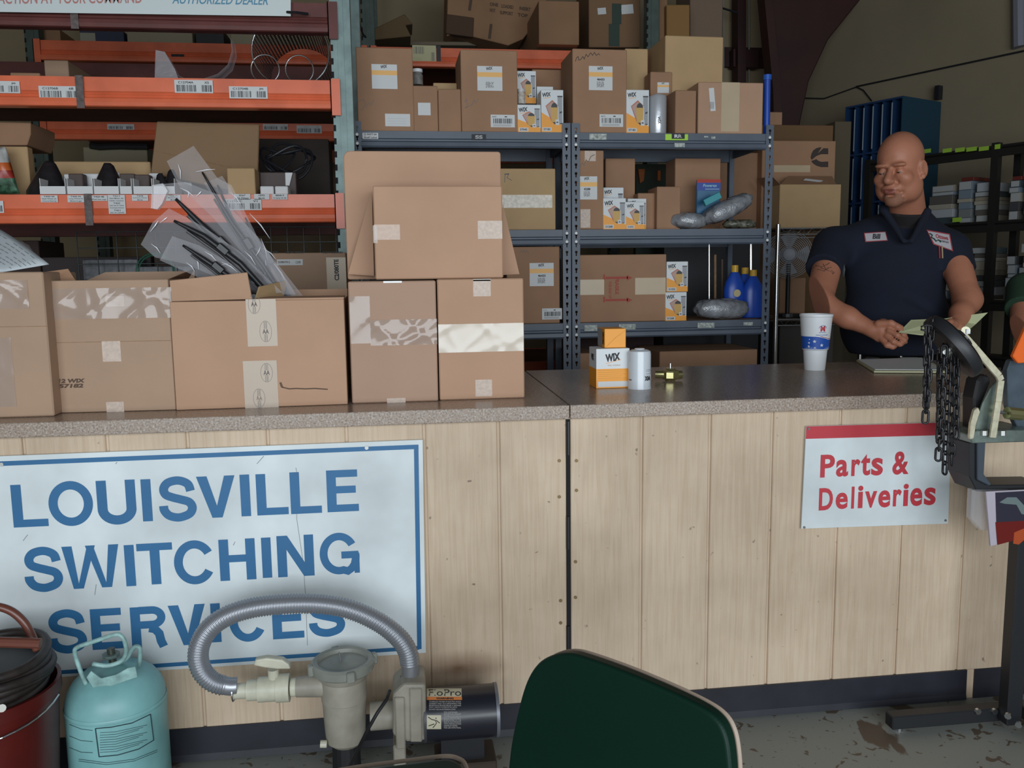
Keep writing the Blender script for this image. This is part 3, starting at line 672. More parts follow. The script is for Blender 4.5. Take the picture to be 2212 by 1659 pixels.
def bar_only(ob, f, q, seed=1, faint=False):
    rc = f.rect(*q); mb = MB(); plate(mb, f, rc); l = mb.build('barcode_label', PAPER, ob)
    mb = MB()
    if not faint: barcode(mb, f, sub_rc(rc, .10, .30, .92, .70), 0, 0.0011, 20, seed); put_quad(mb, f, sub_rc(rc, .58, .80, .68, .88), 0, 0.0011); put_text(mb, f, '46433', sub_rc(rc, .06, .78, .24, .90), 0.03)
    for i in range(3): put_quad(mb, f, sub_rc(rc, .1, .08 + .06 * i if not faint else .2 + .2 * i, .85, .10 + .06 * i if not faint else .22 + .2 * i), 1, 0.0011)
    mb.build('barcode_print', [INK, INKG if not faint else mat('faint ink', (.5, .5, .5), .7)], l)
def tape(ob, f, q, m=None, name='tape'):
    rc = f.rect(*q); mb = MB(); n = 7; rows = []
    plate(mb, f, rc, 0.0006); return mb.build(name, m or TAPEM, ob)
def wix_box(q, Y, dep, label, num='57182', zb=None, rot=0, top=True, group='white and orange filter boxes'):
    ob, f, w, h = bx(q, Y, dep, WHITE, label, 'filter_box', 'box', rot, zb, group, bevel=0.0015)
    R = lambda a, b, c, d: (a * w, b * h, c * w, d * h); mb = MB()
    def pp(pts, mi, hh): put_poly(mb, f, [(a * w, b * h) for a, b in pts], mi, hh)
    asp = h / w; s_ = 1 / max(asp, .8)
    pp([(0.005, 0), (.995, 0), (.995, .15), (.70, .25), (.35, .36), (0.005, .47)], 0, .0005)
    # panel filter, canister filter and spin-on filter picture
    pp([(.20, .62), (.50, .76), (.74, .64), (.46, .24)], 2, .0006); pp([(.24, .61), (.50, .72), (.69, .63), (.46, .32)], 3, .0007)
    pp([(.74, .84), (.95, .84), (.95, .20), (.78, .20), (.78, .60), (.74, .62)], 4, .0008); pp([(.73, .86), (.96, .86), (.96, .83), (.73, .83)], 5, .0009)
    pp([(.42, .60), (.76, .60), (.74, .24), (.46, .24)], 6, .0009)
    put_poly(mb, f, [(a * w, b * h) for a, b in arc(.59, .585, .14, .11, 180, 0, 10)][::-1], 5, .0010)
    pp([(.50, .24), (.70, .24), (.62, .18)], 5, .0010)
    pp([(.64, .17), (.80, .17), (.80, .30), (.64, .30)], 7, .0011); pp([(.68, .22), (.76, .22), (.76, .25), (.68, .25)], 5, .0012); pp([(.83, .44), (.93, .46), (.93, .50), (.83, .48)], 5, .0012); pp([(.84, .19), (.94, .19), (.94, .215), (.84, .215)], 5, .0012)
    put_text(mb, f, 'WIX', (0.06 * w, h - .30 * w, .44 * w, h - .12 * w), 0.035, 0.15, 1, .0009, rot=0.13)
    pp([(.10, 1 - .36 / asp), (.42, 1 - .31 / asp), (.42, 1 - .33 / asp), (.10, 1 - .38 / asp)], 0, .0007)
    hb = .16 / asp
    pp([(.05, .025), (.46, .025), (.46, .025 + hb), (.05, .025 + hb)], 7, .0009)
    if num: put_text(mb, f, num, (.10 * w, (.025 + hb * .22) * h, .41 * w, (.025 + hb * .78) * h), 0.03, 0, 1, .0011)
    mb.build('box_print', [ORANGEP, INK, PINKP, mat('print pale pink', (.50, .33, .28), .5), GREYP, DARKP, YELP, PAPER], ob)
    return ob
zs1, zs2, zs3 = zG[0] + .0012, zG[1] + .0012, zG[2] + .0012
Y1 = YG + 0.012
def pen(ob, f, strokes, w=0.0018, m=INKB):
    mb = MB()
    for s_ in strokes: scribble(mb, f, [f.hit(*p) for p in s_], w)
    mb.build('pen_writing', m, ob)
# -- top shelf, left unit
o, f, w, h = bx((771, 893, 103, 284), Y1, .24, CARDD, 'tall brown carton at the left end of the top shelf, faint label', rot=.03, zb=zs1)
wix_label(o, f, (803, 139, 858, 192), '', False); bar_only(o, f, (832, 246, 886, 273), faint=True)
pen(o, f, [[(774, 220), (785, 214), (790, 224), (783, 238), (779, 236)], [(790, 232), (797, 222), (801, 226), (808, 216)]], m=INKG)
o, f, w, h = bx((893, 946, 185, 284), Y1 + .01, .16, CARDD, 'small brown box with a square white label on top shelf', zb=zs1)
rc = f.rect(903, 222, 930, 249); mb = MB(); plate(mb, f, rc); mb.build('square_label', PAPER, o)
o, f, w, h = bx((947, 996, 192, 284), Y1 + .008, .15, CARDD, 'plain narrow brown box left of the second tall carton', zb=zs1)
bx((936, 987, 179, 191), Y1 + .17, .12, CARDY, 'light brown box just showing over two small boxes', zb=at(960, 195, Y1 + .17).z - .12)
def jar(px, pt, pb, Y, r, label, mcap=WHITE, m=None):
    a = at(px, pb, Y); b = at(px, pt, Y); H = b.z - a.z
    e = empty('jar', (a.x, Y, a.z), label, 'jar')
    MB().lathe([(1e-4, 0), (r, 0), (r, H * .62), (r * .82, H * .74), (r * .8, H * .8), (1e-4, H * .8)], (a.x, Y, a.z), n=20).build('glass_body', m or mat('jar glass', (.20, .19, .18), .08, noise=.3, scale=60, spec=.9), e, smooth=True, auto=40)
    MB().lathe([(1e-4, H * .8), (r * .95, H * .8), (r * .95, H), (1e-4, H)], (a.x, Y, a.z), n=20).build('lid', mcap, e, smooth=True, auto=40)
    return e
jar(902, 150, 184, Y1 + .10, .0245, 'glass jar with white lid behind the small labelled box')
o, f, w, h = bx((996, 1118, 108, 284), Y1, .26, CARDD, 'tall brown carton with creased label in middle of top shelf', rot=.02, zb=zs1)
wix_label(o, f, (1031, 143, 1085, 196)); bar_only(o, f, (1060, 248, 1112, 275), 3)
pen(o, f, [[(1003, 221), (1008, 214), (1009, 232), (1004, 233), (1020, 226)], [(1020, 226), (1024, 216), (1028, 222), (1033, 213)]], m=INKG)
bx((1150, 1216, 150, 283), Y1 + .30, .12, CARDD, 'plain brown carton standing behind the filter boxes', zb=zs1)
wix_box((1116, 1158, 153, 223), Y1 + .12, .09, 'filter box perched above the others beside the tall carton', '', rot=0)
jar(1126, 193, 225, Y1 + .045, .017, 'small clear jar on top of the front filter box', mat('clear lid', (.6, .6, .58), .3), mat('clear jar', (.55, .5, .45), .08, noise=.3, scale=80, spec=.9))
wix_box((1118, 1168, 226, 284), Y1, .10, 'short filter box at the right end of the left top shelf', '57045', zb=zs1)
wix_box((1169, 1217, 194, 284), Y1 - .004, .10, 'tall filter box standing beside a short one near the rack post', '57182', zb=zs1)
bx((1160, 1195, 187, 284), Y1 + .14, .09, WHITE, 'white box edge behind the tall filter box', 'filter_box', zb=zs1, bevel=.001)
# -- top shelf, right unit
o, f, w, h = bx((1237, 1354, 106, 283), Y1, .25, CARDD, 'tall brown carton numbered 46433 with handwriting on its top', rot=.02, zb=zs1)
wix_label(o, f, (1272, 143, 1323, 195), '46433'); bar_only(o, f, (1295, 247, 1346, 274), 5)
pen(o, f, [[(1243, 133), (1245, 125), (1249, 122), (1250, 130), (1254, 129), (1259, 122), (1262, 128), (1266, 117), (1270, 123), (1276, 114), (1280, 120), (1284, 113), (1288, 120), (1293, 116), (1296, 119)]], .0025, INK)
bx((1350, 1399, 105, 283), Y1 + .26, .16, CARDY, 'tan carton behind the tall carton numbered 46433', zb=zs1)
wix_box((1353, 1402, 194, 284), Y1, .10, 'tall filter box left of the silver canister on top shelf', '57182', zb=zs1)
a = at(1420, 283, Y1 + .04)
e = empty('filter_canister', (a.x, a.y, zs1), 'shiny silver spin-on filter standing on the top shelf', 'filter')
MB().lathe([(1e-4, 0), (.038, 0), (.040, .004), (.040, .160), (.036, .168), (.022, .170), (.020, .174), (1e-4, .174)], (a.x, a.y, zs1), n=28).build('can', mat('silver foil', (.62, .64, .68), .3, metal=.45, bump=.25, bscale=30), e, smooth=True, auto=35)
mb = MB(); ff = Face((a.x, a.y - .0405, zs1)); put_text(mb, ff, 'WIX', (-.020, .05, .012, .064), .04, rot=-1.5); mb.build('lettering', INK, e)
o, f, w, h = bx((1405, 1452, 155, 200), Y1 + .14, .10, CARDD, 'brown box with small white and orange label behind canister', zb=at(1420, 200, Y1 + .14).z - .12)
wix_label(o, f, (1420, 178, 1445, 201), '', False)
o, f, w, h = bx((1437, 1562, 78, 176), Y1 + .16, .26, CARDY, 'large plain tan box rising highest on the right unit', zb=at(1500, 180, Y1 + .16).z - .11, rot=.03)
o, f, w, h = bx((1459, 1504, 195, 284), Y1, .13, CARDD, 'small dark brown box left of the box with tan tape', rot=.04, zb=zs1)
o, f, w, h = bx((1508, 1648, 178, 284), Y1, .22, CARD, 'wide tan box with vertical tape and tilted sticker', rot=.0, zb=zs1)
tape(o, f, (1558, 178, 1597, 284), TAPEB)
rc = f.rect(1533, 190, 1544, 240); mb = MB(); plate(mb, f, rc, rot=.10); l = mb.build('sticker', PAPER, o); mb = MB(); barcode(mb, f, sub_rc(rc, .1, .1, .9, .4), n=6); mb.build('barcode_print', INKG, l)
a = at(1656, 284, Y1 + .03); b = at(1656, 162, Y1 + .03)
e = empty('blue_tube', (a.x, a.y, zs1), 'upright blue plastic tube with cap beside the tan-taped box', 'tube')
BLU = mat('blue plastic', (.015, .07, .42), .35)
MB().cyl((a.x, a.y, zs1), (a.x - .003, a.y, b.z - .02), .015, 18).build('tube_body', BLU, e, smooth=True, auto=40)
MB().cyl((a.x - .003, a.y, b.z - .022), (a.x - .003, a.y, b.z), .019, 18).build('cap', mat('blue cap', (.02, .11, .50), .3), e, smooth=True, auto=40)
# -- middle shelf
o, f, w, h = bx((1040, 1200, 364, 497), Y1, .30, CARDY, 'tan carton marked with a handwritten letter, silver tape band', zb=zs2)
tape(o, f, (1040, 421, 1193, 449), mat('crinkled tape', (.60, .52, .42), .3, noise=.25, scale=90))
pen(o, f, [[(1090, 394), (1091, 377), (1099, 376), (1095, 384), (1106, 390)], [(1089, 376), (1100, 375)]], .003, INKG)
o, f, w, h = bx((1250, 1304, 325, 494), Y1, .24, CARDD, 'tall narrow brown carton numbered 42288 at left of middle shelf', zb=zs2)
wix_label(o, f, (1246, 381, 1290, 431), '42288'); tape(o, f, (1263, 326, 1287, 348), TAPEM); tape(o, f, (1254, 452, 1275, 492), TAPEM)
pen(o, f, [[(1252, 362), (1258, 352), (1262, 358), (1266, 345), (1271, 350), (1276, 338), (1285, 334)]], .002, INKG)
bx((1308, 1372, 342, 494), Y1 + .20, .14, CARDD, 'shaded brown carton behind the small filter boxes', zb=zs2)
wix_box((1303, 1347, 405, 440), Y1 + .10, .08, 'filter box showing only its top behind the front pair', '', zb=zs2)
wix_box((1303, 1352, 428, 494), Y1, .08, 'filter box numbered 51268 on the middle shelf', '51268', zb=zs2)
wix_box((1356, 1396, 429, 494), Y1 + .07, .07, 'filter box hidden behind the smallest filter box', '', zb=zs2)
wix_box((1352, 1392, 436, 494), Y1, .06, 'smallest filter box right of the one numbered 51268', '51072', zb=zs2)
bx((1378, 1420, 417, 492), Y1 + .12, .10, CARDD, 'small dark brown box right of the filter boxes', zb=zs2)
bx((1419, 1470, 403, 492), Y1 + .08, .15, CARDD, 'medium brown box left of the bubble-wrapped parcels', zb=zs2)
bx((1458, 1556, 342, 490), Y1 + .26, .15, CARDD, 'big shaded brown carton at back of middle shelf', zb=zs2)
o, f, w, h = bx((1505, 1556, 388, 470), Y1 + .13, .012, mat('pack teal', (.03, .13, .25), .3), 'blue retail pack with a red top strip', 'retail_pack', 'package', zb=zs2 + .05)
mb = MB(); put_quad(mb, f, (0, h - .014, w, h + .001), 0, .0008); put_quad(mb, f, (0, h - .05, w, h - .014), 1, .0008); put_text(mb, f, 'Powerex', (w * .25, h - .034, w * .85, h - .020), .02, .2, 2, .0012); put_quad(mb, f, (w * .35, h - .045, w * .95, h - .042), 2, .0010); mb.build('pack_print', [RED, mat('pack blue', (.02, .06, .33), .4), mat('pack pale', (.3, .55, .62), .4)], o)
BUB = mat('bubble wrap', (.24, .25, .27), .16, noise=.35, scale=28, bump=.55, bscale=120, spec=1.0)
def lump(c, rx, ry, rz, rot, label, name='wrapped_parcel', cat='parcel', m=BUB, seed=0, mid=None):
    rnd = random.Random(seed); mb = MB(); nu, nv = 28, 14; q = Matrix.Rotation(rot, 3, 'Y'); ph = [rnd.uniform(0, 6) for _ in range(8)]
    vs = []
    for i in range(nv + 1):
        t = PI * i / nv
        for j in range(nu):
            a = 2 * PI * j / nu; s = lambda x, e: math.copysign(abs(x) ** e, x)
            k = 1 + .06 * math.sin(3 * a + ph[0]) + .05 * math.sin(7 * a + 3 * t + ph[1]) + .04 * math.sin(11 * a - 5 * t + ph[2])
            vs.append(Vector(c) + q @ Vector((rx * k * s(math.sin(t), .7) * s(math.cos(a), .7), ry * k * s(math.sin(t), .7) * s(math.sin(a), .7), rz * k * s(math.cos(t), .8))))
    fs_ = [(i * nu + j, (i + 1) * nu + j, (i + 1) * nu + (j + 1) % nu, i * nu + (j + 1) % nu) for i in range(nv) for j in range(nu)]
    mb.add(vs, fs_); return mb.build(name, m, label=label, cat=cat, smooth=True)
p = at(1570, 452, Y1 + .07); lump((p.x, Y1 + .075, p.z + .0), .125, .055, .040, -.42, 'bubble-wrapped parcel leaning up on the middle shelf', seed=1)
p = at(1490, 478, Y1 + .07); lump((p.x, Y1 + .09, zs2 + .040), .085, .06, .036, .03, 'low bubble-wrapped parcel lying on the middle shelf', seed=2)
p = at(1515, 430, Y1 + .1); MB().box((at(1538, 430, Y1 + .05).x, Y1 + .05, at(1538, 430, Y1 + .05).z), (.085, .02, .03), Matrix.Rotation(-.45, 3, 'Y')).build('teal_card', mat('teal card', (.03, .30, .34), .4), label='teal card tucked into the leaning wrapped parcel', cat='card', bevel=.002)
p = at(1600, 480, Y1 + .08)
lump((p.x, Y1 + .10, zs2 + .024), .075, .05, .02, 0, 'dark fittings bag lying under the leaning parcel', 'parts_bag', 'bag', mat('parts bag', (.12, .12, .09), .25, noise=.8, scale=60, bump=.5), 5)
# -- lower shelf
o, f, w, h = bx((1095, 1209, 533, 703), Y1 - .003, .3, CARDD, 'brown carton numbered 46433 on the lower left shelf', rot=.02, zb=zs3)
wix_label(o, f, (1144, 568, 1196, 618), '46433'); bar_only(o, f, (1171, 666, 1214, 690), 8)
pen(o, f, [[(1124, 545), (1126, 540), (1129, 546), (1132, 540), (1135, 546), (1138, 541), (1142, 547)]], .0018, INKG)
o, f, w, h = bx((1249, 1439, 550, 698), Y1, .32, CARDD, 'wide brown carton printed with red arrows on its side', zb=zs3)
tape(o, f, (1249, 604, 1305, 637), TAPEB); tape(o, f, (1372, 600, 1438, 636), TAPEB)
mb = MB()
for yy in (600, 648):
    put_quad(mb, f, f.rect(1308, yy - 2.5, 1356, yy + 2.5)); put_poly(mb, f, [f.hit(1354, yy - 6), f.hit(1354, yy + 6), f.hit(1366, yy)]); put_quad(mb, f, f.rect(1303, yy - 7, 1307, yy + 5))
rc = f.rect(1316, 614, 1350, 622); put_text(mb, f, 'FRAGILE', rc, .04, rot=-PI / 2); rc = f.rect(1310, 623, 1346, 629); put_text(mb, f, 'THIS END UP', (rc[0] - .022, rc[1], rc[2] - .022, rc[3]), .03, rot=-PI / 2)
mb.build('red_print', mat('carton red print', (.38, .07, .045), .7), o)
wix_box((1440, 1486, 565, 629), Y1, .09, 'filter box numbered 51552 on top of another', '51552', zb=at(1460, 630, Y1).z)
wix_box((1437, 1483, 631, 693), Y1, .09, 'filter box numbered 51268 under another on lower shelf', '51268', zb=zs3)
p = at(1557, 668, Y1 + .05); lump((p.x, Y1 + .06, zs3 + .048), .128, .055, .044, .02, 'bubble-wrapped parcel lying on the lower shelf', seed=4)
YC = mat('yellow cap', (.62, .36, .03), .4)
for i, (px, pt, dY, lab) in enumerate(((1585, 573, .12, 'left'), (1607, 578, .20, 'middle'), (1625, 583, .10, 'right'))):
    a = at(px, 690, Y1 + dY + .05); b = at(px, pt, Y1 + dY + .05); H = b.z - zs3
    e = empty('oil_bottle', (a.x, a.y, zs3), 'blue oil bottle with yellow cap, %s one of three' % lab, 'bottle', 'blue oil bottles on the lower shelf')
    pr = [(1e-4, 0), (.048, 0), (.052, .01), (.052, H * .55), (.045, H * .68), (.022, H * .84), (.016, H * .88), (1e-4, H * .88)]
    mb = MB(); mb.lathe(pr, (0, 0, 0), n=24); mb.v = [(x * (1.0), y * .62, z) for x, y, z in mb.v]; mb.v = [(x + a.x, y + a.y, z + zs3) for x, y, z in mb.v]
    mb.build('bottle_body', BLU, e, smooth=True, auto=50)
    MB().cyl((a.x, a.y, zs3 + H * .87), (a.x, a.y, zs3 + H), .017, 16).build('cap', YC, e)
    if i == 0:
        ff = Face((a.x, a.y - .034, zs3)); mb = MB(); put_poly(mb, ff, arc(.0, H * .47, .018, .018, 0, 360, 16)[:-1], 0, .001); mb.build('round_emblem', mat('emblem', (.55, .45, .25), .4), e)
# dim long goods standing behind the lower shelf
for i, (px, y0, y1, r, m) in enumerate(((1532, 515, 690, .004, CHROME), (1622, 527, 690, .007, CHROME), (1545, 550, 690, .006, CARDE), (1560, 560, 690, .005, INKB))):
    a = at(px, y1, 4.08); b = at(px, y0, 4.08); MB().cyl((a.x, a.y, zs3 + .001), b, r, 8).build('rod', m, label='thin %s rod standing upright behind the lower shelf goods' % ('shiny', 'bright silver', 'brown', 'dark')[i], cat='rod')
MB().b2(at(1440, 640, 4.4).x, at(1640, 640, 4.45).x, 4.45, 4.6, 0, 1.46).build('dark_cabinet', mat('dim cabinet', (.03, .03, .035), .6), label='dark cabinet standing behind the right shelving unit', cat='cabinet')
for q, lab in (((1425, 1636, 757, 800), 'long low brown carton behind the counter on the right unit'), ((1250, 1292, 763, 800), 'brown carton end low on the right unit near the post')):
    bx(q, YG + .02, .35, CARDD, lab, zb=at(1500, 800, YG + .02).z - .2)
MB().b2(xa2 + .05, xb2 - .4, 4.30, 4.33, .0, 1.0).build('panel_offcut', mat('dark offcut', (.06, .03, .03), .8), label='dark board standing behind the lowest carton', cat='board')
# boxes behind the shelving, seen under the top shelf
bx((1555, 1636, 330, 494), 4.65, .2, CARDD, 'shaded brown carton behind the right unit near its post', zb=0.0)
p = at(1385, 385, 4.6)
for i, px in enumerate((1386, 1424)):
    q0 = [at(px - 7, 365, 4.7), at(px + 7, 365, 4.7), at(px + 5, 390, 4.7), at(px - 3, 396, 4.7)] if i == 0 else [at(px - 3, 368, 4.7), at(px + 3, 368, 4.7), at(px + 3, 390, 4.7), at(px - 3, 390, 4.7)]
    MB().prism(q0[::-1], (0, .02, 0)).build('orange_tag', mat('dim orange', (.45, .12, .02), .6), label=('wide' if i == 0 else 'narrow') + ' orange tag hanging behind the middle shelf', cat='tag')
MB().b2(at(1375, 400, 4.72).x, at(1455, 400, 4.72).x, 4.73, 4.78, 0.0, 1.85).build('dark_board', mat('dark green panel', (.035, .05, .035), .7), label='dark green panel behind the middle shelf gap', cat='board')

# -- stock on the rear rack above the shelving
zt = zB[0]
fbk = YR + .05
def pb_box(pts, Y, dep, m, label, name='carton', cat='box'):
    g_ = Face((0, Y, 0)); P_ = [g_.P(*g_.hit(*p)) for p in pts]
    return MB().prism(P_[::-1], (0, dep, 0)).build(name, m, label=label, cat=cat, bevel=.004), g_
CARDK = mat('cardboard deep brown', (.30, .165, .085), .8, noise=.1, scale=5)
o, g_ = pb_box([(968, -60), (1180, -60), (1180, 20), (1130, 84), (1098, 98), (985, 70), (965, 78)], fbk + .35, .5, CARDK, 'big battered carton with printed handling lines, upper centre')
mb = MB()
for x, y, w_, tx in ((1058, 5, 18, 'ONE'), (1083, 9, 26, 'LOADED'), (1122, 14, 24, 'INSERT'), (1058, 18, 12, 'NOT'), (1080, 23, 28, 'SUPPORT'), (1118, 28, 22, 'TOP')):
    a = g_.hit(x, y); b = g_.hit(x + w_, y + w_ * .12); put_text(mb, g_, tx, None, .04, quad=[(a[0], a[1] - .022), (b[0], b[1] - .022), b, a], h=.002)
for x, y0, y1 in ((1018, -5, 23), (1061, 52, 84)):
    a = g_.hit(x, y0); b = g_.hit(x - 4, y1); stroke(mb, g_, [a, b], .018, 0, .002)
mb.build('carton_print', INKB, o)
o, g_ = pb_box([(965, 30), (1024, 38), (1022, 80), (963, 72)], fbk + .33, .03, mat('open flap dark', (.09, .05, .03), .9), 'dark open end flap of the battered carton', 'carton_flap', 'flap')
o, f, w, h = bx((1164, 1251, 2, 88), fbk - .12, .75, CARDK, 'long brown carton pointing out over the rear rack beam', zb=at(1207, 96, fbk - .12).z, rot=.0)
pb_box([(1272, -60), (1383, -60), (1383, 102), (1272, 102)], fbk + .25, .4, mat('cardboard dim', (.24, .135, .07), .8), 'tall dim brown carton with white stickers and green tape')
g_ = Face((0, fbk + .25, 0))
for q in ((1291, 17, 1309, 31), (1342, 10, 1368, 30)):
    mb = MB(); plate(mb, g_, g_.rect(*q), rot=.1); mb.build('sticker', PAPER, bpy.data.objects[[o.name for o in bpy.data.objects if o.get('label', '').startswith('tall dim brown carton')][0]])
DG_ = mat('dark green strip', (.03, .055, .04), .6)
mb = MB(); plate(mb, g_, g_.rect(1322, 8, 1342, 52), .003); plate(mb, g_, g_.rect(1315, 52, 1338, 100), .0034); mb.build('green_strip', DG_, bpy.data.objects[[o.name for o in bpy.data.objects if o.get('label', '').startswith('tall dim brown carton')][0]])
pb_box([(1424, -60), (1442, -60), (1442, 92), (1424, 92)], fbk + .15, .35, CARDK, 'narrow brown carton edge right of the green upright')
pb_box([(1440, 10), (1490, 10), (1490, 96), (1440, 96)], fbk + .1, .4, mat('cardboard ochre dark', (.30, .16, .05), .8), 'dark ochre carton with a black edge line, upper right rack')
pb_box([(1491, -60), (1563, -60), (1560, 96), (1491, 96)], fbk + .35, .3, mat('cardboard dusk', (.22, .15, .105), .85), 'dusky brown carton nearest the corner on the rear rack')
pb_box([(808, 62), (874, 30), (892, 52), (876, 54), (888, 78), (806, 86)], fbk + .15, .25, mat('flat carton dark', (.14, .09, .04), .85), 'collapsed carton with raised flaps right of the upright')
pb_box([(848, 88), (1010, 90), (1030, 98), (820, 97)], fbk + .5, .3, mat('flat sheet', (.20, .16, .11), .85), 'flat grey-brown sheet lying on the rear rack deck', 'flat_sheet', 'sheet')
MB().tube([at(757, 30, 5.2), at(764, 34, 5.2), at(775, 40, 5.2), at(779, 60, 5.25), at(784, 74, 5.30), at(790, 80, 5.347)], .006, 6).tube([at(757, 34, 5.2), at(762, 60, 5.2)], .005, 6).build('hanging_wire', BLACKS, label='dark looped wire hanging beside the tall upright', cat='wire')
for q, m, lab in (((88, 130, 62, 90), CARDK, 'brown carton on rear rack at far left'), ((172, 268, 66, 90), mat('navy pack', (.02, .025, .06), .5), 'navy pack with a pale label on rear rack'), ((274, 415, 62, 84), mat('cream carton', (.34, .30, .20), .8), 'long cream carton on rear rack behind near beam'), ((422, 484, 64, 90), BLACK, 'black case on the rear rack'), ((498, 696, 64, 84), MATS['cream carton'], 'second cream carton on rear rack left of the upright')):
    o, f, w, h = bx(q, YR + .1, .4, m, lab, zb=zB[0])
    if 'navy' in lab: mb = MB(); plate(mb, f, f.rect(171 + 2, 71, 206, 90)); mb.build('pale_label', mat('pale label', (.33, .31, .24), .6), o)

# -- stock on the near rack
zA1, zA2 = zA[1] + .001, zA[2] + .001
# perforated drum and its rings
c = at(628, 120, YA + .18); DRM = mat('perforated dark steel', (.20, .17, .165), .35, metal=.7, noise=.3, scale=50)
e = empty('filter_basket', (c.x, YA + .3, zA1), 'large perforated metal filter basket lying open end forward', 'basket')
rx = (at(712, 120, YA + .05).x - at(545, 120, YA + .05).x) / 2; cz = zA1 + rx * .80; cx = at(628, 120, YA + .05).x
mb = MB(); nn = 64; rows = 26
for i in range(rows):
    for j in range(nn):
        a0 = 2 * PI * j / nn; a1 = 2 * PI * (j + .55) / nn; y0 = YA + .05 + i * .02; y1 = y0 + .011
        def dp(a, y): return (cx + rx * math.cos(a), y, max(cz + rx * .93 * math.sin(a), zA1 + .003))
        mb.add([dp(a0, y0), dp(a1, y0), dp(a1, y0 + .02), dp(a0, y0 + .02)], [(0, 1, 2, 3)])
        mb.add([dp(a1, y1), dp(a0 + 2 * PI / nn, y1), dp(a0 + 2 * PI / nn, y0 + .02), dp(a1, y0 + .02)], [(0, 1, 2, 3)])
mb.build('perforated_wall', DRM, e, kind='stuff')
MB().tube([(cx + rx * math.cos(2 * PI * i / 48), YA + .05, max(cz + rx * .93 * math.sin(2 * PI * i / 48), zA1 + .004)) for i in range(48)], .0032, 8, closed=True).build('rim', CHROME, e)
for px in (573, 647):
    g_ = at(px, 162, YA + .05); MB().tube([(g_.x + .054 * math.cos(2 * PI * i / 32), YA + .055, zA1 + .052 + .054 * math.sin(2 * PI * i / 32)) for i in range(32)], .0028, 8, closed=True).build('inner_ring', CHROME, e)
# clear curved plastic sheet
PLAS = mat('clear plastic', (.62, .62, .66), .12, alpha=.22, spec=.9, bump=.6, bscale=18)
PLAS2 = mat('cloudy plastic', (.46, .44, .46), .18, alpha=.42, spec=.9, bump=.7, bscale=14)
def ribbon(P_, dep, name, m, label, cat, w2=None):
    rows_ = [[Vector(p) for p in P_], [Vector(p) + Vector((0, dep, 0)) for p in P_]]
    return MB().sheet(rows_).build(name, m, label=label, cat=cat, smooth=True, solid=.0012)
ribbon([at(x, y, YA + .12) for x, y in ((336, 108), (352, 112), (362, 130), (378, 160), (400, 170), (440, 170), (470, 160), (492, 140), (501, 110), (498, 84), (488, 66))], .10, 'plastic_cover', PLAS, 'clear curved plastic sheeting draped over the upper beam', 'plastic sheet')
P_ = [at(x, y, YA + .10) for x, y in ((336, 108), (356, 112), (378, 150), (386, 172), (334, 172))]
MB().prism(P_[::-1], (0, .002, 0)).build('plastic_sleeve', PLAS2, label='cloudy plastic sleeve standing left of the curved sheeting', cat='plastic sheet')
o, f, w, h = bx((22, 86, 157, 172), YA + .2, .3, CARDD, 'brown carton edge showing over the upper beam at left', zb=zA1)
o, f, w, h = bx((96, 148, 130, 172), YA + .5, .3, CARDG, 'grey-tan carton behind the near rack upright level', zb=zA1)
# lower level: trays, sacks, cartons
zt = zA2
WT = mat('white tray card', (.72, .72, .72), .55)
for i, (a, b) in enumerate(((87, 144), (146, 203), (204, 259), (260, 287), (289, 331), (332, 380))):
    xa, xb = at(a, 412, YA).x, at(b, 412, YA).x; z0, z1 = zt + .001, at(200, 402.5, YA).z
    e = empty('parts_tray', ((xa + xb) / 2, YA + .15, zt), 'white cardboard parts tray on the lower beam, %s from left' % ('first', 'second', 'third', 'narrow fourth', 'fifth', 'sixth')[i], 'tray', 'white parts trays on the near rack')
    MB().b2(xa, xb - .003, YA - .004, YA - .001, z0, z1).build('front_panel', WT, e)
    MB().b2(xa, xa + .002, YA - .001, YA + .28, z0, z1 + .03).build('side_panel', WT, e); MB().b2(xb - .005, xb - .003, YA - .001, YA + .28, z0, z1 + .03).build('side_panel', WT, e)
    MB().b2(xa, xb - .003, YA + .28, YA + .282, z0, z1 + .045).build('rear_panel', WT, e); MB().b2(xa + .002, xb - .005, YA - .001, YA + .28, z0, z0 + .002).build('bottom', WT, e)
RUB = mat('black rubber boot', (.018, .016, .018), .3, noise=.3, scale=40)
def cone(px, pt, pb, r, Y, label, lean=0.0, hole=False):
    a = at(px, pb, Y); b = at(px + lean, pt, Y); H = b.z - zt
    mb = MB(); mb.lathe([(1e-4, 0), (r, .0), (r * .94, H * .15), (r * .62, H * .55), (r * .30, H * .92), (r * .18, H), (1e-4, H)], (0, 0, 0), n=24)
    mb.v = [(x + a.x + (b.x - a.x) * (z / H), y * .7 + a.y, z + zt + .003) for x, y, z in mb.v]
    mb.v = [(x + .004 * math.sin(z * 120), y, z) for x, y, z in mb.v]
    return mb.build('rubber_boot', RUB, label=label, cat='boot', smooth=True, auto=60)
cone(104, 350, 405, .085, YA + .12, 'wide black rubber sack in the first white tray', 4)
cone(236, 354, 405, .070, YA + .12, 'black peaked rubber boot in the third white tray', -2)
cone(345, 376, 405, .040, YA + .10, 'small black rubber piece in the fifth tray', 3); cone(372, 368, 405, .045, YA + .12, 'small black rubber piece in the sixth tray', -3)
BRN = mat('dull brown packet', (.085, .058, .052), .6)
for i, (a, b, t) in enumerate(((148, 179, 375), (259, 291, 375), (291, 323, 377))):
    bx((a, b, t, 403), YA + .07, .05, BRN, 'dull brown packet standing in a white tray, %s' % ('leftmost', 'middle', 'rightmost')[i], 'packet', 'packet', zb=zt + .004)
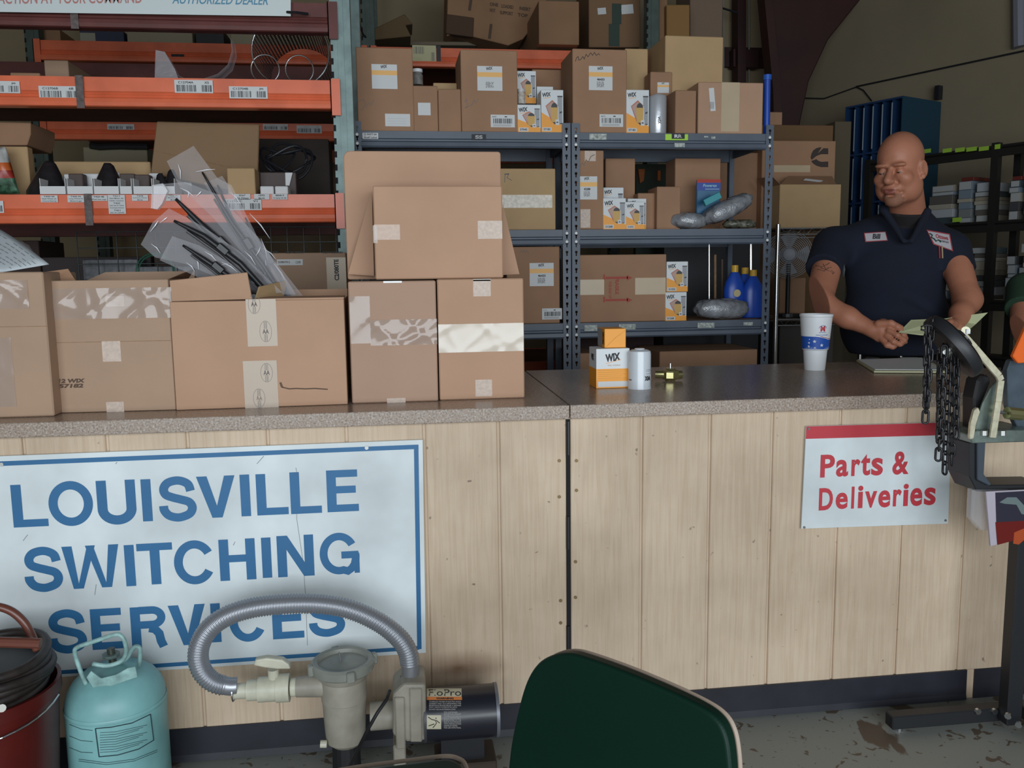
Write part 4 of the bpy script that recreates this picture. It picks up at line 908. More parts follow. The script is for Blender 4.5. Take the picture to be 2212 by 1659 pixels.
for i, (a, b, t) in enumerate(((138, 158, 376), (178, 215, 375), (225, 258, 372), (322, 350, 374))):
    bx((a, b, t, 403), YA + .14, .01, WT, 'white card divider behind the trays, %s of four' % ('first', 'second', 'third', 'fourth')[i], 'card_divider', 'card', zb=zt + .004)
o, f, w, h = bx((118, 326, 349, 402), YA + .32, .3, CARDY, 'long tan carton behind the white trays', zb=zt)
o, f, w, h = bx((0 - 60, 63, 316, 421), YA + .20, .05, CARDY, 'tan carton panel at far left of the lower level', zb=zt)
MB().prism([at(-60, 262, YA + .25), at(66, 265, YA + .25), at(66, 290, YA + .25), at(58, 314, YA + .25), at(-60, 314, YA + .25)][::-1], (0, .25, 0)).build('carton', CARDD, label='dim brown carton above the tan panel at far left', cat='box', bevel=.003)
# crisp packet and clear bag
rows_ = []
cb = MB(); n_ = 12
for i in range(n_ + 1):
    v = i / n_; row = []
    for j in range(9):
        u = j / 8; x = -30 + (72 - 30 * v) * u + 0; y = 418 - 100 * v
        p = at(x, y, YA + .10 - .03 * math.sin(PI * u) * math.sin(PI * v) + .004 * math.sin(9 * u + 7 * v)); row.append(p)
    rows_.append(row)
cb.sheet(rows_); cb.mi = [(0 if (f_ // 8) >= 8 else 1 if (f_ // 8) >= 6 else 2 if (f_ // 8) >= 4 else 3) for f_ in range(len(cb.f))]
cb.build('foil_bag', [mat('bag white', (.5, .5, .48), .25), mat('bag orange', (.60, .13, .03), .3), mat('bag red', (.35, .03, .02), .3), mat('bag green', (.05, .12, .07), .3, noise=.7, scale=50)], label='striped white, orange and green bag at far left', cat='bag', smooth=True, solid=.004)
o, g_ = pb_box([(338, 262), (560, 268), (556, 400), (500, 412), (325, 375)], YA + .24, .02, mat('leaning board', (.27, .165, .085), .8, noise=.06, scale=4), 'large brown cardboard sheet standing on the lower level', 'cardboard_sheet', 'sheet')
mb = MB(); stroke(mb, g_, [g_.hit(333, 326), g_.hit(400, 340), g_.hit(500, 362)], .0025, 0, .0012); mb.build('crease', CARDE, o)
bx((491, 551, 363, 420), YA + .03, .12, CARDY, 'pale tan box standing right of the wiper sleeves', zb=zt)
for i, (a, b) in enumerate(((562, 591), (594, 622))):
    bx((a, b, 402, 418), YA + .01, .09, WT, 'tiny white box on the lower beam, %s of the pair' % ('left', 'right')[i], 'small_box', zb=zt)
bx((562, 640, 372, 418), YA + .13, .10, BRN, 'dull brown box behind the tiny white boxes', zb=zt)
MB().prism([at(616, 373, YA + .12), at(632, 373, YA + .12), at(625, 401, YA + .12), at(617, 401, YA + .12)][::-1], (0, .003, 0)).build('card_flap', WT, label='white tapered card flap beside the tiny white boxes', cat='flap')
# coil of cable
e = empty('cable_coil', at(618, 370, YA + .3), 'black cable coil lying behind the tiny white boxes', 'cable')
for k, (px, py, rr, tilt) in enumerate(((618, 345, .085, .2), (625, 350, .10, -.4), (600, 340, .07, .6), (633, 342, .095, .1))):
    c = at(px, py, YA + .32 + .03 * k); pts = [c + Vector((rr * math.cos(a), .03 * math.sin(a + tilt), rr * .62 * math.sin(a) + .02 * math.sin(2 * a + k))) for a in [2 * PI * i / 32 for i in range(32)]]
    MB().tube(pts, .0055, 7, closed=True).build('cable_loop', BLACKS, e)
lump(at(612, 385, YA + .34), .055, .05, .03, 0, 'black bundle under the cable coil', 'cable_bundle', 'cable', BLACKS, 7)
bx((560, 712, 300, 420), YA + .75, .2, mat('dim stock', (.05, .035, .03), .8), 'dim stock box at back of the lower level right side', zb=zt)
bx((180, 318, 318, 350), YR + .1, .3, MATS['cream carton'], 'cream carton with a black ribbed hose before it', zb=zB[1] - .5)
for k in range(1): MB().tube([at(x, y, 5.43) for x, y in ((195, 314), (215, 317), (232, 316), (260, 315), (290, 316), (320, 316))], .02, 8).build('ribbed_hose', BLACK, label='black ribbed hose lying far back at left', cat='hose')
# wire mesh basket below the lower beam, with green rings
def grid(root, x0, x1, y0, y1, Y, nx, nz, m, r=.0025):
    a = at(x0, y1, Y); b = at(x1, y0, Y)
    for i in range(nx + 1):
        x = a.x + (b.x - a.x) * i / nx; MB().tube([(x, Y, a.z), (x, Y, b.z)], r, 6).build('wire', m, root)
    for i in range(nz + 1):
        z = a.z + (b.z - a.z) * i / nz; MB().tube([(a.x, Y - .004, z), (b.x, Y - .004, z)], r, 6).build('wire', m, root)
DW = mat('dark wire', (.035, .04, .04), .4, metal=.5)
e = empty('wire_basket', at(300, 640, 4.0), 'dark wire mesh basket standing behind the open cartons', 'basket'); grid(e, 175, 420, 500, 640, 4.0, 6, 4, DW)
e = empty('wire_basket', at(660, 600, 4.0), 'dark wire mesh basket right of the wiper blades', 'basket'); grid(e, 555, 725, 490, 620, 4.0, 5, 4, DW)
bx((180, 300, 560, 640), 4.05, .13, mat('grey stock', (.09, .09, .10), .3, noise=.5, scale=30), 'grey plastic-wrapped stock inside the left wire basket', 'wrapped_stock', 'package', zb=.95)
bx((302, 420, 575, 640), 4.05, .13, mat('grey stock two', (.13, .14, .15), .4, noise=.5, scale=30), 'greenish grey stock box behind the green rings', 'wrapped_stock', 'package', zb=.95)
for i, rr in enumerate((.078, .070)):
    c = at(336, 585, 3.85); MB().tube([c + Vector((rr * math.cos(a), .01 * i, rr * .95 * math.sin(a))) for a in [2 * PI * k / 40 for k in range(40)]], .0032, 8, closed=True).build('green_ring', mat('green ring', (.03, .12, .08), .35), label='%s thin green ring standing behind the second carton' % ('outer', 'inner')[i], cat='ring')
o, f, w, h = bx((585, 748, 546, 640), 3.2, .3, CARDG, 'printed carton behind the open carton, marked with a number', zb=0.0)
rc = f.rect(598, 560, 654, 573); mb = MB(); plate(mb, f, rc); l = mb.build('white_label', PAPER, o)
mb = MB(); put_text(mb, f, '2C080UTE-1J', sub_rc(rc, .05, .3, .5, .7), .04); put_text(mb, f, 'C2/08', sub_rc(rc, .72, .3, .92, .7), .02); mb.build('lettering', INKG, l)
mb = MB(); rc = f.rect(704, 578, 750, 588); put_text(mb, f, 'C2/080TE', rc, .04, rot=PI / 2)
for a, b in ((578, 600), (617, 655), (697, 740)): put_text(mb, f, '3ZTC0000', f.rect(a, 541.5 + 1.5, b, 546 + 1), .03)
mb.build('carton_print', INK, o)
mb = MB(); put_quad(mb, f, f.rect(706, 556, 748, 640), 0, .0004); mb.build('tan_band', TAPEB, o)

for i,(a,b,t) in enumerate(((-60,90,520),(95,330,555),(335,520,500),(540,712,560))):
    bx((a,b,t,700), YA2-.35, .3, mat('shade filler %d'%i, ((.05,.03,.025),(.045,.035,.035),(.06,.04,.03),(.04,.035,.03))[i], .8), 'dark stock carton deep on the bottom level, %s'%('far left','second from left','third from left','beside the upright')[i], zb=zA[3])  # added cartons, coloured dark to give the shade below the lower beam

# ================================================================ open and closed cartons on the worktop
def open_carton(pts, dep, m, label, t=.004, lean=0):
    """pts = pixels of the front face: bottom left, bottom right, top right, top left"""
    bl = atz(*pts[0], CT); br = atz(*pts[1], CT); u = (br - bl); u.z = 0; w = u.length; u.normalize()
    f = Face(bl, u); (_, h1) = f.hit(*pts[3]); (_, h2) = f.hit(*pts[2]); h = (h1 + h2) / 2; b = -f.n
    e = empty('open_carton', bl + u * w / 2 + b * dep / 2, label, 'box')
    P = lambda a, d, z: f.P(a, z) + b * d
    def wall(name, q0, q1, q2, q3, n): MB().prism([q0, q1, q2, q3], n).build(name, m, e, bevel=.0015)
    wall('front_wall', P(0, 0, 0.001), P(0, 0, h), P(w, 0, h), P(w, 0, 0.001), b * t)
    wall('back_wall', P(0, dep, 0.001), P(0, dep, h), P(w, dep, h), P(w, dep, 0.001), -b * t)
    wall('side_wall', P(0, t, 0.001), P(0, t, h), P(0, dep - t, h), P(0, dep - t, 0.001), u * t)
    wall('side_wall', P(w - t, t, 0.001), P(w - t, t, h), P(w - t, dep - t, h), P(w - t, dep - t, 0.001), u * t)
    MB().prism([P(t, t, .002), P(w - t, t, .002), P(w - t, dep - t, .002), P(t, dep - t, .002)], (0, 0, .004)).build('bottom', m, e)
    return e, f, w, h, P
def glare(mb, f, px0, py0, px1, py1, wd, n=6):
    a = f.hit(px0, py0); b = f.hit(px1, py1); pts = [(a[0] + (b[0] - a[0]) * i / n, a[1] + (b[1] - a[1]) * i / n + .002 * math.sin(3 * i)) for i in range(n + 1)]
    for i in range(n):
        w0 = wd * math.sin(PI * (i + .05) / (n + .1)); w1 = wd * math.sin(PI * (i + 1.05) / (n + 1.1)); put_poly(mb, f, [(pts[i][0], pts[i][1] - w0), (pts[i + 1][0], pts[i + 1][1] - w1), (pts[i + 1][0], pts[i + 1][1] + w1), (pts[i][0], pts[i][1] + w0)], 0, .0012 + zstep())
def wrinkled_tape(ob, f, q, seed=0, amp=.0050, name='tape', m=None):
    """a strip of clear tape with real creases that catch the daylight"""
    rc = f.rect(*q); rnd = random.Random(seed); mb = MB(); nu = 44; nv = 10; rows = []
    ph = [(rnd.uniform(20, 70), rnd.uniform(-90, 90), rnd.uniform(0, 6)) for _ in range(5)]
    for j in range(nv + 1):
        v = rc[1] + (rc[3] - rc[1]) * j / nv; row = []
        for i in range(nu + 1):
            u = rc[0] + (rc[2] - rc[0]) * i / nu
            hgt = sum(max(0, math.sin(a * u + b * v + c)) ** 6 for a, b, c in ph) * amp * .6
            row.append(f.P(u, v, .0008 + hgt))
        rows.append(row)
    mb.sheet(rows); return mb.build(name, m or TAPEC, ob, smooth=True)
TAPEC = mat('glossy clear tape', (.55, .43, .36), .12, alpha=.45, spec=1.0)
# left carton with its paper
o, f, w, h = bx((-75, 105, 588, 905), None, .22, CARDG, 'tall grey-tan taped carton at the left end of the worktop', zb=CT + .0008)
wrinkled_tape(o, f, (-75, 605, 62, 668), 2); wrinkled_tape(o, f, (-75, 730, 30, 880), 5, .0012)
mb = MB(); put_quad(mb, f, f.rect(-75, 705.5, 105, 706.5), 0, .0005); mb.build('fold_line', CARDE, o)
ztop = CT + h
p0, p1, p2, p3 = at(-50, 470, 2.50), at(106, 571, 2.32), at(0, 589, 2.28), at(-60, 589, 2.26)
fpz = max(0, 0)
rows_ = []
for i in range(9):
    v = i / 8; rows_.append([(p3 + (p0 - p3) * v) + ((p2 + (p1 - p2) * v) - (p3 + (p0 - p3) * v)) * (j / 8) + Vector((0, 0, .010 * math.sin(PI * j / 8))) for j in range(9)])
pm = MB().sheet(rows_).build('printed_form', mat('form paper', (.52, .56, .58), .6), label='printed paper form lying slanted on the left carton', cat='paper', smooth=True, solid=.0006)
nrm = (p1 - p3).cross(p0 - p3).normalized(); ff = Face(p3 + (p0 - p3) * .5, (p1 - p0), (p0 - p3)); ff.v = ff.n.cross(ff.u) * 1.0
mb = MB()
lines_ = []
for k in range(7):
    a = p3 + (p0 - p3) * (.25 + .1 * k); b = p2 + (p1 - p2) * (.25 + .1 * k); up = Vector((0, -.002, .012)); dd = (p0 - p3) * .008
    n_ = 12
    for j in range(n_):
        if (j * 7 + k * 3) % 5 == 0: continue
        u0, u1 = j / n_, (j + .75) / n_
        q0 = a + (b - a) * u0 + Vector((0, 0, .010 * math.sin(PI * u0))) + up * .25; q1 = a + (b - a) * u1 + Vector((0, 0, .010 * math.sin(PI * u1))) + up * .25
        mb.add([q0, q1, q1 + dd, q0 + dd], [(0, 1, 2, 3)])
mb.build('form_print', INKG, pm)
lump(at(25, 548, 2.60), .05, .04, .035, 0, 'clear plastic cup-like wrap behind the paper form', 'clear_wrap', 'plastic wrap', PLAS, 9)

# second carton, open
e, f, w, h, P = open_carton([(124, 893), (380, 886), (364, 596), (104, 614)], .26, CARDG, 'open grey-tan carton stamped 12 and 57182, second from left')
wrinkled_tape(e, f, (112, 622, 372, 688), 11); mb = MB(); put_quad(mb, f, f.rect(112, 737.4, 372, 738.4), 0, .0005); mb.build('fold_line', CARDE, e)
tape(e, f, (221, 737, 261, 781), TAPEM); tape(e, f, (230, 868, 268, 891), TAPEM); tape(e, f, (228, 640, 268, 662), TAPEM)
mb = MB(); put_text(mb, f, '12 WIX', f.rect(126, 818, 184, 827), .05, .15); put_text(mb, f, '57182', f.rect(127, 829, 180, 838), .05, .15); mb.build('stamped_print', INKB, e)
mb = MB(); mb.prism([P(-.06, .05, h + .018), P(.03, .06, h + .030), P(.045, .08, h - .012), P(-.02, .05, h - .015)], (0, .003, 0)); mb.build('raised_flap', CARDD, e)
MB().prism([P(.0, .26, h), P(w, .26, h), P(w, .265, h + .022), P(.05, .265, h + .022)], (0, .004, 0)).build('rear_flap', CARDG, e)
MB().prism([P(w - .01, .03, h), P(w - .01, .22, h), P(w + .015, .2, h + .028), P(w + .01, .05, h + .010)], (.003, 0, 0)).build('side_flap', CARDD, e)
# third carton, open, with wiper blades
e, f, w, h, P = open_carton([(381, 887), (751, 874), (745, 645), (370, 653)], .30, CARD, 'wide open tan carton full of wiper blades')
q = [f.hit(*p) for p in ((371, 651), (545, 646), (532, 588), (362, 606))]
MB().prism([f.P(a, b, .003 - .02 * (i > 1)) for i, (a, b) in enumerate(q)], -f.n * .004).build('front_flap', CARD, e, bevel=.0015, label='raised front flap')
MB().prism([P(w * .47, .02, h - .002), P(w * .49, .06, h + .035), P(w * .62, .20, h + .05), P(w * .60, .16, h)], (.004, 0, 0)).build('inner_flap', CARDY, e)
MB().prism([P(.55 * w, .296, h), P(w, .296, h), P(w, .31, h + .022), P(.5 * w, .31, h + .022)], (0, .004, 0)).build('rear_flap', CARD, e)
MB().prism([P(w * .5, 0.002, h + .0005), P(w, 0.002, h + .0005), P(w, .09, h + .004), P(w * .5, .09, h + .004)], (0, 0, .004)).build('top_flap', CARD, e)
MATT = mat('printed beige tape', (.50, .40, .31), .4)
for q4, ell in (((533, 646, 598, 748), ((549, 657, 12, 20), (574, 716, 12, 22))), ((527, 779, 600, 882), ((576, 805, 12, 20), (560, 860, 12, 20)))):
    rc = f.rect(*q4); mb = MB(); plate(mb, f, rc); tp = mb.build('printed_tape', MATT, e); mb = MB()
    for cx, cy, rx_, ry_ in ell:
        a, b = f.hit(cx, cy); k = 2.3 / 1850
        stroke(mb, f, arc(a, b, rx_ * k, ry_ * k, 0, 360, 24)[:-1], .0008, 0, .0011, True)
        for dx in (-.0035, -.0012, .0012, .0035): stroke(mb, f, [(a + dx, b - ry_ * k * .95), (a + dx, b - ry_ * k * .25)], .0008, 0, .0011); stroke(mb, f, [(a + dx, b + ry_ * k * .25), (a + dx, b + ry_ * k * .95)], .0008, 0, .0011)
        put_text(mb, f, 'AA', (a - .008, b - .006, a + .008, b + .006), .03)
    mb.build('tape_print', INKG, tp)
mb = MB(); scribble(mb, f, [f.hit(*p) for p in ((605, 826), (608, 836), (625, 840), (640, 839), (660, 840), (680, 839), (708, 841))], .0035); scribble(mb, f, [f.hit(607, 826), f.hit(612, 838)], .002); mb.build('scuff_mark', mat('scuff', (.13, .08, .05), .8), e)
# the two taped cartons
o3, f3, w3, h3 = bx((756, 944, 607, 872), None, .30, mat('cardboard rosy', (.42, .262, .18), .7, noise=.05, scale=5, bump=.05, bscale=250), 'grey-rose taped carton, left of the pair under the tilted boxes', zb=CT + .0008)
wrinkled_tape(o3, f3, (756, 640, 800, 742), 21, .0016); wrinkled_tape(o3, f3, (800, 690, 944, 745), 23)
tape(o3, f3, (828, 607, 868, 611), mat('bright tape edge', (.8, .78, .76), .2)); tape(o3, f3, (836, 860, 876, 871), TAPEM)
o4, f4, w4, h4 = bx((947, 1132, 602, 865), None, .30, CARD, 'tan taped carton, right of the pair under the tilted boxes', zb=CT + .0008)
wrinkled_tape(o4, f4, (947, 699, 1131, 760), 31, .0016, m=mat('milky tape', (.78, .68, .56), .22, alpha=.8, spec=.8))
tape(o4, f4, (1022, 604, 1060, 640), TAPEM); tape(o4, f4, (1027, 820, 1063, 856), TAPEM); tape(o4, f4, (1022, 603, 1060, 607), MATS['bright tape edge'])
zt3 = CT + max(h3, h4) + .002
g5 = Face((0, 2.50, zt3)); a0 = g5.hit(746, 460)[0]; a1 = g5.hit(1083, 460)[0]; b1 = g5.hit(900, 327)[1]; r_ = .02
pts = arc(a1 - .006, .006, .006, .006, -90, 0, 4) + arc(a1 - r_ * .4, b1 - r_ * .4, r_ * .4, r_ * .4, 0, 90, 4) + arc(a0 + r_, b1 - r_, r_, r_, 90, 180, 6) + arc(a0 + .006, .006, .006, .006, 180, 270, 4)
MB().prism([g5.P(a, b + .0005) for a, b in pts][::-1], (0, .16, 0)).build('carton', CARD, label='large plain carton with rounded corners stacked behind the tilted one', cat='box', bevel=.002)
o6, f6, w6, h6 = bx((808, 1086, 401, 602), 2.345, .135, CARD, 'plain carton in front of the stacked pair, two tape patches', zb=zt3)
tape(o6, f6, (808, 485, 864, 518), mat('soft tape', (.52, .36, .27), .35, noise=.08, scale=100)); tape(o6, f6, (1032, 477, 1085, 516), TAPEM); wrinkled_tape(o6, f6, (806, 487, 815, 525), 3, .0015)
for pts_, nm in ((((803, 410), (808, 596), (752, 592)), 'left'), (((1086, 440), (1122, 592), (1086, 594)), 'right')):
    g_ = Face((0, 2.47 if nm == 'left' else 2.47, 0)); P_ = [g_.P(*g_.hit(*p)) for p in pts_]
    MB().prism(P_[::-1] if nm == 'left' else P_[::-1], (0, .003, 0)).build('side_flap', CARD, o6)
# wiper blades in clear sleeves
YW = 2.42
SLV = mat('sleeve plastic', (.42, .40, .43), .24, alpha=.13, spec=.6, bump=.5, bscale=16)
BLK = mat('wiper black', (.015, .015, .017), .4)
def blade(px, lab, dY=0, wd=.006, sleeve=None, lump_=True):
    pts = [at(x, y, YW + dY + .0 * i) for i, (x, y) in enumerate(px)]; c = pts[0]
    e_ = empty('wiper_blade', pts[-1], lab, 'wiper blade', 'wiper blades in the wide open carton')
    cr = [];
    for i in range(len(pts) - 1):
        for k in range(6): cr.append(pts[i].lerp(pts[i + 1], k / 6))
    cr.append(pts[-1])
    MB().tube(cr, [wd * (.45 + .55 * min(1, i / 6)) for i in range(len(cr))], 8).build('blade_arm', BLK, e_, smooth=True)
    n = (pts[-1] - pts[0]).normalized(); side = Vector((n.z, 0, -n.x)); m_ = len(cr) // 2
    MB().tube([cr[3] + side * .009, cr[m_] + side * .013, cr[-4] + side * .010], wd * .45, 6).build('rubber_edge', BLK, e_)
    MB().box(cr[m_] - side * .003, (.035, .018, .02), Vector((1, 0, 0)).rotation_difference(n).to_matrix()).build('mount_clip', BLK, e_, bevel=.003)
    if sleeve:
        g_ = Face((0, YW + dY + .012, 0)); q = [g_.P(*g_.hit(*p)) for p in sleeve]; rnd = random.Random(len(lab))
        MB().prism(q, (0, .0008, 0)).build('clear_sleeve', SLV, e_)
        mb = MB()
        for k in range(5):
            i0 = rnd.randrange(len(q)); j0 = (i0 + 2 + k % 2) % len(q); s0 = q[i0].lerp(q[j0], .15 + .1 * k); s1 = q[i0].lerp(q[j0], .35 + .1 * k) + Vector((rnd.uniform(-.02, .02), -.001, rnd.uniform(-.02, .02)))
            mb.tube([s0 + Vector((0, -.004, 0)), s0.lerp(s1, .5) + Vector((.003, -.005, .002)), s1 + Vector((0, -.004, 0))], [.0004, .0016, .0003], 5)
        mb.build('sleeve_creases', mat('crease shine', (.85, .86, .9), .1, spec=1), e_, kind='stuff')
    return e_
blade([(437, 372), (500, 480), (570, 575), (640, 690)], 'wiper blade standing highest in a clear sleeve with cloudy top', .05, .006, [(360, 348), (418, 315), (470, 385), (500, 400), (520, 440), (560, 520), (655, 640), (600, 640), (460, 470), (386, 400)])
blade([(380, 430), (440, 490), (520, 560), (640, 690)], 'thick wiper blade second from top under a curled sleeve end', .02, .009, [(345, 398), (400, 393), (470, 420), (560, 515), (640, 636), (580, 636), (480, 520), (385, 430)])
blade([(376, 477), (440, 510), (520, 570), (620, 680)], 'wiper blade in the middle with a wide torn sleeve', -.01, .008, [(304, 528), (330, 480), (365, 450), (440, 490), (520, 545), (610, 632), (560, 636), (470, 600), (400, 570), (335, 556)])
blade([(395, 530), (440, 560), (500, 600), (600, 700)], 'lowest wiper blade partly behind the raised flap', -.03, .007, [(372, 510), (430, 530), (500, 570), (570, 632), (430, 600), (345, 562)])
blade([(470, 400), (500, 470), (560, 560), (660, 700)], 'slim wiper blade at the right of the bundle in a crinkled sleeve', .09, .005, [(440, 395), (480, 380), (500, 410), (530, 480), (560, 540), (640, 640), (600, 640), (520, 520)])
blade([(530, 470), (560, 530), (600, 590), (650, 690)], 'short wiper blade nearest the right end of the carton', .11, .005, None)
g_ = Face((0, YW + .0, 0)); q = [g_.P(*g_.hit(*p)) for p in ((328, 400), (352, 396), (362, 412), (350, 440), (340, 452), (326, 450))]
MB().prism(q, (0, .02, 0)).build('curled_sleeve_end', PLAS2, bpy.data.objects['wiper_blade.001'])

# ---------------------------------------------------------------- right-hand worktop goods
o, f, w, h = bx((1288, 1360, 753, 839), None, .095, WHITE, 'large white and orange filter box standing on the worktop', 'filter_box', zb=CT + .0008, bevel=.0012)
mb = MB()
put_quad(mb, f, (0, 0, w, h * .49), 0, .0005); put_quad(mb, f, (w * .05, h * .03, w * .96, h * .17), 1, .0007)
put_text(mb, f, 'WIX', (w * .28, h * .68, w * .72, h * .88), .05, .1, 2, .0008, rot=.12); a = (w * .29, h * .62); stroke(mb, f, [a, (w * .74, h * .72)], .0012, 0, .0008)
for k in range(5): put_quad(mb, f, (w * .05, h * (.25 + .05 * k), w * (.9 - .1 * (k % 2)), h * (.256 + .05 * k)), 3, .0008)
put_text(mb, f, 'FILTERS', (w * .35, h * .56, w * .72, h * .59), 0, 0, 3, .0008)
fl = Face(f.P(0, 0), (0, 1, 0)); fl = Face(f.P(0, 0) + Vector((0, .095, 0)), (0, -1, 0)); put_quad(mb, fl, (0, 0, .095, h * .49), 0, .0005); put_text(mb, fl, 'WIX', (.03, h * .68, .065, h * .85), .05, 0, 2, .0008)
mb.build('box_print', [ORANGEP, PAPER, INK, mat('dim orange print', (.45, .22, .05), .6)], o)
ob2, f2, w2, h2 = bx((1306, 1352, 710, 756), atz(1288, 839, CT).y + .012, .09, ORANGEP, 'small orange filter box on top of the larger one', 'filter_box', zb=CT + h + .0016, bevel=.0012, rot=0)
fl = Face(f2.P(0, 0) + Vector((0, .09, 0)), (0, -1, 0)); mb = MB(); put_quad(mb, fl, (.002, .002, .06, h2 - .002), 0, .0005); put_text(mb, fl, 'X', (.062, .01, .085, h2 - .01), .05, 0, 1, .0007)
put_poly(mb, f2, [(w2 * .02, h2 * .02), (w2 * .05, h2 * .02), (w2 * .52, h2 * .52), (w2 * .50, h2 * .53)], 2, .0005); put_poly(mb, f2, [(w2 * .5, h2 * .5), (w2 * .98, h2 * .9), (w2 * .98, h2 * .92), (w2 * .5, h2 * .53)], 2, .0005)
mb.build('box_print', [GREYP, INK, mat('orange fold', (.65, .25, .02), .5)], ob2)
c = atz(1388, 842, CT); Rc = .0345; c = Vector((c.x, c.y + Rc, CT))
e = empty('oil_filter', c, 'white spin-on oil filter standing upside down beside the filter box', 'filter')
hh = at(1388, 752, c.y).z - CT
MB().lathe([(1e-4, 0), (Rc, 0), (Rc, .004), (Rc - .001, .007), (Rc - .001, hh * .86), (Rc * .93, hh * .93), (Rc * .7, hh * .965), (Rc * .45, hh * .975), (Rc * .40, hh), (1e-4, hh)], c, n=40).build('can', mat('white enamel', (.62, .66, .70), .22, spec=.6), e, smooth=True, auto=40)
def cyl_text(mb, c, R_, st, a0, a1, z0, z1, bold=.03, mi=0, flip=False, rot90=False):
    vs, fs_, x0, y0, x1, y1 = text_geo(st, bold); out = []
    for x, y in vs:
        a = (x - x0) / (x1 - x0); b = (y - y0) / (y1 - y0)
        if flip: a, b = 1 - a, 1 - b
        if rot90: a, b = b, 1 - a
        t = a0 + (a1 - a0) * a; out.append((c.x + (R_ + .0006) * math.cos(t), c.y + (R_ + .0006) * math.sin(t), c.z + z0 + (z1 - z0) * b))
    mb.add(out, fs_, mi)
mb = MB(); cyl_text(mb, c, Rc, 'WIX', -1.38, -.72, .026, .040, .05, flip=True); cyl_text(mb, c, Rc, '51068', -2.95, -2.55, .026, .030, .03)
for z in (.046, .054, .058): mb.tube([(c.x + (Rc + .0002) * math.cos(a), c.y + (Rc + .0002) * math.sin(a), CT + z) for a in [-1.25 + .06 * k for k in range(12)]], .0003, 4)
mb.build('can_print', INK, e)
c = atz(1452, 824, CT); c = Vector((c.x, c.y + .02, CT)); BR = mat('brass', (.50, .45, .22), .25, metal=.9)
e = empty('brass_fitting', c, 'brass fitting with a small steel stem lying on the worktop', 'fitting')
MB().lathe([(1e-4, 0), (.016, 0), (.018, .004), (.026, .006), (.028, .010), (.028, .028), (.026, .033), (.016, .036), (.014, .040), (1e-4, .040)], c, n=8).build('body', BR, e, bevel=.001)
MB().cyl(c + Vector((0, 0, .038)), c + Vector((0, 0, .055)), .0035, 12).build('stem', CHROME, e)
MB().cyl(c + Vector((-.02, 0, .02)), c + Vector((-.045, .01, .02)), .012, 14).build('side_port', BR, e); MB().cyl(c + Vector((.02, 0, .018)), c + Vector((.036, .004, .018)), .014, 14).build('side_port', BR, e)
# foam cup
c = atz(1767, 800, CT); c = Vector((c.x, c.y + .025, CT)); H = at(1767, 678, c.y).z - CT; sc_ = 2.78 / 1850
r0, r1, r2 = 22.5 * sc_, 29 * sc_, 36 * sc_
e = empty('foam_cup', c, 'tall white foam cup with blue starred band on the worktop', 'cup')
hk = H * .375
MB().lathe([(1e-4, .002), (r0 - .002, .002), (r0, 0), (r0 + .001, .004), (r1 - .004, hk - .004), (r1, hk), (r1 + .001, hk + .003), (r2 - .001, H - .010), (r2 + .001, H - .008), (r2 + .001, H), (r2 - .002, H), (r2 - .003, H - .004), (r1 - .003, hk), (1e-4, hk)], c, n=44).build('cup_body', mat('foam white', (.76, .78, .80), .45), e, smooth=True, auto=40)
def cr_(z): return r1 + (r2 - r1) * (z - hk) / (H - hk) + .0008
mb = MB(); nn = 40; zb0, zb1 = hk + H * .01, hk + H * .235
def cp(a, z, k=0): return (c.x + (cr_(z) + k) * math.cos(a), c.y + (cr_(z) + k) * math.sin(a), CT + z)
VA = math.atan2(-c.y, -c.x)
def top(a): t = (a - VA + PI) % (2 * PI) - PI; return zb1 - (.011 * min(1.0, max(0, t)) ** 1.5)
for i in range(nn):
    a0 = VA - PI + 2 * PI * i / nn; a1 = VA - PI + 2 * PI * (i + 1) / nn
    if i == nn - 1: a1 -= 1e-4
    mb.add([cp(a0, zb0), cp(a1, zb0), cp(a1, top(a1)), cp(a0, top(a0))], [(0, 1, 2, 3)], 0)
    if top(a1) < zb1 - .002: mb.add([cp(a0, top(a0) + .0018), cp(a1, top(a1) + .0018), cp(a1, top(a1) + .0040), cp(a0, top(a0) + .0036)], [(0, 1, 2, 3)], 1)
for a, zf, r in ((-.45, .50, .0036), (-.06, .62, .0052), (-.48, .22, .0040), (-.02, .12, .0030), (.46, .32, .0054), (-.42, .78, .0022)):
    zz = zb0 + (zb1 - zb0) * zf; pts = []; a += VA
    for k in range(10):
        rr = r * (1.2 if k % 2 == 0 else .5); t = PI / 2 + PI * k / 5; pts.append(cp(a + rr * math.cos(t) / r1, zz + rr * math.sin(t), .0004))
    mb.add(pts, [tuple(range(10))], 2)
mb.build('band_print', [mat('cup blue', (.02, .09, .42), .4), mat('cup red', (.42, .06, .08), .4), WHITE], e)
mb = MB(); cc = Vector((c.x, c.y, CT)); cyl_text(mb, cc, cr_(H * .75), 'M', VA + .30, VA + .62, H * .70, H * .80, .06, 0); cyl_text(mb, cc, cr_(H * .63) + .0004, 'Fueling the American Spirit', VA + .02, VA + .90, H * .625, H * .65, .01, 1)
mb.tube([cp(VA + .46 + .26 * math.cos(t), H * .755 + .010 * math.sin(t), .0003) for t in [0.1 + (PI - .2) * k / 12 for k in range(13)]], .0006, 4, mi=1)
mb.tube([cp(a, H * .683, .0003) for a in (VA + .20, VA + .46, VA + .72)], .0006, 4, mi=1); mb.build('emblem_print', [mat('cup logo red', (.50, .04, .06), .4), mat('cup logo blue', (.03, .12, .42), .4)], e)
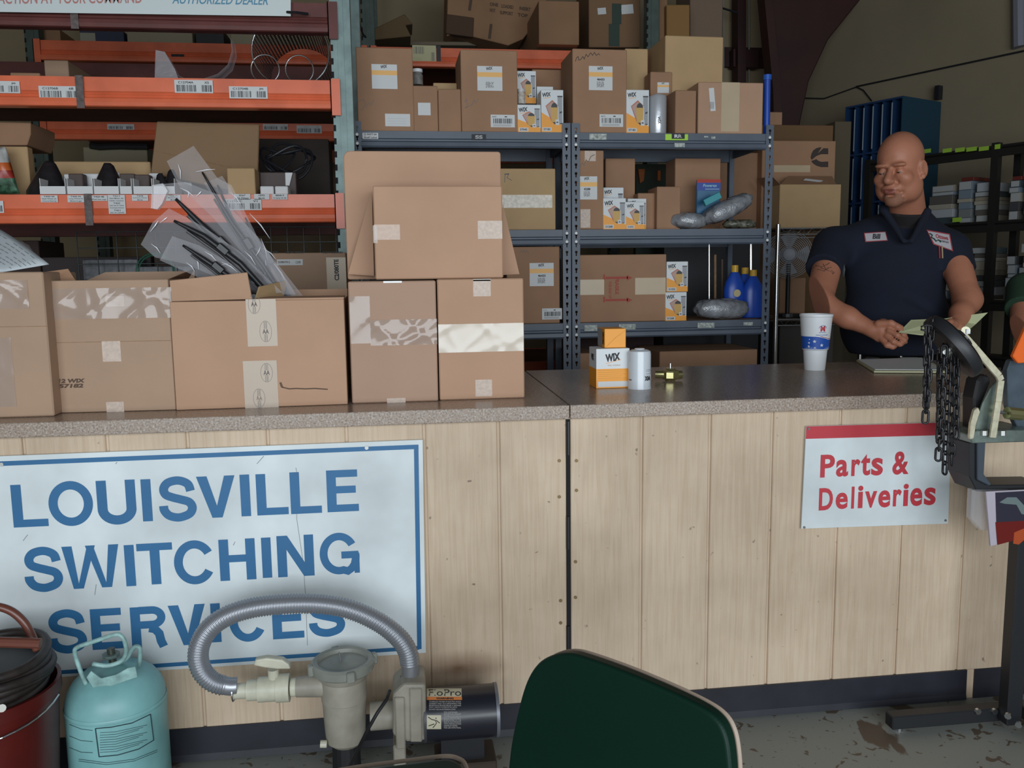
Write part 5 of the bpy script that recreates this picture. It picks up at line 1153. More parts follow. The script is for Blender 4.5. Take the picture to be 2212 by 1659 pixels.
# pad of papers on a clipboard
P_ = [atz(x, y, CT + .002) for x, y in ((1850, 781), (1888, 805), (2048, 806), (1996, 777))]
e = empty('paper_pad', P_[0].lerp(P_[2], .5), 'stack of yellow and white forms lying on the worktop', 'paper')
MB().prism(P_[::-1], (0, 0, .006)).build('yellow_sheets', mat('sheet yellow', (.60, .58, .36), .6), e)
ctr_ = sum(P_, Vector()) / 4
MB().prism([(p * .93 + ctr_ * .07) + Vector((.004 * (i % 2), .012, .0065)) for i, p in enumerate(P_)][::-1], (0, 0, .002)).build('white_sheets', WHITE, e)
MB().box(P_[0].lerp(P_[3], .2) + Vector((0, .0, .010)), (.05, .012, .006)).build('clip', BLACKS, e); MB().box(P_[0].lerp(P_[3], .75) + Vector((0, -.01, .010)), (.06, .008, .004), rot_z(-.3)).build('pen', BLACKS, e)

# ================================================================ floor goods in front of the counter
# red bucket full of black coils, brown hose arching over it
c = at(-38, 1500, 1.92); zr = at(100, 1492, 1.88).z; c = Vector((c.x, 1.92, 0)); RB = mat('shaded red plastic', (.085, .006, .004), .35, noise=.15, scale=12)  # red lowered so the bucket's colour carries the shade it stands in
e = empty('bucket', c, 'dark red bucket overflowing with black coils at left edge', 'bucket')
MB().lathe([(1e-4, .003), (.125, .003), (.128, 0), (.150, zr - .03), (.156, zr - .028), (.156, zr), (.148, zr), (.123, .010), (1e-4, .010)], c, n=40).build('bucket_body', RB, e, smooth=True, auto=40)
MB().tube([c + Vector((.158 * math.cos(a), .158 * math.sin(a), zr - .03 - .10 * max(0, -math.sin(a)) * .3)) for a in [-PI + PI * k / 20 for k in range(21)]], .0022, 8).build('wire_handle', CHROME, e)
MB().cyl(at(4, 1530, 1.77), at(4, 1530, 1.75), .008, 10).build('handle_ear', mat('ear white', (.6, .58, .52), .5), e)
rnd = random.Random(3); CB = mat('coil black', (.022, .016, .014), .5, noise=.5, scale=30)
e2 = empty('hose_coil', c + Vector((0, 0, zr)), 'dark coils of rubber hose piled on the red bucket', 'hose')
for k in range(7):
    z = zr - .02 + k * .0145; rr = .135 - .004 * abs(k - 4) + rnd.uniform(-.006, .006); ox, oy = rnd.uniform(-.008, .008), rnd.uniform(-.008, .008)
    MB().tube([c + Vector((ox + rr * math.cos(a), oy + rr * math.sin(a), z + .006 * math.sin(2 * a + k))) for a in [2 * PI * i / 36 for i in range(36)]], .0105, 8, closed=True).build('coil', CB, e2, smooth=True)
MB().lathe([(1e-4, 0), (.125, 0), (.12, .06), (1e-4, .07)], c + Vector((0, 0, zr - .01)), n=24).build('coil_core', BLACK, e2)
BH = mat('brown hose', (.14, .045, .03), .3)
pz = [at(x, y, 1.90) for x, y in crom([(-130.0, 1420), (-110, 1370), (-70, 1325), (-20, 1310), (20, 1318), (50, 1342), (68, 1372), (80, 1404)], 5)]
MB().tube(pz, .0088, 12).build('brown_hose', BH, label='reddish brown hose arching over the bucket at left edge', cat='hose', smooth=True)
MB().tube([at(x, y, 1.83) for x, y in ((-110, 1384), (-40, 1386), (30, 1388), (88, 1390))], .011, 10).build('hose_end', BH, bpy.data.objects['brown_hose'])
# refrigerant cylinder
TQ = mat('turquoise enamel', (.22, .46, .46), .42, noise=.12, scale=9, dirt=(.17, .36, .36)); TQW = mat('turquoise worn', (.26, .42, .40), .4, noise=.35, scale=40)
R_ = .112; c = Vector((at(248, 1580, 2.02).x, 2.045, 0)); zsh = at(248, 1556, 1.935).z; ztp = at(248, 1462, 2.045).z
e = empty('gas_cylinder', c, 'turquoise refrigerant gas cylinder standing in front of the big sign', 'gas cylinder')
MB().lathe([(1e-4, .0), (R_ * .8, .0), (R_ * .97, .02), (R_, .05), (R_, zsh - .01), (R_ * .985, zsh + .012), (R_ * .93, zsh + .032), (R_ * .82, zsh + .052), (R_ * .62, zsh + .070), (R_ * .35, zsh + .080), (1e-4, zsh + .083)], c, n=48).build('tank_body', TQ, e, smooth=True)
MB().lathe([(R_ + .0002, zsh - .012), (R_ + .0016, zsh - .009), (R_ + .0016, zsh - .004), (R_ + .0002, zsh - .001)], c, n=48).build('weld_band', TQ, e, smooth=True)
zc = zsh + .064
def tl_(x, y, Y): return at(x, y, Y)
MB().tube([tl_(*p, 1.985) for p in crom([(186, 1478), (176, 1455), (162, 1412), (168, 1398), (205, 1385), (248, 1371), (262, 1374), (270, 1388), (272, 1410), (262, 1428), (232, 1438), (200, 1434)], 4)], .0052, 8).build('carry_handle', TQW, e, smooth=True)
MB().tube([tl_(*p, 2.05) for p in crom([(296, 1478), (301, 1440), (303, 1405), (296, 1396), (286, 1402), (272, 1424), (250, 1436)], 4)], .0052, 8).build('carry_handle', TQW, e, smooth=True)
MB().prism([tl_(*p, 1.972) for p in ((186, 1464), (196, 1450), (218, 1466), (250, 1458), (275, 1444), (292, 1440), (297, 1463), (206, 1494))][::-1], (0, .004, 0)).build('collar_plate', TQW, e, bevel=.001)
MB().cyl((c.x, c.y, zsh + .08), (c.x - .004, c.y, zsh + .125), .009, 12).build('valve_stem', mat('valve brass dark', (.08, .09, .07), .4, metal=.6), e)
MB().cyl((c.x - .004, c.y, zsh + .105), (c.x - .004, c.y, zsh + .112), .020, 10).build('valve_wheel', mat('valve grey', (.12, .17, .16), .5), e)
def tank_pt(px, py):
    d = ray(px, py); e_ = Vector((0, 0, EYE)); o2 = (e_.x - c.x, e_.y - c.y); A = d.x ** 2 + d.y ** 2; B = 2 * (o2[0] * d.x + o2[1] * d.y); C_ = o2[0] ** 2 + o2[1] ** 2 - (R_ + .0007) ** 2
    D_ = B * B - 4 * A * C_; t = (-B - math.sqrt(max(D_, 0))) / (2 * A); return e_ + d * t
mb = MB()
def tline(pp, r=.0012):
    P_ = []
    for a, b in zip(pp, pp[1:]):
        for k in range(6): P_.append(tank_pt(a[0] + (b[0] - a[0]) * k / 6, a[1] + (b[1] - a[1]) * k / 6))
    P_.append(tank_pt(*pp[-1])); mb.tube(P_, r, 4)
tline([(206, 1574), (240, 1571), (285, 1562), (325, 1543)]); tline([(325, 1543), (332, 1599)]); tline([(214, 1635), (255, 1631), (300, 1618), (332, 1599)]); tline([(206, 1574), (214, 1635)])
for k in range(9): y = 1580 + 5.3 * k; tline([(216, y + 3), (250, y + 1), (318 - 9 * (k % 3), y - 14)], .0005)
for k in range(3): tline([(150, 1565 + 25 * k), (175, 1575 + 25 * k), (200, 1578 + 24 * k)], .0006)
for k in range(2): tline([(170, 1640 + 4 * k), (230, 1648 + 4 * k), (290, 1640 + 4 * k), (340, 1620 + 4 * k)], .0006)
mb.build('label_print', mat('tank ink', (.02, .05, .06), .6), e)
# swimming-pool type pump with corrugated hose
CRM = mat('cream plastic', (.36, .33, .27), .5, noise=.12, scale=14, dirt=(.25, .225, .18)); CRML = mat('cream valve plastic', (.58, .56, .44), .45, noise=.12, scale=30); CLR = mat('dusty clear lid', (.30, .31, .27), .3, noise=.15, scale=20, alpha=.85)
YP = 2.045; pc = at(745, 1540, YP)
e = empty('water_pump', Vector((pc.x + .1, YP, 0)), 'dusty cream water pump with black motor and clear strainer lid', 'pump')
zb_ = max(.012, at(745, 1628, YP - .05).z); zl = at(745, 1446, YP).z; zt_ = at(745, 1418, YP).z
MB().lathe([(1e-4, zb_), (.035, zb_), (.048, zb_ + .012), (.0505, zb_ + .05), (.054, zl - .075), (.0555, zl - .0735), (.0555, zl - .070), (.056, zl - .02), (.066, zl - .006), (.068, zl), (1e-4, zl)], (pc.x, YP, 0), n=36).build('strainer_pot', CRM, e, smooth=True, auto=30)
MB().lathe([(.070, zl - .002), (.076, zl + .004), (.078, zl + .022), (.072, zl + .028), (.062, zl + .026), (.058, zl + .018), (1e-4, zl + .020)], (pc.x, YP, 0), n=36).build('strainer_lid', CLR, e, smooth=True, auto=30)
for a in (0, PI / 2, PI, -PI / 2): MB().box((pc.x + .079 * math.cos(a + .3), YP + .079 * math.sin(a + .3), zl + .014), (.014, .02, .026), rot_z(a + .3)).build('lid_lug', CLR, e, bevel=.003)
MB().tube([(pc.x - .005, YP, zl + .02), (pc.x - .008, YP, zl + .045)], .0018, 6).build('lid_pin', INKG, e)
ax = at(640, 1484, YP).z
def hcyl(x0, x1, y, r, name, m, z=None, n=28, parent=e, dy=0, r2=None): a = at(x0, y, YP + dy); b = at(x1, y, YP + dy); zz = z if z is not None else a.z; return MB().cyl((a.x, YP + dy, zz), (b.x, YP + dy, zz), r, n, r2=r2).build(name, m, parent, smooth=True, auto=40)
hcyl(640, 720, 1484, .024, 'inlet_pipe', CRM, ax, r2=.030); hcyl(628, 662, 1484, .022, 'coupling', CRML, ax)
vv = empty('ball_valve', at(590, 1484, YP), 'cream plastic ball valve with lever on the pump inlet', 'valve')
hcyl(534, 560, 1484, .025, 'valve_end', CRML, ax, parent=vv); hcyl(558, 600, 1484, .030, 'valve_body', CRML, ax, parent=vv); hcyl(598, 626, 1484, .0345, 'union_nut', CRML, ax, n=14, parent=vv); hcyl(506, 536, 1484, .0185, 'hose_barb', CRML, ax, parent=vv)
MB().cyl((at(592, 1484, YP).x, YP, ax + .02), (at(592, 1484, YP).x, YP, ax + .050), .013, 16).build('lever_stem', CRML, vv)
MB().prism([at(x, y, YP - .012) for x, y in ((547, 1438), (551, 1426), (575, 1422), (610, 1426), (624, 1436), (628, 1446), (598, 1446), (572, 1443))][::-1], (0, .024, 0)).build('lever', CRML, vv, bevel=.004, seg=2)
MB().tube([(at(x, 1484, YP).x, YP + .0225 * math.cos(t), ax + .0225 * math.sin(t)) for x in (504,) for t in [2 * PI * k / 24 for k in range(24)]], .002, 6, closed=True).build('hose_clamp', CHROME, vv)
hcyl(800, 862, 1540, .034, 'throat', CRM, at(830, 1545, YP).z)
mb = MB(); q = [at(x, y, YP - .055) for x, y in ((848, 1500), (872, 1478), (920, 1478), (922, 1600), (880, 1604), (848, 1590))]
mb.prism(q[::-1], (0, .11, 0)); mb.build('volute', CRM, e, bevel=.008, seg=2)
for x in (852, 884): 
    qa = [at(a_, b_, YP - .062) for a_, b_ in ((x, 1508), (x + 22, 1508), (x + 24, 1618), (x + 4, 1620))] if x == 852 else [at(a_, b_, YP - .060) for a_, b_ in ((x, 1488), (x + 28, 1488), (x + 28, 1604), (x + 2, 1604))]
    MB().prism(qa[::-1], (0, .12, 0)).build('volute_rib', CRM, e, bevel=.003)
hx = at(886, 1466, YP).x; MB().cyl((hx, YP, at(886, 1505, YP).z), (hx, YP, at(886, 1463, YP).z), .034, 24, r2=.027).build('discharge_port', CRM, e, smooth=True, auto=40)
zm = at(1000, 1538, YP).z; rm = .064; xm0 = at(920, 1538, YP).x; xm1 = at(1068, 1538, YP).x
MOT = mat('motor black', (.018, .019, .028), .28, spec=.6)
MB().cyl((xm0, YP, zm), (xm1, YP, zm), rm, 40).build('motor_housing', MOT, e, smooth=True, auto=40)
MB().cyl((xm1, YP, zm), (xm1 + .008, YP, zm), rm + .002, 40).build('motor_end_cap', mat('motor grey', (.20, .21, .24), .4, metal=.4), e, smooth=True, auto=40)
MB().cyl((xm0 - .006, YP, zm), (xm0, YP, zm), rm + .001, 40).build('motor_flange', mat('flange grey', (.06, .06, .07), .4), e, smooth=True, auto=40)
def mpt(px, py, k=.0006):
    """a pixel on the motor's skin"""
    d = ray(px, py); e_ = Vector((0, 0, EYE)); oy, oz = e_.y - YP, e_.z - zm; A = d.y ** 2 + d.z ** 2; B = 2 * (oy * d.y + oz * d.z); C_ = oy ** 2 + oz ** 2 - (rm + k) ** 2
    D_ = B * B - 4 * A * C_; t = (-B - math.sqrt(max(D_, 0))) / (2 * A); return e_ + d * t
def mquad(mb, x0, y0, x1, y1, mi, k): mb.sheet([[mpt(x0 + (x1 - x0) * i / 4, y0 + (y1 - y0) * j / 6, k) for i in range(5)] for j in range(7)], mi=mi)
def mtext(mb, st, x0, y0, x1, y1, mi, k, bold=.02):
    vs, fs_, a0, b0, a1, b1 = text_geo(st, bold)
    mb.add([mpt(x0 + (x1 - x0) * (x - a0) / (a1 - a0), y1 + (y0 - y1) * (y - b0) / (b1 - b0), k) for x, y in vs], fs_, mi)
lb = MB(); mquad(lb, 922, 1487, 997, 1505, 0, .0005); mquad(lb, 922, 1505, 998, 1512, 1, .0005); mquad(lb, 922, 1545, 953, 1575, 0, .0005)
lab = lb.build('motor_label', [mat('motor label cream', (.58, .53, .38), .5), mat('motor label orange', (.68, .22, .06), .5)], e)
mb = MB(); mtext(mb, 'FloPro', 926, 1489, 996, 1503, 0, .0010, .0); mtext(mb, 'WARNING', 942, 1506.5, 980, 1510.5, 0, .0010, .05)
W_ = ('TO REDUCE THE RISK OF ELECTRIC SHOCK', 'CONNECT ONLY TO A GROUNDING TYPE', 'RECEPTACLE PROTECTED BY A GROUND', 'FAULT CIRCUIT INTERRUPTER (GFCI)', 'DO NOT USE AN EXTENSION CORD')
for i, t in enumerate(W_): mtext(mb, t, 927, 1514 + i * 4.2, 996 - (3 * i if i > 2 else 0), 1517 + i * 4.2, 1, .0008)
W_ = ('FOR CONTINUED', 'PROTECTION AGAINST', 'POSSIBLE ELECTRICAL', 'SHOCK THIS UNIT MUST', 'BE MOUNTED TO THE', 'BASE IN ACCORDANCE', 'WITH INSTALLATION', 'INSTRUCTIONS', 'FOR USE WITH POOL')
for i, t in enumerate(W_): mtext(mb, t, 959, 1537 + i * 4.2, 996 - (8 if i in (0, 7) else 0), 1540 + i * 4.2, 1, .0008)
mb.tube([mpt(x, y, .0010) for x, y in ((925, 1549), (932, 1554), (940, 1556), (943, 1562), (938, 1569), (935, 1572))], .0009, 5); mb.tube([mpt(x, y, .0010) for x, y in ((942, 1556), (950, 1562))], .0009, 5); mb.tube([mpt(x, y, .0010) for x, y in ((938, 1564), (926, 1568))], .0009, 5); mb.tube([mpt(941, 1552, .001), mpt(942.5, 1552, .001)], .0016, 6)
mb.build('label_print', [INK, mat('motor print', (.40, .38, .36), .6)], lab)
MB().b2(xm0 + .02, xm1 + .0, YP - .05, YP + .06, .003, .045).build('mounting_foot', mat('foot brown', (.045, .03, .02), .8), e, bevel=.004)
MB().b2(xm0 + .035, xm1 - .03, YP - .03, YP + .03, .045, zm - rm * .8).build('motor_saddle', BLACKS, e)
MB().b2(at(850, 1600, YP).x, at(876, 1600, YP).x, YP - .05, YP + .05, .002, at(860, 1615, YP - .06).z).build('pump_foot', CRM, e, bevel=.003)
if zb_ > .02: MB().lathe([(1e-4, .002), (.036, .002), (.034, zb_), (1e-4, zb_)], (pc.x, YP, 0), n=20).build('pot_stand', BLACK, e)
MB().cyl(at(706, 1607, YP - .03), at(692, 1607, YP - .03), .009, 12).build('drain_plug', CRML, e)
MB().tube([at(x, y, Y_) for x, y, Y_ in ((842, 1492, 1.96), (836, 1510, 1.93), (815, 1540, 1.92), (795, 1575, 1.90), (775, 1615, 1.86), (750, 1665, 1.80), (740, 1700, 1.75))], .0042, 8).build('power_cord', BLACK, e, smooth=True)
# corrugated hose
ctl = [(512, 1482), (492, 1482), (462, 1474), (438, 1452), (428, 1420), (434, 1386), (456, 1354), (496, 1328), (552, 1312), (620, 1305), (690, 1305), (755, 1316), (815, 1342), (858, 1374), (880, 1406), (886, 1438), (886, 1466)]
cs = crom([(float(a), float(b)) for a, b in ctl], 40); P_ = [at(x, y, YP - .01 * math.sin(PI * i / len(cs))) for i, (x, y) in enumerate(cs)]
L = [0]; 
for a, b in zip(P_, P_[1:]): L.append(L[-1] + (b - a).length)
tot = L[-1]; rings = 118; N = rings * 4; out = []; rad = []; j = 0
for i in range(N + 1):
    s_ = tot * i / N
    while j < len(L) - 2 and L[j + 1] < s_: j += 1
    t = (s_ - L[j]) / max(1e-9, L[j + 1] - L[j]); out.append(P_[j].lerp(P_[j + 1], t))
    edge = s_ < .028 or s_ > tot - .040
    rad.append(.0215 if edge else (.0212 + .0036 * (math.cos(2 * PI * i / 4) * .5 + .5)))
hz = MB().tube(out, rad, 18).build('corrugated_hose', mat('grey metallic hose', (.34, .35, .38), .33, metal=.6), label='grey corrugated hose looping from the valve over the pump', cat='hose', smooth=True)
MB().tube([(hx + .022 * math.cos(t), YP + .022 * math.sin(t), P_[-1].z + .006) for t in [2 * PI * k / 24 for k in range(24)]], .0025, 6, closed=True).build('end_cuff', BLACK, hz)

# ================================================================ green chairs in front
CG = mat('dark green vinyl', (.002, .020, .012), .5, spec=.22, noise=.08, scale=5); CSH = mat('taupe chair shell', (.34, .26, .20), .5); TUB = mat('chair tube', (.18, .17, .17), .3, metal=.7)
ztop = .66
a = atz(1225, 1411, ztop); b = atz(1500, 1516, ztop); u = (b - a); u.z = 0; u.normalize()
f = Face(a, u); v = (Vector((0, 0, 1)) - f.n * .12).normalized(); f = Face(a, u, v)
OUT = [(1088, 1772), (1094, 1692), (1102, 1612), (1118, 1532), (1136, 1472), (1160, 1434), (1190, 1416), (1224, 1411), (1262, 1420), (1340, 1448), (1430, 1486), (1505, 1522), (1545, 1550), (1566, 1584), (1576, 1632), (1580, 1702), (1580, 1800)]
sm = crom([f.hit(*p) for p in OUT], 5); cxm = sum(p[0] for p in sm) / len(sm); bot = min(p[1] for p in sm)
e = empty('chair', Vector((f.P(cxm, 0).x, f.P(cxm, 0).y, 0)), 'dark green padded chair standing before the counter, seat to the left', 'chair')
MB().prism([f.P(x, y, 0) for x, y in sm][::-1], -f.n * .024).build('backrest', CG, e, bevel=.011, seg=4)
MB().prism([f.P(cxm + (x - cxm) * 1.01, y + .001, -.024) for x, y in sm][::-1], -f.n * .007).build('backrest_shell', CSH, e, bevel=.003)
zs = .45
sp_ = crom([(560.0, 1700.0), (640, 1684), (770, 1660), (900, 1643), (960, 1636), (988, 1641), (1003, 1656), (1012, 1700), (1030, 1800), (1036, 1900), (1010, 2000), (700, 2040), (520, 1960), (520, 1800), (560, 1700)], 4)[:-1]
MB().prism([atz(x, y, zs) for x, y in sp_], (0, 0, -.045)).build('seat', CG, e, bevel=.012, seg=3)
MB().tube([atz(x, y, zs - .02) + (atz(x, y, zs - .02) - atz(850, 1820, zs - .02)).normalized() * .004 for x, y in sp_], .004, 6, closed=True).build('seat_piping', CSH, e)
sc0 = atz(850, 1820, zs); TQP = [atz(x, y, zs - .05) for x, y in ((640, 1720), (960, 1680), (960, 1960), (640, 1960))]
for p in TQP: d = (p - sc0); d.z = 0; MB().tube([p, Vector((p.x, p.y, .006)) + d * .15], .011, 10).build('leg', TUB, e)
for k in (-.08, .08):
    q0 = f.P(cxm + k, bot + .06, -.03); MB().tube([q0, Vector((q0.x - f.n.x * .02, q0.y - f.n.y * .02, zs - .05)), sc0 + Vector((.05, k * -1, -.055))], .010, 10).build('back_tube', TUB, e)

# ================================================================ display stand with chain wheel at right
DS = mat('stand black', (.014, .015, .018), .45); ALU = mat('cream zinc strap', (.62, .58, .42), .4, metal=.35, noise=.2, scale=60); ZNC = mat('greenish zinc', (.22, .27, .24), .35, metal=.6, noise=.3, scale=25)
YS = 2.02
e = empty('display_stand', Vector((at(2195, 1500, YS).x, YS, 0)), 'black steel display stand carrying a chain wheel bracket', 'display stand')
xp_ = at(2197, 1300, YS).x; zf = .004
MB().b2(xp_ - .022, xp_ + .022, YS - .02, YS + .02, .02, at(2195, 1056, YS).z).build('pole', DS, e, bevel=.003)
a = atz(1892, 1545, .012); b = atz(2140, 1548, .012)
MB().b2(a.x, xp_ + .02, YS + .02, YS + .058, .012, .050).build('foot_bar', DS, e, bevel=.003)
MB().box((xp_ + .05, YS - .13, .036), (.045, .36, .04), rot_z(-.15)).build('foot_bar', DS, e, bevel=.003)
MB().cyl((a.x + .03, YS + .04, .0), (a.x + .03, YS + .04, .012), .012, 12).build('levelling_foot', CHROME, e)
for px, py in ((2110, 1535), (2146, 1535)):
    p = at(px, py, YS + .02); MB().cyl(p, p + Vector((0, -.008, 0)), .0085, 8).build('bolt', CHROME, e)
for px, py in ((2178, 1545), (2201, 1564)):
    p = at(px, py, YS - .06); MB().cyl(p, p + Vector((-.006, -.006, 0)), .0085, 8).build('bolt', CHROME, e)
# C frame below the bracket
def pr(pts, Y, d, name, m, par=e, bev=.002, **k): return MB().prism([at(x, y, Y) for x, y in pts][::-1], (0, d, 0)).build(name, m, par, bevel=bev, **k)
pr([(2093, 956), (2112, 953), (2112, 1035), (2138, 1048), (2260, 1046), (2260, 1062), (2110, 1062), (2094, 1030)], YS - .05, .09, 'channel_frame', DS)
pr([(2112, 953), (2130, 950), (2126, 1025), (2142, 1046), (2138, 1050), (2112, 1037)], YS - .06, .01, 'channel_lip', mat('blue grey edge', (.05, .065, .085), .4))
pr([(2094, 940), (2110, 930), (2240, 928), (2240, 954), (2100, 958)], YS - .07, .13, 'base_plate', ZNC)
pr([(2096, 940), (2098, 915), (2106, 885), (2114, 880), (2118, 890), (2110, 915), (2104, 948), (2096, 950)], YS - .075, .012, 'mount_strap', ALU)
pr([(2106, 946), (2112, 905), (2124, 870), (2140, 840), (2154, 822), (2162, 828), (2158, 870), (2146, 948)], YS - .055, .008, 'gusset_plate', ZNC)
pr([(2104, 935), (2104, 860), (2112, 822), (2124, 808), (2138, 812), (2142, 826), (2124, 872), (2112, 905)], YS - .03, .05, 'rubber_buffer', BLACK, bev=.006)
def strap(P_, w_, name, m, par):
    rows_ = []
    mb = MB()
    for a_, b_ in zip(P_, P_[1:]):
        d = (b_ - a_).normalized(); s_ = Vector((d.z, 0, -d.x)) * w_ / 2; mb.prism([a_ - s_, b_ - s_, b_ + s_, a_ + s_], (0, .008, 0))
    return mb.build(name, m, par, bevel=.001)
S_ = [at(x, y, YS - .085) for x, y in ((2076, 716), (2108, 752), (2160, 812), (2164, 822), (2158, 868), (2146, 946))]
strap(S_, .0165, 'angled_arm', ALU, e)
MB().cyl(at(2086, 714, YS - .10), at(2086, 714, YS - .08), .010, 12).build('bolt', ALU, e); MB().box(at(2090, 716, YS - .10), (.011, .008, .012)).build('bolt', WHITE, e, bevel=.001)
for px in (2126, 2166): MB().cyl(at(px, 930, YS - .075), at(px, 940, YS - .075), .008, 6).build('hex_nut', STEEL, e)
pr([(2176, 800), (2184, 778), (2260, 770), (2260, 935), (2204, 935), (2178, 880)], YS - .02, .02, 'side_plate', mat('blue zinc plate', (.12, .155, .19), .25, metal=.5, noise=.2, scale=20))
MB().cyl(at(2175, 892, YS - .08), at(2206, 895, YS - .08), .016, 10).build('brass_fitting', BR, e); MB().cyl(at(2158, 890, YS - .08), at(2172, 892, YS - .08), .004, 8).build('fitting_stem', CHROME, e)
pr([(2188, 770), (2218, 704), (2260, 640), (2260, 780), (2200, 785)], YS - .06, .012, 'orange_guard', mat('bright orange', (.80, .13, .01), .45))
# brochure holder
o = pr([(2100, 1058), (2180, 1058), (2184, 1136), (2176, 1146), (2120, 1146), (2097, 1120)], YS - .055, .02, 'leaflet_holder', PLAS, None, label='clear leaflet holder on the display stand', cat='holder')
o = pr([(2130, 1062), (2260, 1056), (2260, 1150), (2140, 1180)], YS - .075, .006, 'leaflet', mat('leaflet lilac', (.42, .38, .44), .4), None, .0005, label='glossy dark and red printed leaflet in the holder', cat='leaflet')
fx = Face((0, YS - .0755, 0)); mb = MB()
put_poly(mb, fx, [fx.hit(*p) for p in ((2150, 1064), (2260, 1058), (2260, 1122), (2152, 1128))][::-1], 0, .0008); put_poly(mb, fx, [fx.hit(*p) for p in ((2150, 1128), (2260, 1122), (2260, 1149), (2154, 1177))][::-1], 1, .0008)
put_poly(mb, fx, [fx.hit(*p) for p in ((2158, 1085), (2175, 1074), (2195, 1074), (2212, 1092), (2216, 1112), (2206, 1110), (2195, 1090), (2170, 1088))][::-1], 2, .0012)
put_poly(mb, fx, [fx.hit(*p) for p in ((2188, 1174), (2190, 1150), (2214, 1140), (2230, 1150), (2200, 1176))][::-1], 3, .0012)
mb.build('leaflet_print', [mat('leaflet dark', (.03, .028, .045), .25), mat('leaflet red', (.14, .012, .010), .25), mat('leaflet grey', (.14, .18, .18), .3), mat('leaflet orange', (.40, .07, .02), .3)], o)
# chain wheel
ew = empty('chain_wheel', at(2055, 745, YS - .10), 'black rubber wheel tilted over the worktop with hanging chains', 'chain wheel')
cw = at(2058, 748, YS - .12); A_ = (at(2108, 800, YS - .12) - at(2010, 692, YS - .12)).normalized(); vd_ = ray(2058, 748).normalized(); ax_ = (A_.cross(vd_).normalized() * (1 if A_.cross(vd_).z > 0 else -1) - vd_ * -.20).normalized()
if ax_.z < 0: ax_ = -ax_
RW_ = (at(2108, 800, YS - .12) - at(2010, 692, YS - .12)).length / 2
RUBW = mat('wheel rubber', (.020, .021, .024), .45)
MB().lathe([(.02, -.012), (RW_ * .80, -.014), (RW_ * .98, -.012), (RW_, -.004), (RW_, .006), (RW_ * .96, .014), (RW_ * .82, .016), (RW_ * .70, .010), (.025, .012), (.02, .018), (1e-4, .018)], cw, ax_, n=40).build('wheel_disc', RUBW, ew, smooth=True, auto=40)
MB().lathe([(RW_ * .8, .016), (RW_ * .86, .019), (RW_ * .92, .016)], cw, ax_, n=40).build('rubber_rim', BLACKS, ew, smooth=True)
MB().cyl(cw - ax_ * .03, cw - ax_ * .012, .016, 12).build('hub_bolt', STEEL, ew); MB().cyl(cw + ax_ * .018, cw + ax_ * .034, .024, 16).build('hub', BLACKS, ew)
MB().tube([at(x, y, YS - .16) for x, y in ((2012, 704), (2000, 702), (1990, 706), (1990, 712), (1998, 714))], .0025, 6).build('hook', BLACK, ew)
# chains: one linked mesh shared by every link
CHM = mat('chain black iron', (.020, .020, .023), .35, metal=.4)
lm = MB(); lr, ll, lt = .0064, .0098, .0029; path = []
for k in range(8): t = PI * k / 7; path.append((lr * math.cos(t), 0, ll + lr * math.sin(t)))
for k in range(8): t = PI + PI * k / 7; path.append((lr * math.cos(t), 0, -ll + lr * math.sin(t)))
lm.tube(path, lt, 6, closed=True)
me0 = None
chains = [(2003, 712, 2000, 905, 'leftmost chain hanging from the black wheel'), (2013, 700, 1996, 944, 'second chain from left, ending over the red band'), (2030, 770, 2028, 985, 'third chain from left over the small sign'),
          (2040, 760, 2026, 1004, 'middle chain hanging just left of the longest pair'), (2050, 770, 2040, 1033, 'longest left chain reaching furthest down the small sign'), (2060, 775, 2055, 1024, 'long right chain beside the longest one'), (2066, 780, 2066, 960, 'rightmost short chain under the wheel')]
for i, (x0, y0, x1, y1, lab) in enumerate(chains):
    Yc = YS - .135 + .012 * (i % 3); a = at(x0, y0, Yc); b = at(x1, y1, Yc); L_ = (b - a).length; step = 2 * (ll + lr) - 2.6 * lt; n = int(L_ / step)
    ce = empty('wheel_chain', a, lab, 'chain', 'chains hanging from the wheel'); d = (b - a).normalized()
    for k in range(n):
        p = a + d * step * k
        if me0 is None:
            o = lm.build('link', CHM, ce, smooth=True); me0 = o.data; me0.transform(Matrix.Translation(ORG[ce.name]))
        else: o = bpy.data.objects.new('link', me0); COL.objects.link(o); o.parent = ce
        q_ = Vector((0, 0, -1)).rotation_difference(d).to_matrix() @ rot_z(.5 + i * .7 + (PI / 2 if k % 2 else 0))
        o.matrix_local = Matrix.Translation(p - ORG[ce.name]) @ q_.to_4x4()

# ================================================================ goods at the right: chrome shelf, blue cabinet, black bookcase
YCh = 4.35; zc1 = at(1700, 493, YCh).z; zc2 = at(1700, 690, YCh).z
xc = at(1677, 640, YCh).x
e = empty('wire_shelving', Vector((xc + .3, YCh + .2, 0)), 'chrome wire shelving carrying the brown cartons right of the grey racks', 'shelving')
for x, y in ((xc, YCh), (xc + .72, YCh), (xc, YCh + .42), (xc + .72, YCh + .42)): MB().cyl((x, y, 0), (x, y, zc1 + .02), .0125, 14).build('post', CHROME, e, smooth=True, auto=40)
for z in (zc1, zc2, .35):
    for y in (YCh, YCh + .42):
        mb = MB().tube([(xc, y, z), (xc + .72, y, z)], .003, 6).tube([(xc, y, z - .032), (xc + .72, y, z - .032)], .003, 6)
        mb.tube([(xc + .02 + .68 * k / 24, y, z - (.032 if k % 2 else 0)) for k in range(25)], .002, 5); mb.build('truss_edge', CHROME, e)
    mb = MB()
    for k in range(24): mb.tube([(xc + .02 + .69 * k / 23, YCh, z), (xc + .02 + .69 * k / 23, YCh + .42, z)], .0018, 4)
    mb.build('deck_wires', CHROME, e, kind='stuff')
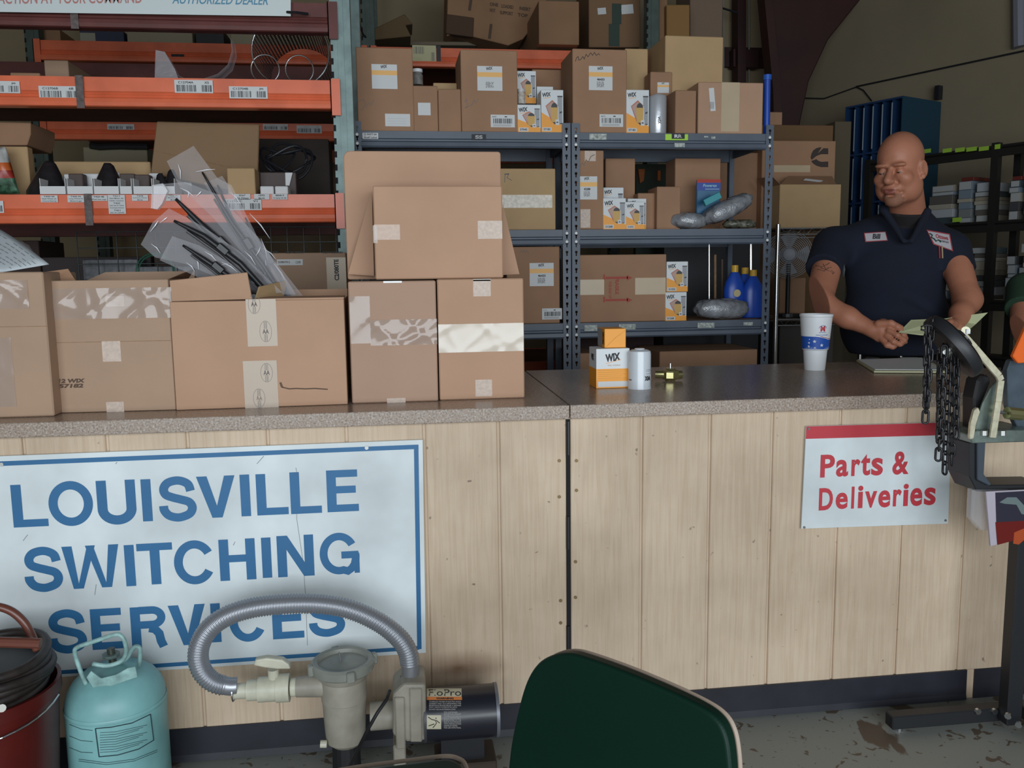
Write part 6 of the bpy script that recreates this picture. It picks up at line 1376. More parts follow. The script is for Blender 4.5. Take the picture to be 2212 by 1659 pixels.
o, f, w, h = bx((1646, 1804, 304, 420), YCh + .24, .17, CARDD, 'brown carton with a dark curved C emblem on the chrome shelf', zb=zc1 + .004)
mb = MB()
ec = f.hit(1768, 341)
pts = arc(ec[0], ec[1], .048, .046, 65, 178, 12) + arc(ec[0], ec[1], .016, .012, 178, 90, 6) + [(ec[0] + .006, ec[1] + .030), f.hit(1789, 321), f.hit(1789, 334)][:0]
K = lambda l: [f.hit(1752 + (x - 391) * .2532 - 1, 319 + (y - 270) * .2532 - 1) for x, y in l]
put_poly(mb, f, K([(398, 325), (412, 298), (440, 278), (470, 270), (485, 272), (452, 325), (500, 275), (545, 283), (545, 330), (470, 328), (430, 352), (392, 385)][0:5] + [(450, 325), (500, 278), (541, 280), (541, 330), (480, 330), (440, 345), (400, 378), (390, 360)])[::-1], 0, .001)
put_poly(mb, f, K([(395, 388), (440, 372), (455, 385), (480, 395), (541, 392), (541, 440), (480, 440), (440, 428), (412, 410)])[::-1], 0, .001)
mb.build('c_emblem', mat('carton logo', (.05, .035, .03), .8), o); tape(o, f, (1672, 357, 1750, 372), TAPEB)
e, f, w, h = None, None, None, None
o, f, w, h = bx((1684, 1816, 398, 488), YCh + .02, .20, CARDY, 'yellow-tan carton with raised flaps on the chrome shelf', zb=zc1 + .004)
P = lambda a, d, z: f.P(a, z) - f.n * d
MB().prism([P(.02, .05, h), P(w, .05, h), P(w + .03, .16, h + .06), P(.12, .16, h + .06)], (0, .003, 0)).build('raised_flap', CARDD, o)
MB().prism([P(.17, .09, h + .030), P(.27, .09, h + .020), P(.29, .105, h + .030), P(.19, .105, h + .040)], (0, -.001, .001)).build('paper_label', PAPER, o)
MB().prism([P(0, 0, h), P(0, .2, h), P(-.045, .2, h + .05), P(-.045, .0, h + .04)], (.003, 0, 0)).build('side_flap', CARDD, o)
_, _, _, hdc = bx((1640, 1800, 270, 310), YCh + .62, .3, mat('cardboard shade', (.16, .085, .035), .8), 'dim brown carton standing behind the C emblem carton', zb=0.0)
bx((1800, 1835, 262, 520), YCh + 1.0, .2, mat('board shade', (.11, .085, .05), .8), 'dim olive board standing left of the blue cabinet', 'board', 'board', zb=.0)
bx((1662, 1690, 242, 268), YCh + .64, .12, CARDD, 'small brown box perched behind the blue tube', zb=hdc + .001)
bx((1684, 1740, 600, 672), YCh + .3, .1, CARDD, 'brown carton standing under the fan on the chrome shelf', zb=zc2 + .004)
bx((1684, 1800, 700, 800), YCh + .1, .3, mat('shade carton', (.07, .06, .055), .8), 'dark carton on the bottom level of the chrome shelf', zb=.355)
# desk fan
fc = at(1704, 550, YCh + .2); FG = mat('fan grey', (.36, .36, .38), .5)
e = empty('desk_fan', Vector((fc.x, fc.y, zc2)), 'grey desk fan with wire guard on the chrome shelf', 'fan')
n_ = Vector((-.35, -.93, 0)); R_f = .128
for k in range(13): MB().tube([fc + Vector((n_.y, -n_.x, 0)) * (R_f * (k + 1) / 13) * math.cos(t) + Vector((0, 0, 1)) * (R_f * (k + 1) / 13) * math.sin(t) + n_ * (.03 * (1 - ((k + 1) / 13) ** 2)) for t in [2 * PI * i / 36 for i in range(36)]], .0022, 4, closed=True).build('guard_ring', FG, e)
MB().lathe([(1e-4, .040), (.03, .036), (.036, .028), (.036, .02)], fc, n_, n=24).build('hub_cap', mat('fan hub', (.38, .39, .43), .5), e, smooth=True)
for k in range(4):
    t0 = PI / 2 * k; pts = []
    for r, dt in ((.02, 0), (.05, -.35), (.11, -.45), (.118, 0), (.11, .45), (.05, .35)): tt = t0 + dt; pts.append(fc + Vector((n_.y, -n_.x, 0)) * r * math.cos(tt) + Vector((0, 0, 1)) * r * math.sin(tt) - n_ * (.01 + .02 * dt))
    MB().add(pts, [tuple(range(6))]).build('fan_blade', FG, e, solid=.002)
MB().cyl(fc - n_ * .02, fc - n_ * .10, .045, 20).build('motor_housing', BLACKS, e); MB().cyl((fc.x, fc.y, zc2 + .02), fc - Vector((0, 0, .05)), .012, 12).build('stem', BLACKS, e); MB().cyl((fc.x, fc.y, zc2 + .003), (fc.x, fc.y, zc2 + .022), .07, 24).build('base', BLACKS, e)
# blue pigeonhole cabinet on the right wall
BC = mat('blue cabinet paint', (.012, .040, .11), .5); BCD = mat('blue cabinet side', (.010, .050, .085), .55)
offc = .45; CO = RWO + RWN * offc; fc_ = Face(CO, RWD)
s0, zt0 = fc_.hit(1828, 232); s1, zt1 = fc_.hit(1949, 206); zb2 = fc_.hit(1850, 560)[1]; zt_c = (zt0 + zt1) / 2
e = empty('pigeonhole_cabinet', CO + RWD * (s0 + s1) / 2 + Vector((0, 0, zb2)), 'blue steel pigeonhole cabinet mounted on the right-hand wall', 'cabinet')
def cpt(s_, z, d): return RWO + RWN * d + RWD * s_ + Vector((0, 0, z))
def slab(sa, sb, za, zb__, da, db, name, m, par=e, **k): return MB().prism([cpt(sa, za, da), cpt(sb, za, da), cpt(sb, zb__, da), cpt(sa, zb__, da)], RWN * (db - da)).build(name, m, par, **k)
slab(s1, s1 + .006, zb2, zt_c, .02, offc, 'side_panel', BCD); slab(s0 - .006, s0, zb2, zt_c, .02, offc, 'side_panel', BC); slab(s0, s1, zb2, zt_c, .02, .03, 'back_panel', mat('cabinet dark', (.008, .012, .022), .7))
rowsz = [zt_c - .0, zt_c - .33, zt_c - .66, zt_c - .95, zt_c - 1.12, zt_c - 1.3]
for z in rowsz:
    if z > zb2: slab(s0, s1, z - .012, z, .03, offc, 'shelf', BC)
slab(s0, s1, zb2, zb2 + .01, .03, offc, 'shelf', BC)
LTE = mat('divider edge', (.30, .36, .42), .4)
for k in range(1, 6):
    s_ = s0 + (s1 - s0) * k / 6; slab(s_ - .002, s_ + .002, zb2, zt_c, .03, offc - .004, 'divider', BC); 
    for za, zb__ in zip(rowsz[1:4], rowsz[:3]): slab(s_ - .0028, s_ + .0028, za + .02, zb__ - .03, offc - .004, offc + .001, 'divider_edge', LTE)
for k in range(4):
    for j, z in enumerate((rowsz[3], rowsz[4], rowsz[5])):
        slab(s0 + .04 + (s1 - s0) * k / 6, s0 + .02 + (s1 - s0) * (k + .9) / 6, z - .022, z + .012, offc + .001, offc + .004, 'tag_holder', mat('tag grey', (.26, .27, .27), .6))
# black bookcase with lime tags
offb = .75; fb_ = Face(RWO + RWN * offb, RWD); sb1, zbt = fb_.hit(2150, 314); sb0, _ = fb_.hit(1875, 330); BB = mat('bookcase black', (.012, .011, .010), .5)
e = empty('black_bookcase', RWO + RWN * .5 + RWD * (sb0 + sb1) / 2, 'black steel bookcase of manuals with lime tags, against the right wall', 'bookcase')
zb_l = [zbt, fb_.hit(2100, 480)[1], fb_.hit(2100, 640)[1] - .02, .75, .1]
def bslab(*a, **k): return slab(*a, par=e, **k)
for s_ in (sb0, sb1): bslab(s_ - .02, s_ + .02, 0, zbt + .015, offb - .04, offb + .002, 'post', BB); bslab(s_ - .02, s_ + .02, 0, zbt + .015, .47, .51, 'post', BB)
bslab(sb1 + .60, sb1 + .64, 0, zbt + .015, offb - .04, offb + .002, 'post', BB)
LIME = mat('lime tag dim', (.30, .50, .05), .5)
for i, z in enumerate(zb_l):
    bslab(sb0, sb1 + .62, z - .062, z, offb - .02, offb, 'shelf_rail', BB); bslab(sb0, sb1 + .62, z - .022, z - .012, .47, offb, 'shelf', BB)
for k, (xa, xc_) in enumerate(((1993, 2011), (2037, 2056), (2064, 2084), (2088, 2110), (2115, 2136))):
    ss, zz = fb_.hit(xa, 327 - k * 1.3); ss2, _ = fb_.hit(xc_, 327); bslab(ss, ss2, zz - .013, zz + .010, offb + .001, offb + .003, 'lime_tag', LIME)
ss, zz = fb_.hit(2058, 475); bslab(ss, ss + .055, zz - .014, zz + .012, offb + .001, offb + .003, 'lime_tag', LIME)
ss, zz = fb_.hit(2150, 318); bslab(ss, ss + .03, zz - .012, zz + .014, offb + .003, offb + .006, 'lime_tag', LIME)
# books: flat stacks on two shelves
BKC = [(.30, .31, .30), (.18, .19, .19), (.045, .065, .075), (.12, .02, .015), (.36, .38, .41), (.10, .09, .08), (.26, .22, .17), (.05, .05, .055), (.33, .30, .24), (.16, .20, .24)]
rnd = random.Random(12)
def book(sa, sb, z, t, dep, col, lab, grp):
    o = slab(sa, sb, z, z + t, offb - .03 - dep, offb - .03, 'manual', mat('book %.2f %.2f %.2f' % col, col, .5), par=None, bevel=.001)
    e_ = ORG[o.name]; tag(o, lab, 'book', grp)
    if rnd.random() < .45: m = slab(sa + .004, sb - .006, z + .003, z + t - .003, offb - .0305, offb - .0285, 'page_edges', mat('page edge', (.34, .35, .35), .7), par=o)
    return o
rng = [(2000, 2055, 'under the cabinet'), (2060, 2095, 'in the middle'), (2098, 2140, 'left of the post'), (2172, 2200, 'right of the post'), (2204, 2250, 'at the right edge')]
for li, (z0, top) in enumerate(((zb_l[1], .26), (zb_l[2], .30))):
    for gi, (xa, xb, wh) in enumerate(rng):
        sa = fb_.hit(xa, 450)[0]; sb = fb_.hit(xb, 450)[0]; z = z0 + .001; k = 0
        lim = top * (.55 + .45 * rnd.random())
        while z < z0 + lim:
            t = rnd.choice((.022, .03, .038, .05)); col = rnd.choice(BKC); j = rnd.uniform(-.012, .012)
            book(sa + .01 + j, sb - .01 + j * .5, z, t - .001, .20, col, '%s book %s on the %s bookcase shelf, %s of its stack' % ({0: 'pale', 1: 'mid grey', 2: 'dark teal', 3: 'dark red', 4: 'light grey', 5: 'brown-black', 6: 'tan', 7: 'charcoal', 8: 'cream', 9: 'blue-grey'}[BKC.index(col)], wh, ('middle', 'lower')[li], ('bottom', 'second', 'third', 'fourth', 'fifth', 'sixth', 'seventh', 'eighth', 'ninth', 'tenth', 'eleventh', 'twelfth', 'thirteenth', 'fourteenth', 'fifteenth')[min(14, k)]), 'manuals stacked on the black bookcase')
            z += t; k += 1

# ================================================================ people: one continuous body surface grown from smooth-blended volumes
class Field:
    def __init__(s): s.ops = []
    def cone(s, a, b, ra, rb, k=.02, sub=False): s.ops.append(('c', np.array(a, float), np.array(b, float), ra, rb, k, sub)); return s
    def ell(s, c, r, M=None, k=.02, sub=False): s.ops.append(('e', np.array(c, float), np.array(r, float), np.array(M if M is not None else Matrix.Identity(3), float), k, 0, sub)); return s
    @staticmethod
    def dist(op, P):
        if op[0] == 'c':
            a, b, ra, rb = op[1:5]; ba = b - a; t = np.clip(((P - a) @ ba) / max(1e-12, ba @ ba), 0, 1)
            return np.linalg.norm(P - a - t[..., None] * ba, axis=-1) - (ra + (rb - ra) * t)
        c, r, M = op[1:4]; q = (P - c) @ M; k0 = np.linalg.norm(q / r, axis=-1); k1 = np.linalg.norm(q / (r * r), axis=-1)
        return k0 * (k0 - 1) / np.maximum(k1, 1e-9)
    def rad(s, op): return (max(op[3], op[4]) if op[0] == 'c' else float(np.max(op[2])))
    def bbox(s, op, m):
        if op[0] == 'c': lo = np.minimum(op[1], op[2]); hi = np.maximum(op[1], op[2])
        else: lo = hi = op[1]
        R_ = s.rad(op) + m; return lo - R_, hi + R_
    def value(s, P, grow=0):
        d = np.full(P.shape[:-1], 1.0)
        for op in s.ops:
            k = op[5] if op[0] == 'c' else op[4]; x = s.dist(op, P) - (0 if op[6] else grow)
            if op[6]:
                h = np.clip(.5 - .5 * (d + x) / k, 0, 1); d = d * (1 - h) - x * h + k * h * (1 - h)
            else:
                h = np.clip(.5 + .5 * (x - d) / k, 0, 1); d = x * (1 - h) + d * h - k * h * (1 - h)
        return d
    def grid(s, lo, hi, step, grow=0, clip=None):
        lo = np.array(lo, float); hi = np.array(hi, float); n = np.ceil((hi - lo) / step).astype(int) + 1
        ax = [lo[i] + step * np.arange(n[i]) for i in range(3)]; F = np.full(tuple(n), .2, dtype=np.float32)
        for op in s.ops:
            k = op[5] if op[0] == 'c' else op[4]; a, b = s.bbox(op, k * 2 + .03 + max(0, grow)); i0 = np.maximum(((a - lo) / step).astype(int), 0); i1 = np.minimum(((b - lo) / step).astype(int) + 2, n)
            if np.any(i1 <= i0): continue
            sl = tuple(slice(i0[i], i1[i]) for i in range(3)); P = np.stack(np.meshgrid(*[ax[i][sl[i]] for i in range(3)], indexing='ij'), -1)
            x = s.dist(op, P) - (0 if op[6] else grow); d = F[sl]
            if op[6]: h = np.clip(.5 - .5 * (d + x) / k, 0, 1); F[sl] = d * (1 - h) - x * h + k * h * (1 - h)
            else: h = np.clip(.5 + .5 * (x - d) / k, 0, 1); F[sl] = x * (1 - h) + d * h - k * h * (1 - h)
        if clip is not None:
            P = np.stack(np.meshgrid(*ax, indexing='ij'), -1); F = np.maximum(F, clip(P))
        F[0] = F[-1] = .1; F[:, 0] = F[:, -1] = .1; F[:, :, 0] = F[:, :, -1] = .1
        return F, lo, step
def nets(F, lo, step):
    """naive surface nets: one vertex per crossed cell, one quad per crossed grid edge"""
    S = F < 0; nx, ny, nz = F.shape; c = (nx - 1, ny - 1, nz - 1)
    acc = np.zeros(c + (3,), np.float32); cnt = np.zeros(c, np.int16)
    for ax in range(3):
        o1, o2 = [i for i in range(3) if i != ax]
        for p in (0, 1):
            for q in (0, 1):
                s0 = [slice(0, -1)] * 3; s0[o1] = slice(p, p + F.shape[o1] - 1); s0[o2] = slice(q, q + F.shape[o2] - 1)
                s1 = list(s0); s1[ax] = slice(1, None); A = F[tuple(s0)]; B = F[tuple(s1)]; m = (A < 0) != (B < 0)
                t = np.where(m, A / np.where(m, A - B, 1), 0); acc[..., ax] += np.where(m, t, 0); acc[..., o1] += m * p; acc[..., o2] += m * q; cnt += m
    act = cnt > 0; idx = np.full(c, -1, np.int64); ii = np.argwhere(act); idx[act] = np.arange(len(ii))
    V = lo + step * (ii + acc[act] / cnt[act][:, None]); Q = []
    for ax in range(3):
        o1, o2 = [(1, 2), (2, 0), (0, 1)][ax]
        sl0 = [slice(1, -1)] * 3; sl0[ax] = slice(0, -1); sl1 = [slice(1, -1)] * 3; sl1[ax] = slice(1, None)
        A = S[tuple(sl0)]; B = S[tuple(sl1)]; pos = np.argwhere(A != B)
        if not len(pos): continue
        inside = A[tuple(pos.T)]; base = pos.copy(); base[:, o1] += 1; base[:, o2] += 1
        def g(d1, d2): b = base.copy(); b[:, o1] += d1; b[:, o2] += d2; return idx[tuple(b.T)]
        q = np.stack([g(-1, -1), g(0, -1), g(0, 0), g(-1, 0)], 1); q[~inside] = q[~inside][:, ::-1]; Q.append(q)
    return V, np.concatenate(Q)
def mesh_np(name, V, Q, mats, parent, smooth=True):
    me = bpy.data.meshes.new(name); org = np.array(ORG[parent.name]); V = V - org
    me.vertices.add(len(V)); me.vertices.foreach_set('co', V.astype(np.float32).ravel()); me.loops.add(Q.size); me.loops.foreach_set('vertex_index', Q.ravel().astype(np.int32))
    me.polygons.add(len(Q)); me.polygons.foreach_set('loop_start', np.arange(0, Q.size, 4, dtype=np.int32)); me.polygons.foreach_set('loop_total', np.full(len(Q), 4, np.int32))
    me.update(calc_edges=True); me.validate()
    if smooth: me.polygons.foreach_set('use_smooth', [True] * len(me.polygons))
    for m in mats: me.materials.append(m)
    o = bpy.data.objects.new(name, me); COL.objects.link(o); o.parent = parent; ORG[o.name] = ORG[parent.name]; return o

SKIN = mat('ruddy skin', (.43, .175, .105), .5, noise=.10, scale=9, bump=.15, bscale=120, spec=.4)
STUB = mat('short stubble', (.27, .12, .072), .8, noise=.10, scale=150)
NAVY = mat('navy work shirt', (.004, .007, .019), .9, bump=.35, bscale=22, noise=.15, scale=6)
NAVYP = mat('navy work trousers', (.010, .013, .026), .85)
TEE = mat('black undershirt', (.016, .013, .014), .9)
def V3(px, py, Y): return np.array(at(px, py, Y))
HO = V3(1943, 366, 3.24); az = math.radians(217); pit = math.radians(-7)
fw = np.array([math.cos(az) * math.cos(pit), math.sin(az) * math.cos(pit), math.sin(pit)]); lf = np.array([-math.sin(az), math.cos(az), 0.0]); upv = np.cross(fw, lf)
upv = upv if upv[2] > 0 else -upv
HM = np.stack([lf, fw, upv], 1)                      # columns: left, forward, up
def hp(l, f_, u): return HO + lf * l + fw * f_ + upv * u
def build_head(B):
    e = lambda l, f_, u, r, k=.02, sub=False, M=None: B.ell(hp(l, f_, u), r, HM if M is None else M, k, sub)
    e(0, -.012, .045, (.083, .104, .100), .02); e(0, .018, -.060, (.074, .068, .070), .04); e(0, .062, -.118, (.030, .028, .024), .03)
    for s_ in (-1, 1):
        e(s_ * .052, .010, -.075, (.026, .045, .040), .03); e(s_ * .046, .066, -.032, (.026, .024, .024), .025); e(s_ * .032, .086, .020, (.028, .018, .009), .012)
        e(s_ * .033, .104, -.004, (.020, .020, .012), .010, True); e(s_ * .034, .079, -.003, (.0145, .0145, .0135), .004); e(s_ * .034, .083, -.020, (.018, .010, .006), .008)
    B.cone(hp(0, .088, .006), hp(0, .117, -.036), .0090, .0150, .010); e(0, .107, -.042, (.018, .015, .011), .008)
    for s_ in (-1, 1): e(s_ * .0135, .100, -.041, (.0080, .010, .0085), .006); B.cone(hp(s_ * .024, .084, -.050), hp(s_ * .034, .070, -.085), .006, .006, .015, True)
    e(0, .078, -.072, (.034, .022, .022), .018); e(0, .094, -.071, (.023, .010, .0055), .006); e(0, .092, -.084, (.020, .010, .0070), .006); e(0, .107, -.0772, (.027, .017, .0028), .003, True); B.cone(hp(-.026, .086, -.080), hp(-.030, .078, -.092), .004, .003, .008, True); B.cone(hp(.026, .086, -.080), hp(.030, .078, -.092), .004, .003, .008, True); e(0, .088, -.097, (.020, .012, .004), .01, True)
    e(0, .098, .050, (.030, .004, .002), .01, True)
    for s_ in (-1, 1):
        M = HM @ np.array(Matrix.Rotation(math.radians(-18), 3, 'X')) @ np.array(Matrix.Rotation(math.radians(s_ * 24), 3, 'Z'))
        e(s_ * .088, -.010, -.006, (.0075, .021, .037), .008, False, M); e(s_ * .099, -.004, -.002, (.009, .013, .024), .006, True, M); e(s_ * .090, -.002, -.035, (.007, .011, .011), .006, False, M)
RS, LS = V3(1797, 532, 3.44), V3(2056, 540, 3.30); NB = V3(1962, 480, 3.40)
TA = LS - RS; TA[2] = 0; TA /= np.linalg.norm(TA); TF = np.array([TA[1], -TA[0], 0]); TF = TF if TF[1] < 0 else -TF
TM = np.stack([TA, TF, [0, 0, 1]], 1)
def build_torso(B, g=0.0):
    B.ell(V3(1936, 580, 3.38), (.200 + g, .130 + g, .175 + g), TM, .06); B.ell(V3(1932, 700, 3.35), (.212 + g, .165 + g, .20 + g), TM, .08); B.ell(V3(1946, 525, 3.39), (.175 + g, .095 + g, .075 + g), TM, .05); B.ell(V3(1936, 850, 3.38), (.195 + g, .150 + g, .17 + g), TM, .08)
    B.cone(NB, RS + [.02, 0, .0], .070 + g, .064 + g, .05); B.cone(NB, LS - [.02, 0, .0], .070 + g, .060 + g, .05)
RE, LE = V3(1768, 655, 3.22), V3(2090, 648, 3.14); RW2, LW2 = V3(1884, 712, 3.06), V3(2062, 708, 3.02)
def build_arms(B):
    B.cone(RS, RE, .062, .052, .03); B.cone(RE, RE * .45 + RW2 * .55, .053, .040, .03); B.cone(RE * .45 + RW2 * .55, RW2, .041, .0275, .02)
    B.cone(LS, LE, .060, .050, .03); B.cone(LE, LE * .5 + LW2 * .5, .050, .040, .03); B.cone(LE * .5 + LW2 * .5, LW2, .040, .028, .02)
def hand(B, wrist, knuck, thumb, fingers):
    w = np.array(wrist); k_ = np.array(knuck); mid = (w + k_) / 2; d = (k_ - w) / np.linalg.norm(k_ - w)
    B.cone(w, mid, .026, .024, .015)
    f0 = [np.array(f_[0]) for f_ in fingers]; s_ = f0[-1] - f0[0]; s_ /= np.linalg.norm(s_); nrm = np.cross(d, s_); nrm /= np.linalg.norm(nrm)
    B.ell(w * .42 + k_ * .58, (.046, .046, .0165), np.stack([d, np.cross(nrm, d), nrm], 1), .012)
    for f_ in fingers:
        rr = [.0112, .0100, .0088, .0078]
        for i in range(len(f_) - 1): B.cone(f_[i], f_[i + 1], rr[i], rr[i + 1], .006)
    for i in range(len(thumb) - 1): B.cone(thumb[i], thumb[i + 1], (.016, .0125, .0100)[i], (.0125, .0105, .0085)[i], .006)
body = Field(); build_torso(body, -.012); body.cone(NB + [0, .0, -.02], hp(0, -.030, -.06), .076, .072, .03); build_head(body); build_arms(body)
Yh = 3.0
hand(body, RW2, V3(1922, 716, 3.01), [V3(1898, 700, 3.03), V3(1924, 698, 3.0), V3(1946, 708, 2.985)],
     [[V3(1917, 703, 3.015), V3(1938, 706, 2.985), V3(1953, 722, 2.985), V3(1958, 731, 2.995)], [V3(1920, 714, 3.0), V3(1938, 724, 2.975), V3(1953, 735, 2.98), V3(1956, 739, 2.99)],
      [V3(1916, 726, 3.005), V3(1930, 738, 2.98), V3(1944, 744, 2.98), V3(1948, 744, 2.99)], [V3(1906, 734, 3.02), V3(1916, 746, 2.995), V3(1928, 750, 2.99), V3(1933, 749, 2.995)]])
hand(body, LW2, V3(2040, 716, 3.0), [V3(2062, 700, 2.99), V3(2052, 696, 2.965), V3(2044, 702, 2.955)],
     [[V3(2042, 706, 2.99), V3(2032, 708, 2.98), V3(2024, 716, 2.985), V3(2020, 722, 2.99)], [V3(2040, 715, 2.99), V3(2030, 720, 2.98), V3(2022, 726, 2.985), V3(2018, 730, 2.99)],
      [V3(2042, 724, 3.0), V3(2034, 732, 2.99), V3(2028, 738, 2.99), V3(2024, 740, 3.0)], [V3(2048, 731, 3.01), V3(2042, 740, 3.0), V3(2038, 745, 3.0), V3(2036, 746, 3.01)]])
man = empty('person', (float(HO[0]) + .02, 3.40, 0), 'bald man with goatee in navy work shirt, reading a yellow sheet behind the counter', 'person')
lo = np.array([float(RS[0]) - .16, 2.90, .92]); hi = np.array([float(LS[0]) + .22, 3.62, float(HO[2]) + .17])
F, l_, st = body.grid(lo, hi, .0048)
V, Q = nets(F, l_, st); bo = mesh_np('body', V, Q, [SKIN, STUB, mat('lip tone', (.27, .085, .065), .5)], man)
cen = V[Q].mean(1); q = (cen - HO) @ HM
gt = (np.abs(q[:, 0] + .004 * np.sin(q[:, 2] * 300)) < .040) & (q[:, 2] < -.090 - .010 * (np.abs(q[:, 0]) < .012)) & (q[:, 2] > -.155) & (q[:, 1] > .040); lips = (np.abs(q[:, 0]) < .020) & (q[:, 2] < -.068) & (q[:, 2] > -.089) & (q[:, 1] > .090)
mi_ = np.where(gt, 1, np.where(lips, 2, 0)).astype(np.int32); bo.data.polygons.foreach_set('material_index', mi_)
# eyes, brows
for s_ in (-1, 1):
    c_ = Vector(hp(s_ * .034, .0806, -.0085)); MB().lathe([(1e-4, -.0125), (.0088, -.0088), (.0125, 0), (.0088, .0088), (1e-4, .0125)], c_, Vector(fw - upv * .35), n=16).build('eye', [mat('eye dark', (.03, .022, .02), .3)], man, smooth=True)
    MB().tube([Vector(hp(s_ * l, f_, u)) for l, f_, u in ((.012, .0975, .018), (.028, .0985, .022), (.044, .090, .021), (.055, .078, .015))], [.0016, .0026, .0024, .001], 6).build('eyebrow', mat('brow sandy', (.22, .11, .06), .8), man)
# shirt
sh = Field(); build_torso(sh, .004)
RSL, LSL = V3(1779, 582, 3.34), V3(2070, 588, 3.25)
sh.cone(RS, RSL, .078, .073, .04); sh.cone(LS, LSL, .072, .068, .04)
for a, b in ((V3(1908, 452, 3.30), V3(1953, 520, 3.235)), (V3(2002, 458, 3.28), V3(1968, 520, 3.225)), (V3(1908, 452, 3.30), V3(1955, 452, 3.46)), (V3(2002, 458, 3.28), V3(1990, 452, 3.44))): sh.cone(a, b, .015, .012, .012)
sh.cone(V3(1957, 445, 3.33), V3(1960, 525, 3.20), .062, .004, .008, True); sh.cone(NB + [0, 0, .02], hp(0, -.035, -.05), .076, .085, .006, True)
for i, (x, y) in enumerate(((1840, 640), (1990, 660), (1870, 700), (2010, 600), (1830, 560))):  # cloth folds pressed into the shirt
    a = V3(x - 30, y - 22, 3.20); b = V3(x + 34, y + 18, 3.18); sh.cone(a, b, .010, .002, .03, True)
clipf = lambda P: np.maximum(.905 - P[..., 2], np.maximum(-(((P - RSL) @ ((RS - RSL) / np.linalg.norm(RS - RSL))) + .0) * (np.linalg.norm(P - RSL, axis=-1) < .16), -(((P - LSL) @ ((LS - LSL) / np.linalg.norm(LS - LSL)))) * (np.linalg.norm(P - LSL, axis=-1) < .14)))
lo2 = lo.copy(); lo2[2] = .88; hi2 = hi.copy(); hi2[2] = 1.66
TD = Field(); TD.ell(V3(1936, 580, 3.38), (.204, .134, .179), TM, .06); TD.ell(V3(1932, 700, 3.35), (.216, .169, .204), TM, .08)
def sleeve_cut(P):
    out = .905 - P[..., 2]
    for E_, S_2, R__ in ((RSL, RS, .115), (LSL, LS, .105)):
        n_ = (S_2 - E_) / np.linalg.norm(S_2 - E_); dd = -((P - E_) @ n_); near = np.linalg.norm(P - (E_ - n_ * .05), axis=-1) - R__
        out = np.maximum(out, np.minimum(np.minimum(dd, -near), TD.value(P) if TD is not None else 1))
    return out
F, l_, st = sh.grid(lo2, hi2, .006, 0, sleeve_cut); V, Q = nets(F, l_, st); shirt = mesh_np('work_shirt', V, Q, [NAVY], man)
te = Field(); build_torso(te, -.006); te.cone(NB + [0, 0, -.02], hp(0, -.034, -.075), .083, .079, .02)
tcut = lambda P: np.maximum(P[..., 2] - (1.478 + .22 * (P[..., 1] - 3.3)), 1.30 - P[..., 2])
F, l_, st = te.grid(np.array([float(NB[0]) - .22, 3.1, 1.25]), np.array([float(NB[0]) + .22, 3.6, 1.62]), .007, 0, tcut); V, Q = nets(F, l_, st); mesh_np('undershirt', V, Q, [TEE], man)
# trousers and shoes
tr = Field(); hipc = V3(1936, 850, 3.38); 
tr.ell(hipc, (.182, .138, .15), TM, .06)
for s_ in (-1, 1):
    h0 = hipc + TA * s_ * .10 - [0, 0, .06]; kn = np.array([h0[0] + TA[0] * s_ * .01, h0[1] - .01, .50]); an = np.array([kn[0], kn[1] + .03, .10]); tr.cone(h0, kn, .094, .070, .04); tr.cone(kn, an, .075, .058, .03)
F, l_, st = tr.grid(np.array([hipc[0] - .36, 3.0, .03]), np.array([hipc[0] + .36, 3.7, 1.06]), .012, 0, lambda P: np.maximum(.05 - P[..., 2], P[..., 2] - .99)); V, Q = nets(F, l_, st); mesh_np('trousers', V, Q, [NAVYP], man)
for s_ in (-1, 1):
    b_ = Field(); h0 = hipc + TA * s_ * .11; b_.ell([h0[0], h0[1] - .02, .045], (.045, .13, .048), TM, .02); b_.cone([h0[0], h0[1] + .03, .05], [h0[0], h0[1] + .03, .11], .05, .05, .03)
    F, l_, st = b_.grid(np.array([h0[0] - .15, h0[1] - .26, -.01]), np.array([h0[0] + .15, h0[1] + .2, .18]), .009, 0, lambda P: .002 - P[..., 2]); V, Q = nets(F, l_, st); mesh_np('boot', V, Q, [BLACKS], man)
# patches and tattoo that follow the surface
def march(fld, px, py, off=0.0):
    d = np.array(ray(px, py).normalized()); o_ = np.array([0, 0, EYE]); t = 2.6
    for _ in range(80):
        v = float(fld.value((o_ + d * t)[None])[0])
        if v < .0004: break
        t += max(v * .8, .0005)
        if t > 5: break
    return Vector(o_ + d * (t - off))
def surf_patch(fld, corners, n, name, m, par, off=.002):
    """bilinear pixel patch laid on the surface; corners = tl tr br bl"""
    rows_ = []
    for j in range(n + 1):
        v = j / n; row = []
        for i in range(n + 1):
            u = i / n; x = (1 - u) * (1 - v) * corners[0][0] + u * (1 - v) * corners[1][0] + u * v * corners[2][0] + (1 - u) * v * corners[3][0]; y = (1 - u) * (1 - v) * corners[0][1] + u * (1 - v) * corners[1][1] + u * v * corners[2][1] + (1 - u) * v * corners[3][1]
            row.append(march(fld, x, y, off))
        rows_.append(row)
    return MB().sheet(rows_).build(name, m, par, smooth=True)
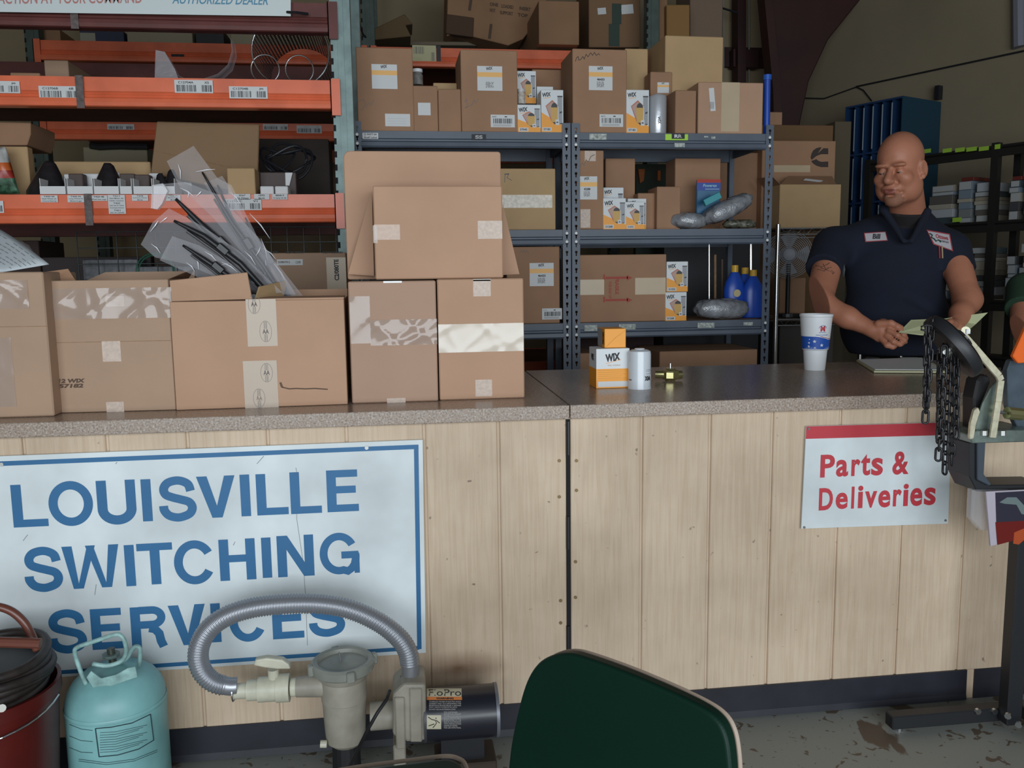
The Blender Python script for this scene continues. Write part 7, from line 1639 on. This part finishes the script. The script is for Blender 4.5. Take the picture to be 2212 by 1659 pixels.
def surf_text(fld, st_, corners, bold, off, shear=0):
    vs, fs_, x0, y0, x1, y1 = text_geo(st_, bold, shear); mb = MB(); out = []
    for x, y in vs:
        u = (x - x0) / (x1 - x0); v = 1 - (y - y0) / (y1 - y0)
        X = (1 - u) * (1 - v) * corners[0][0] + u * (1 - v) * corners[1][0] + u * v * corners[2][0] + (1 - u) * v * corners[3][0]; Y = (1 - u) * (1 - v) * corners[0][1] + u * (1 - v) * corners[1][1] + u * v * corners[2][1] + (1 - u) * v * corners[3][1]
        out.append(march(fld, X, Y, off))
    return mb.add(out, fs_)
PR_ = mat('patch red', (.33, .04, .05), .7); PW_ = mat('patch white', (.42, .40, .42), .8)
np_ = surf_patch(sh, [(1866, 503), (1913, 500), (1918, 520), (1869, 523)], 5, 'name_patch_border', PR_, shirt, .0035)
np_ = surf_patch(sh, [(1868, 504.5), (1912, 501.5), (1916, 518.5), (1871, 521)], 5, 'name_patch', PW_, shirt, .0055)
surf_text(sh, 'Bill', [(1884, 505), (1902, 505), (1903, 516), (1885, 516)], .03, .0075, .2).build('name_lettering', INK, np_)
surf_patch(sh, [(2001, 496), (2052, 505), (2059, 543), (2016, 528)], 5, 'shop_patch_border', PR_, shirt, .0035)
sp = surf_patch(sh, [(2004, 499), (2050, 507), (2056, 540), (2018, 526)], 5, 'shop_patch', PW_, shirt, .0055)
surf_text(sh, 'Ottawa', [(2021, 505), (2048, 510), (2049, 519), (2022, 514)], .03, .0075).build('shop_lettering', PR_, sp)
surf_text(sh, 'OF KENTUCKY', [(2030, 518), (2050, 522), (2050, 526), (2031, 522)], .02, .0075).build('shop_lettering', INK, sp)
MB().tube([march(sh, x, y, .007) for x, y in ((2008, 504), (2014, 508), (2012, 513), (2018, 516), (2022, 521), (2027, 518), (2033, 523))], .0028, 5).build('truck_motif', mat('motif green', (.02, .07, .05), .7), sp)
for x0, m in ((2029, PR_), (2035, mat('pen tan', (.35, .28, .16), .5))): MB().tube([march(sh, x0, 531, .006), march(sh, x0 + 1, 558, .006)], .0032, 6).build('pocket_pen', m, shirt)
TAT = mat('tattoo ink', (.12, .06, .045), .6); mb = MB()
for l in (((1756, 580), (1766, 574), (1776, 577), (1786, 572), (1792, 568)), ((1762, 573), (1776, 580), (1788, 584), (1800, 590)), ((1755, 586), (1768, 582), (1780, 586), (1790, 578)), ((1778, 570), (1784, 582), (1796, 577)), ((1795, 584), (1802, 589), (1798, 592))):
    mb.tube([march(body, x, y, .0002) for x, y in l], .0016, 5)
mb.build('arm_tattoo', TAT, man)
MB().prism([Vector(RSL) + Vector((.062, -.045, -.004)), Vector(RSL) + Vector((.072, -.03, .02)), Vector(RSL) + Vector((.078, -.03, .0)), Vector(RSL) + Vector((.066, -.045, -.03))], (0, .01, 0)).build('sleeve_lining', mat('lining grey', (.10, .12, .13), .8), shirt)
# the sheet he holds
YPp = 2.985
pq = [(1941, 718), (1968, 691), (2040, 688), (2134, 675), (2108, 700), (2082, 722), (2040, 725), (1990, 724)]
MB().prism([at(x, y, YPp + (.05 if y < 705 else -.02)) for x, y in pq][::-1], (0, .0008, -.0008)).build('held_sheet', mat('pale yellow paper', (.50, .52, .30), .6), label='pale yellow sheet held in both hands by the bald man', cat='paper')
# second person, only an arm and sleeve in the picture
GRN = mat('dark green tee', (.018, .050, .026), .85, bump=.2, bscale=18)
p2 = empty('person', (float(HO[0]) + .855, 3.36, 0), 'person in a dark green tee at the right edge, mostly out of frame', 'person')
swap = {'navy work shirt': GRN, 'navy work trousers': mat('khaki trousers', (.10, .08, .055), .85), 'black undershirt': GRN}
for ch in list(man.children):
    if ch.name.split('.')[0] in ('arm_tattoo',): continue
    c_ = ch.copy(); c_.data = ch.data.copy(); COL.objects.link(c_); c_.parent = p2
    for i, m in enumerate(c_.data.materials):
        if m.name in swap: c_.data.materials[i] = swap[m.name]
hair = Field(); hair.ell(hp(0, -.024, .050), (.0885, .104, .104), HM, .01)
def hair_cut(P):
    q_ = (P - HO) @ HM; return np.maximum(-.045 - q_[..., 2], np.minimum(q_[..., 1] - .015, .072 - q_[..., 2] + q_[..., 1] * .1))
F, l_, st = hair.grid(HO - .17, HO + .18, .006, 0, hair_cut); V, Q = nets(F, l_, st); ho = mesh_np('hair', V, Q, [mat('short brown hair', (.045, .025, .015), .8, bump=.5, bscale=90)], man); ho.parent = p2
p2.scale = (.88, .88, .86)
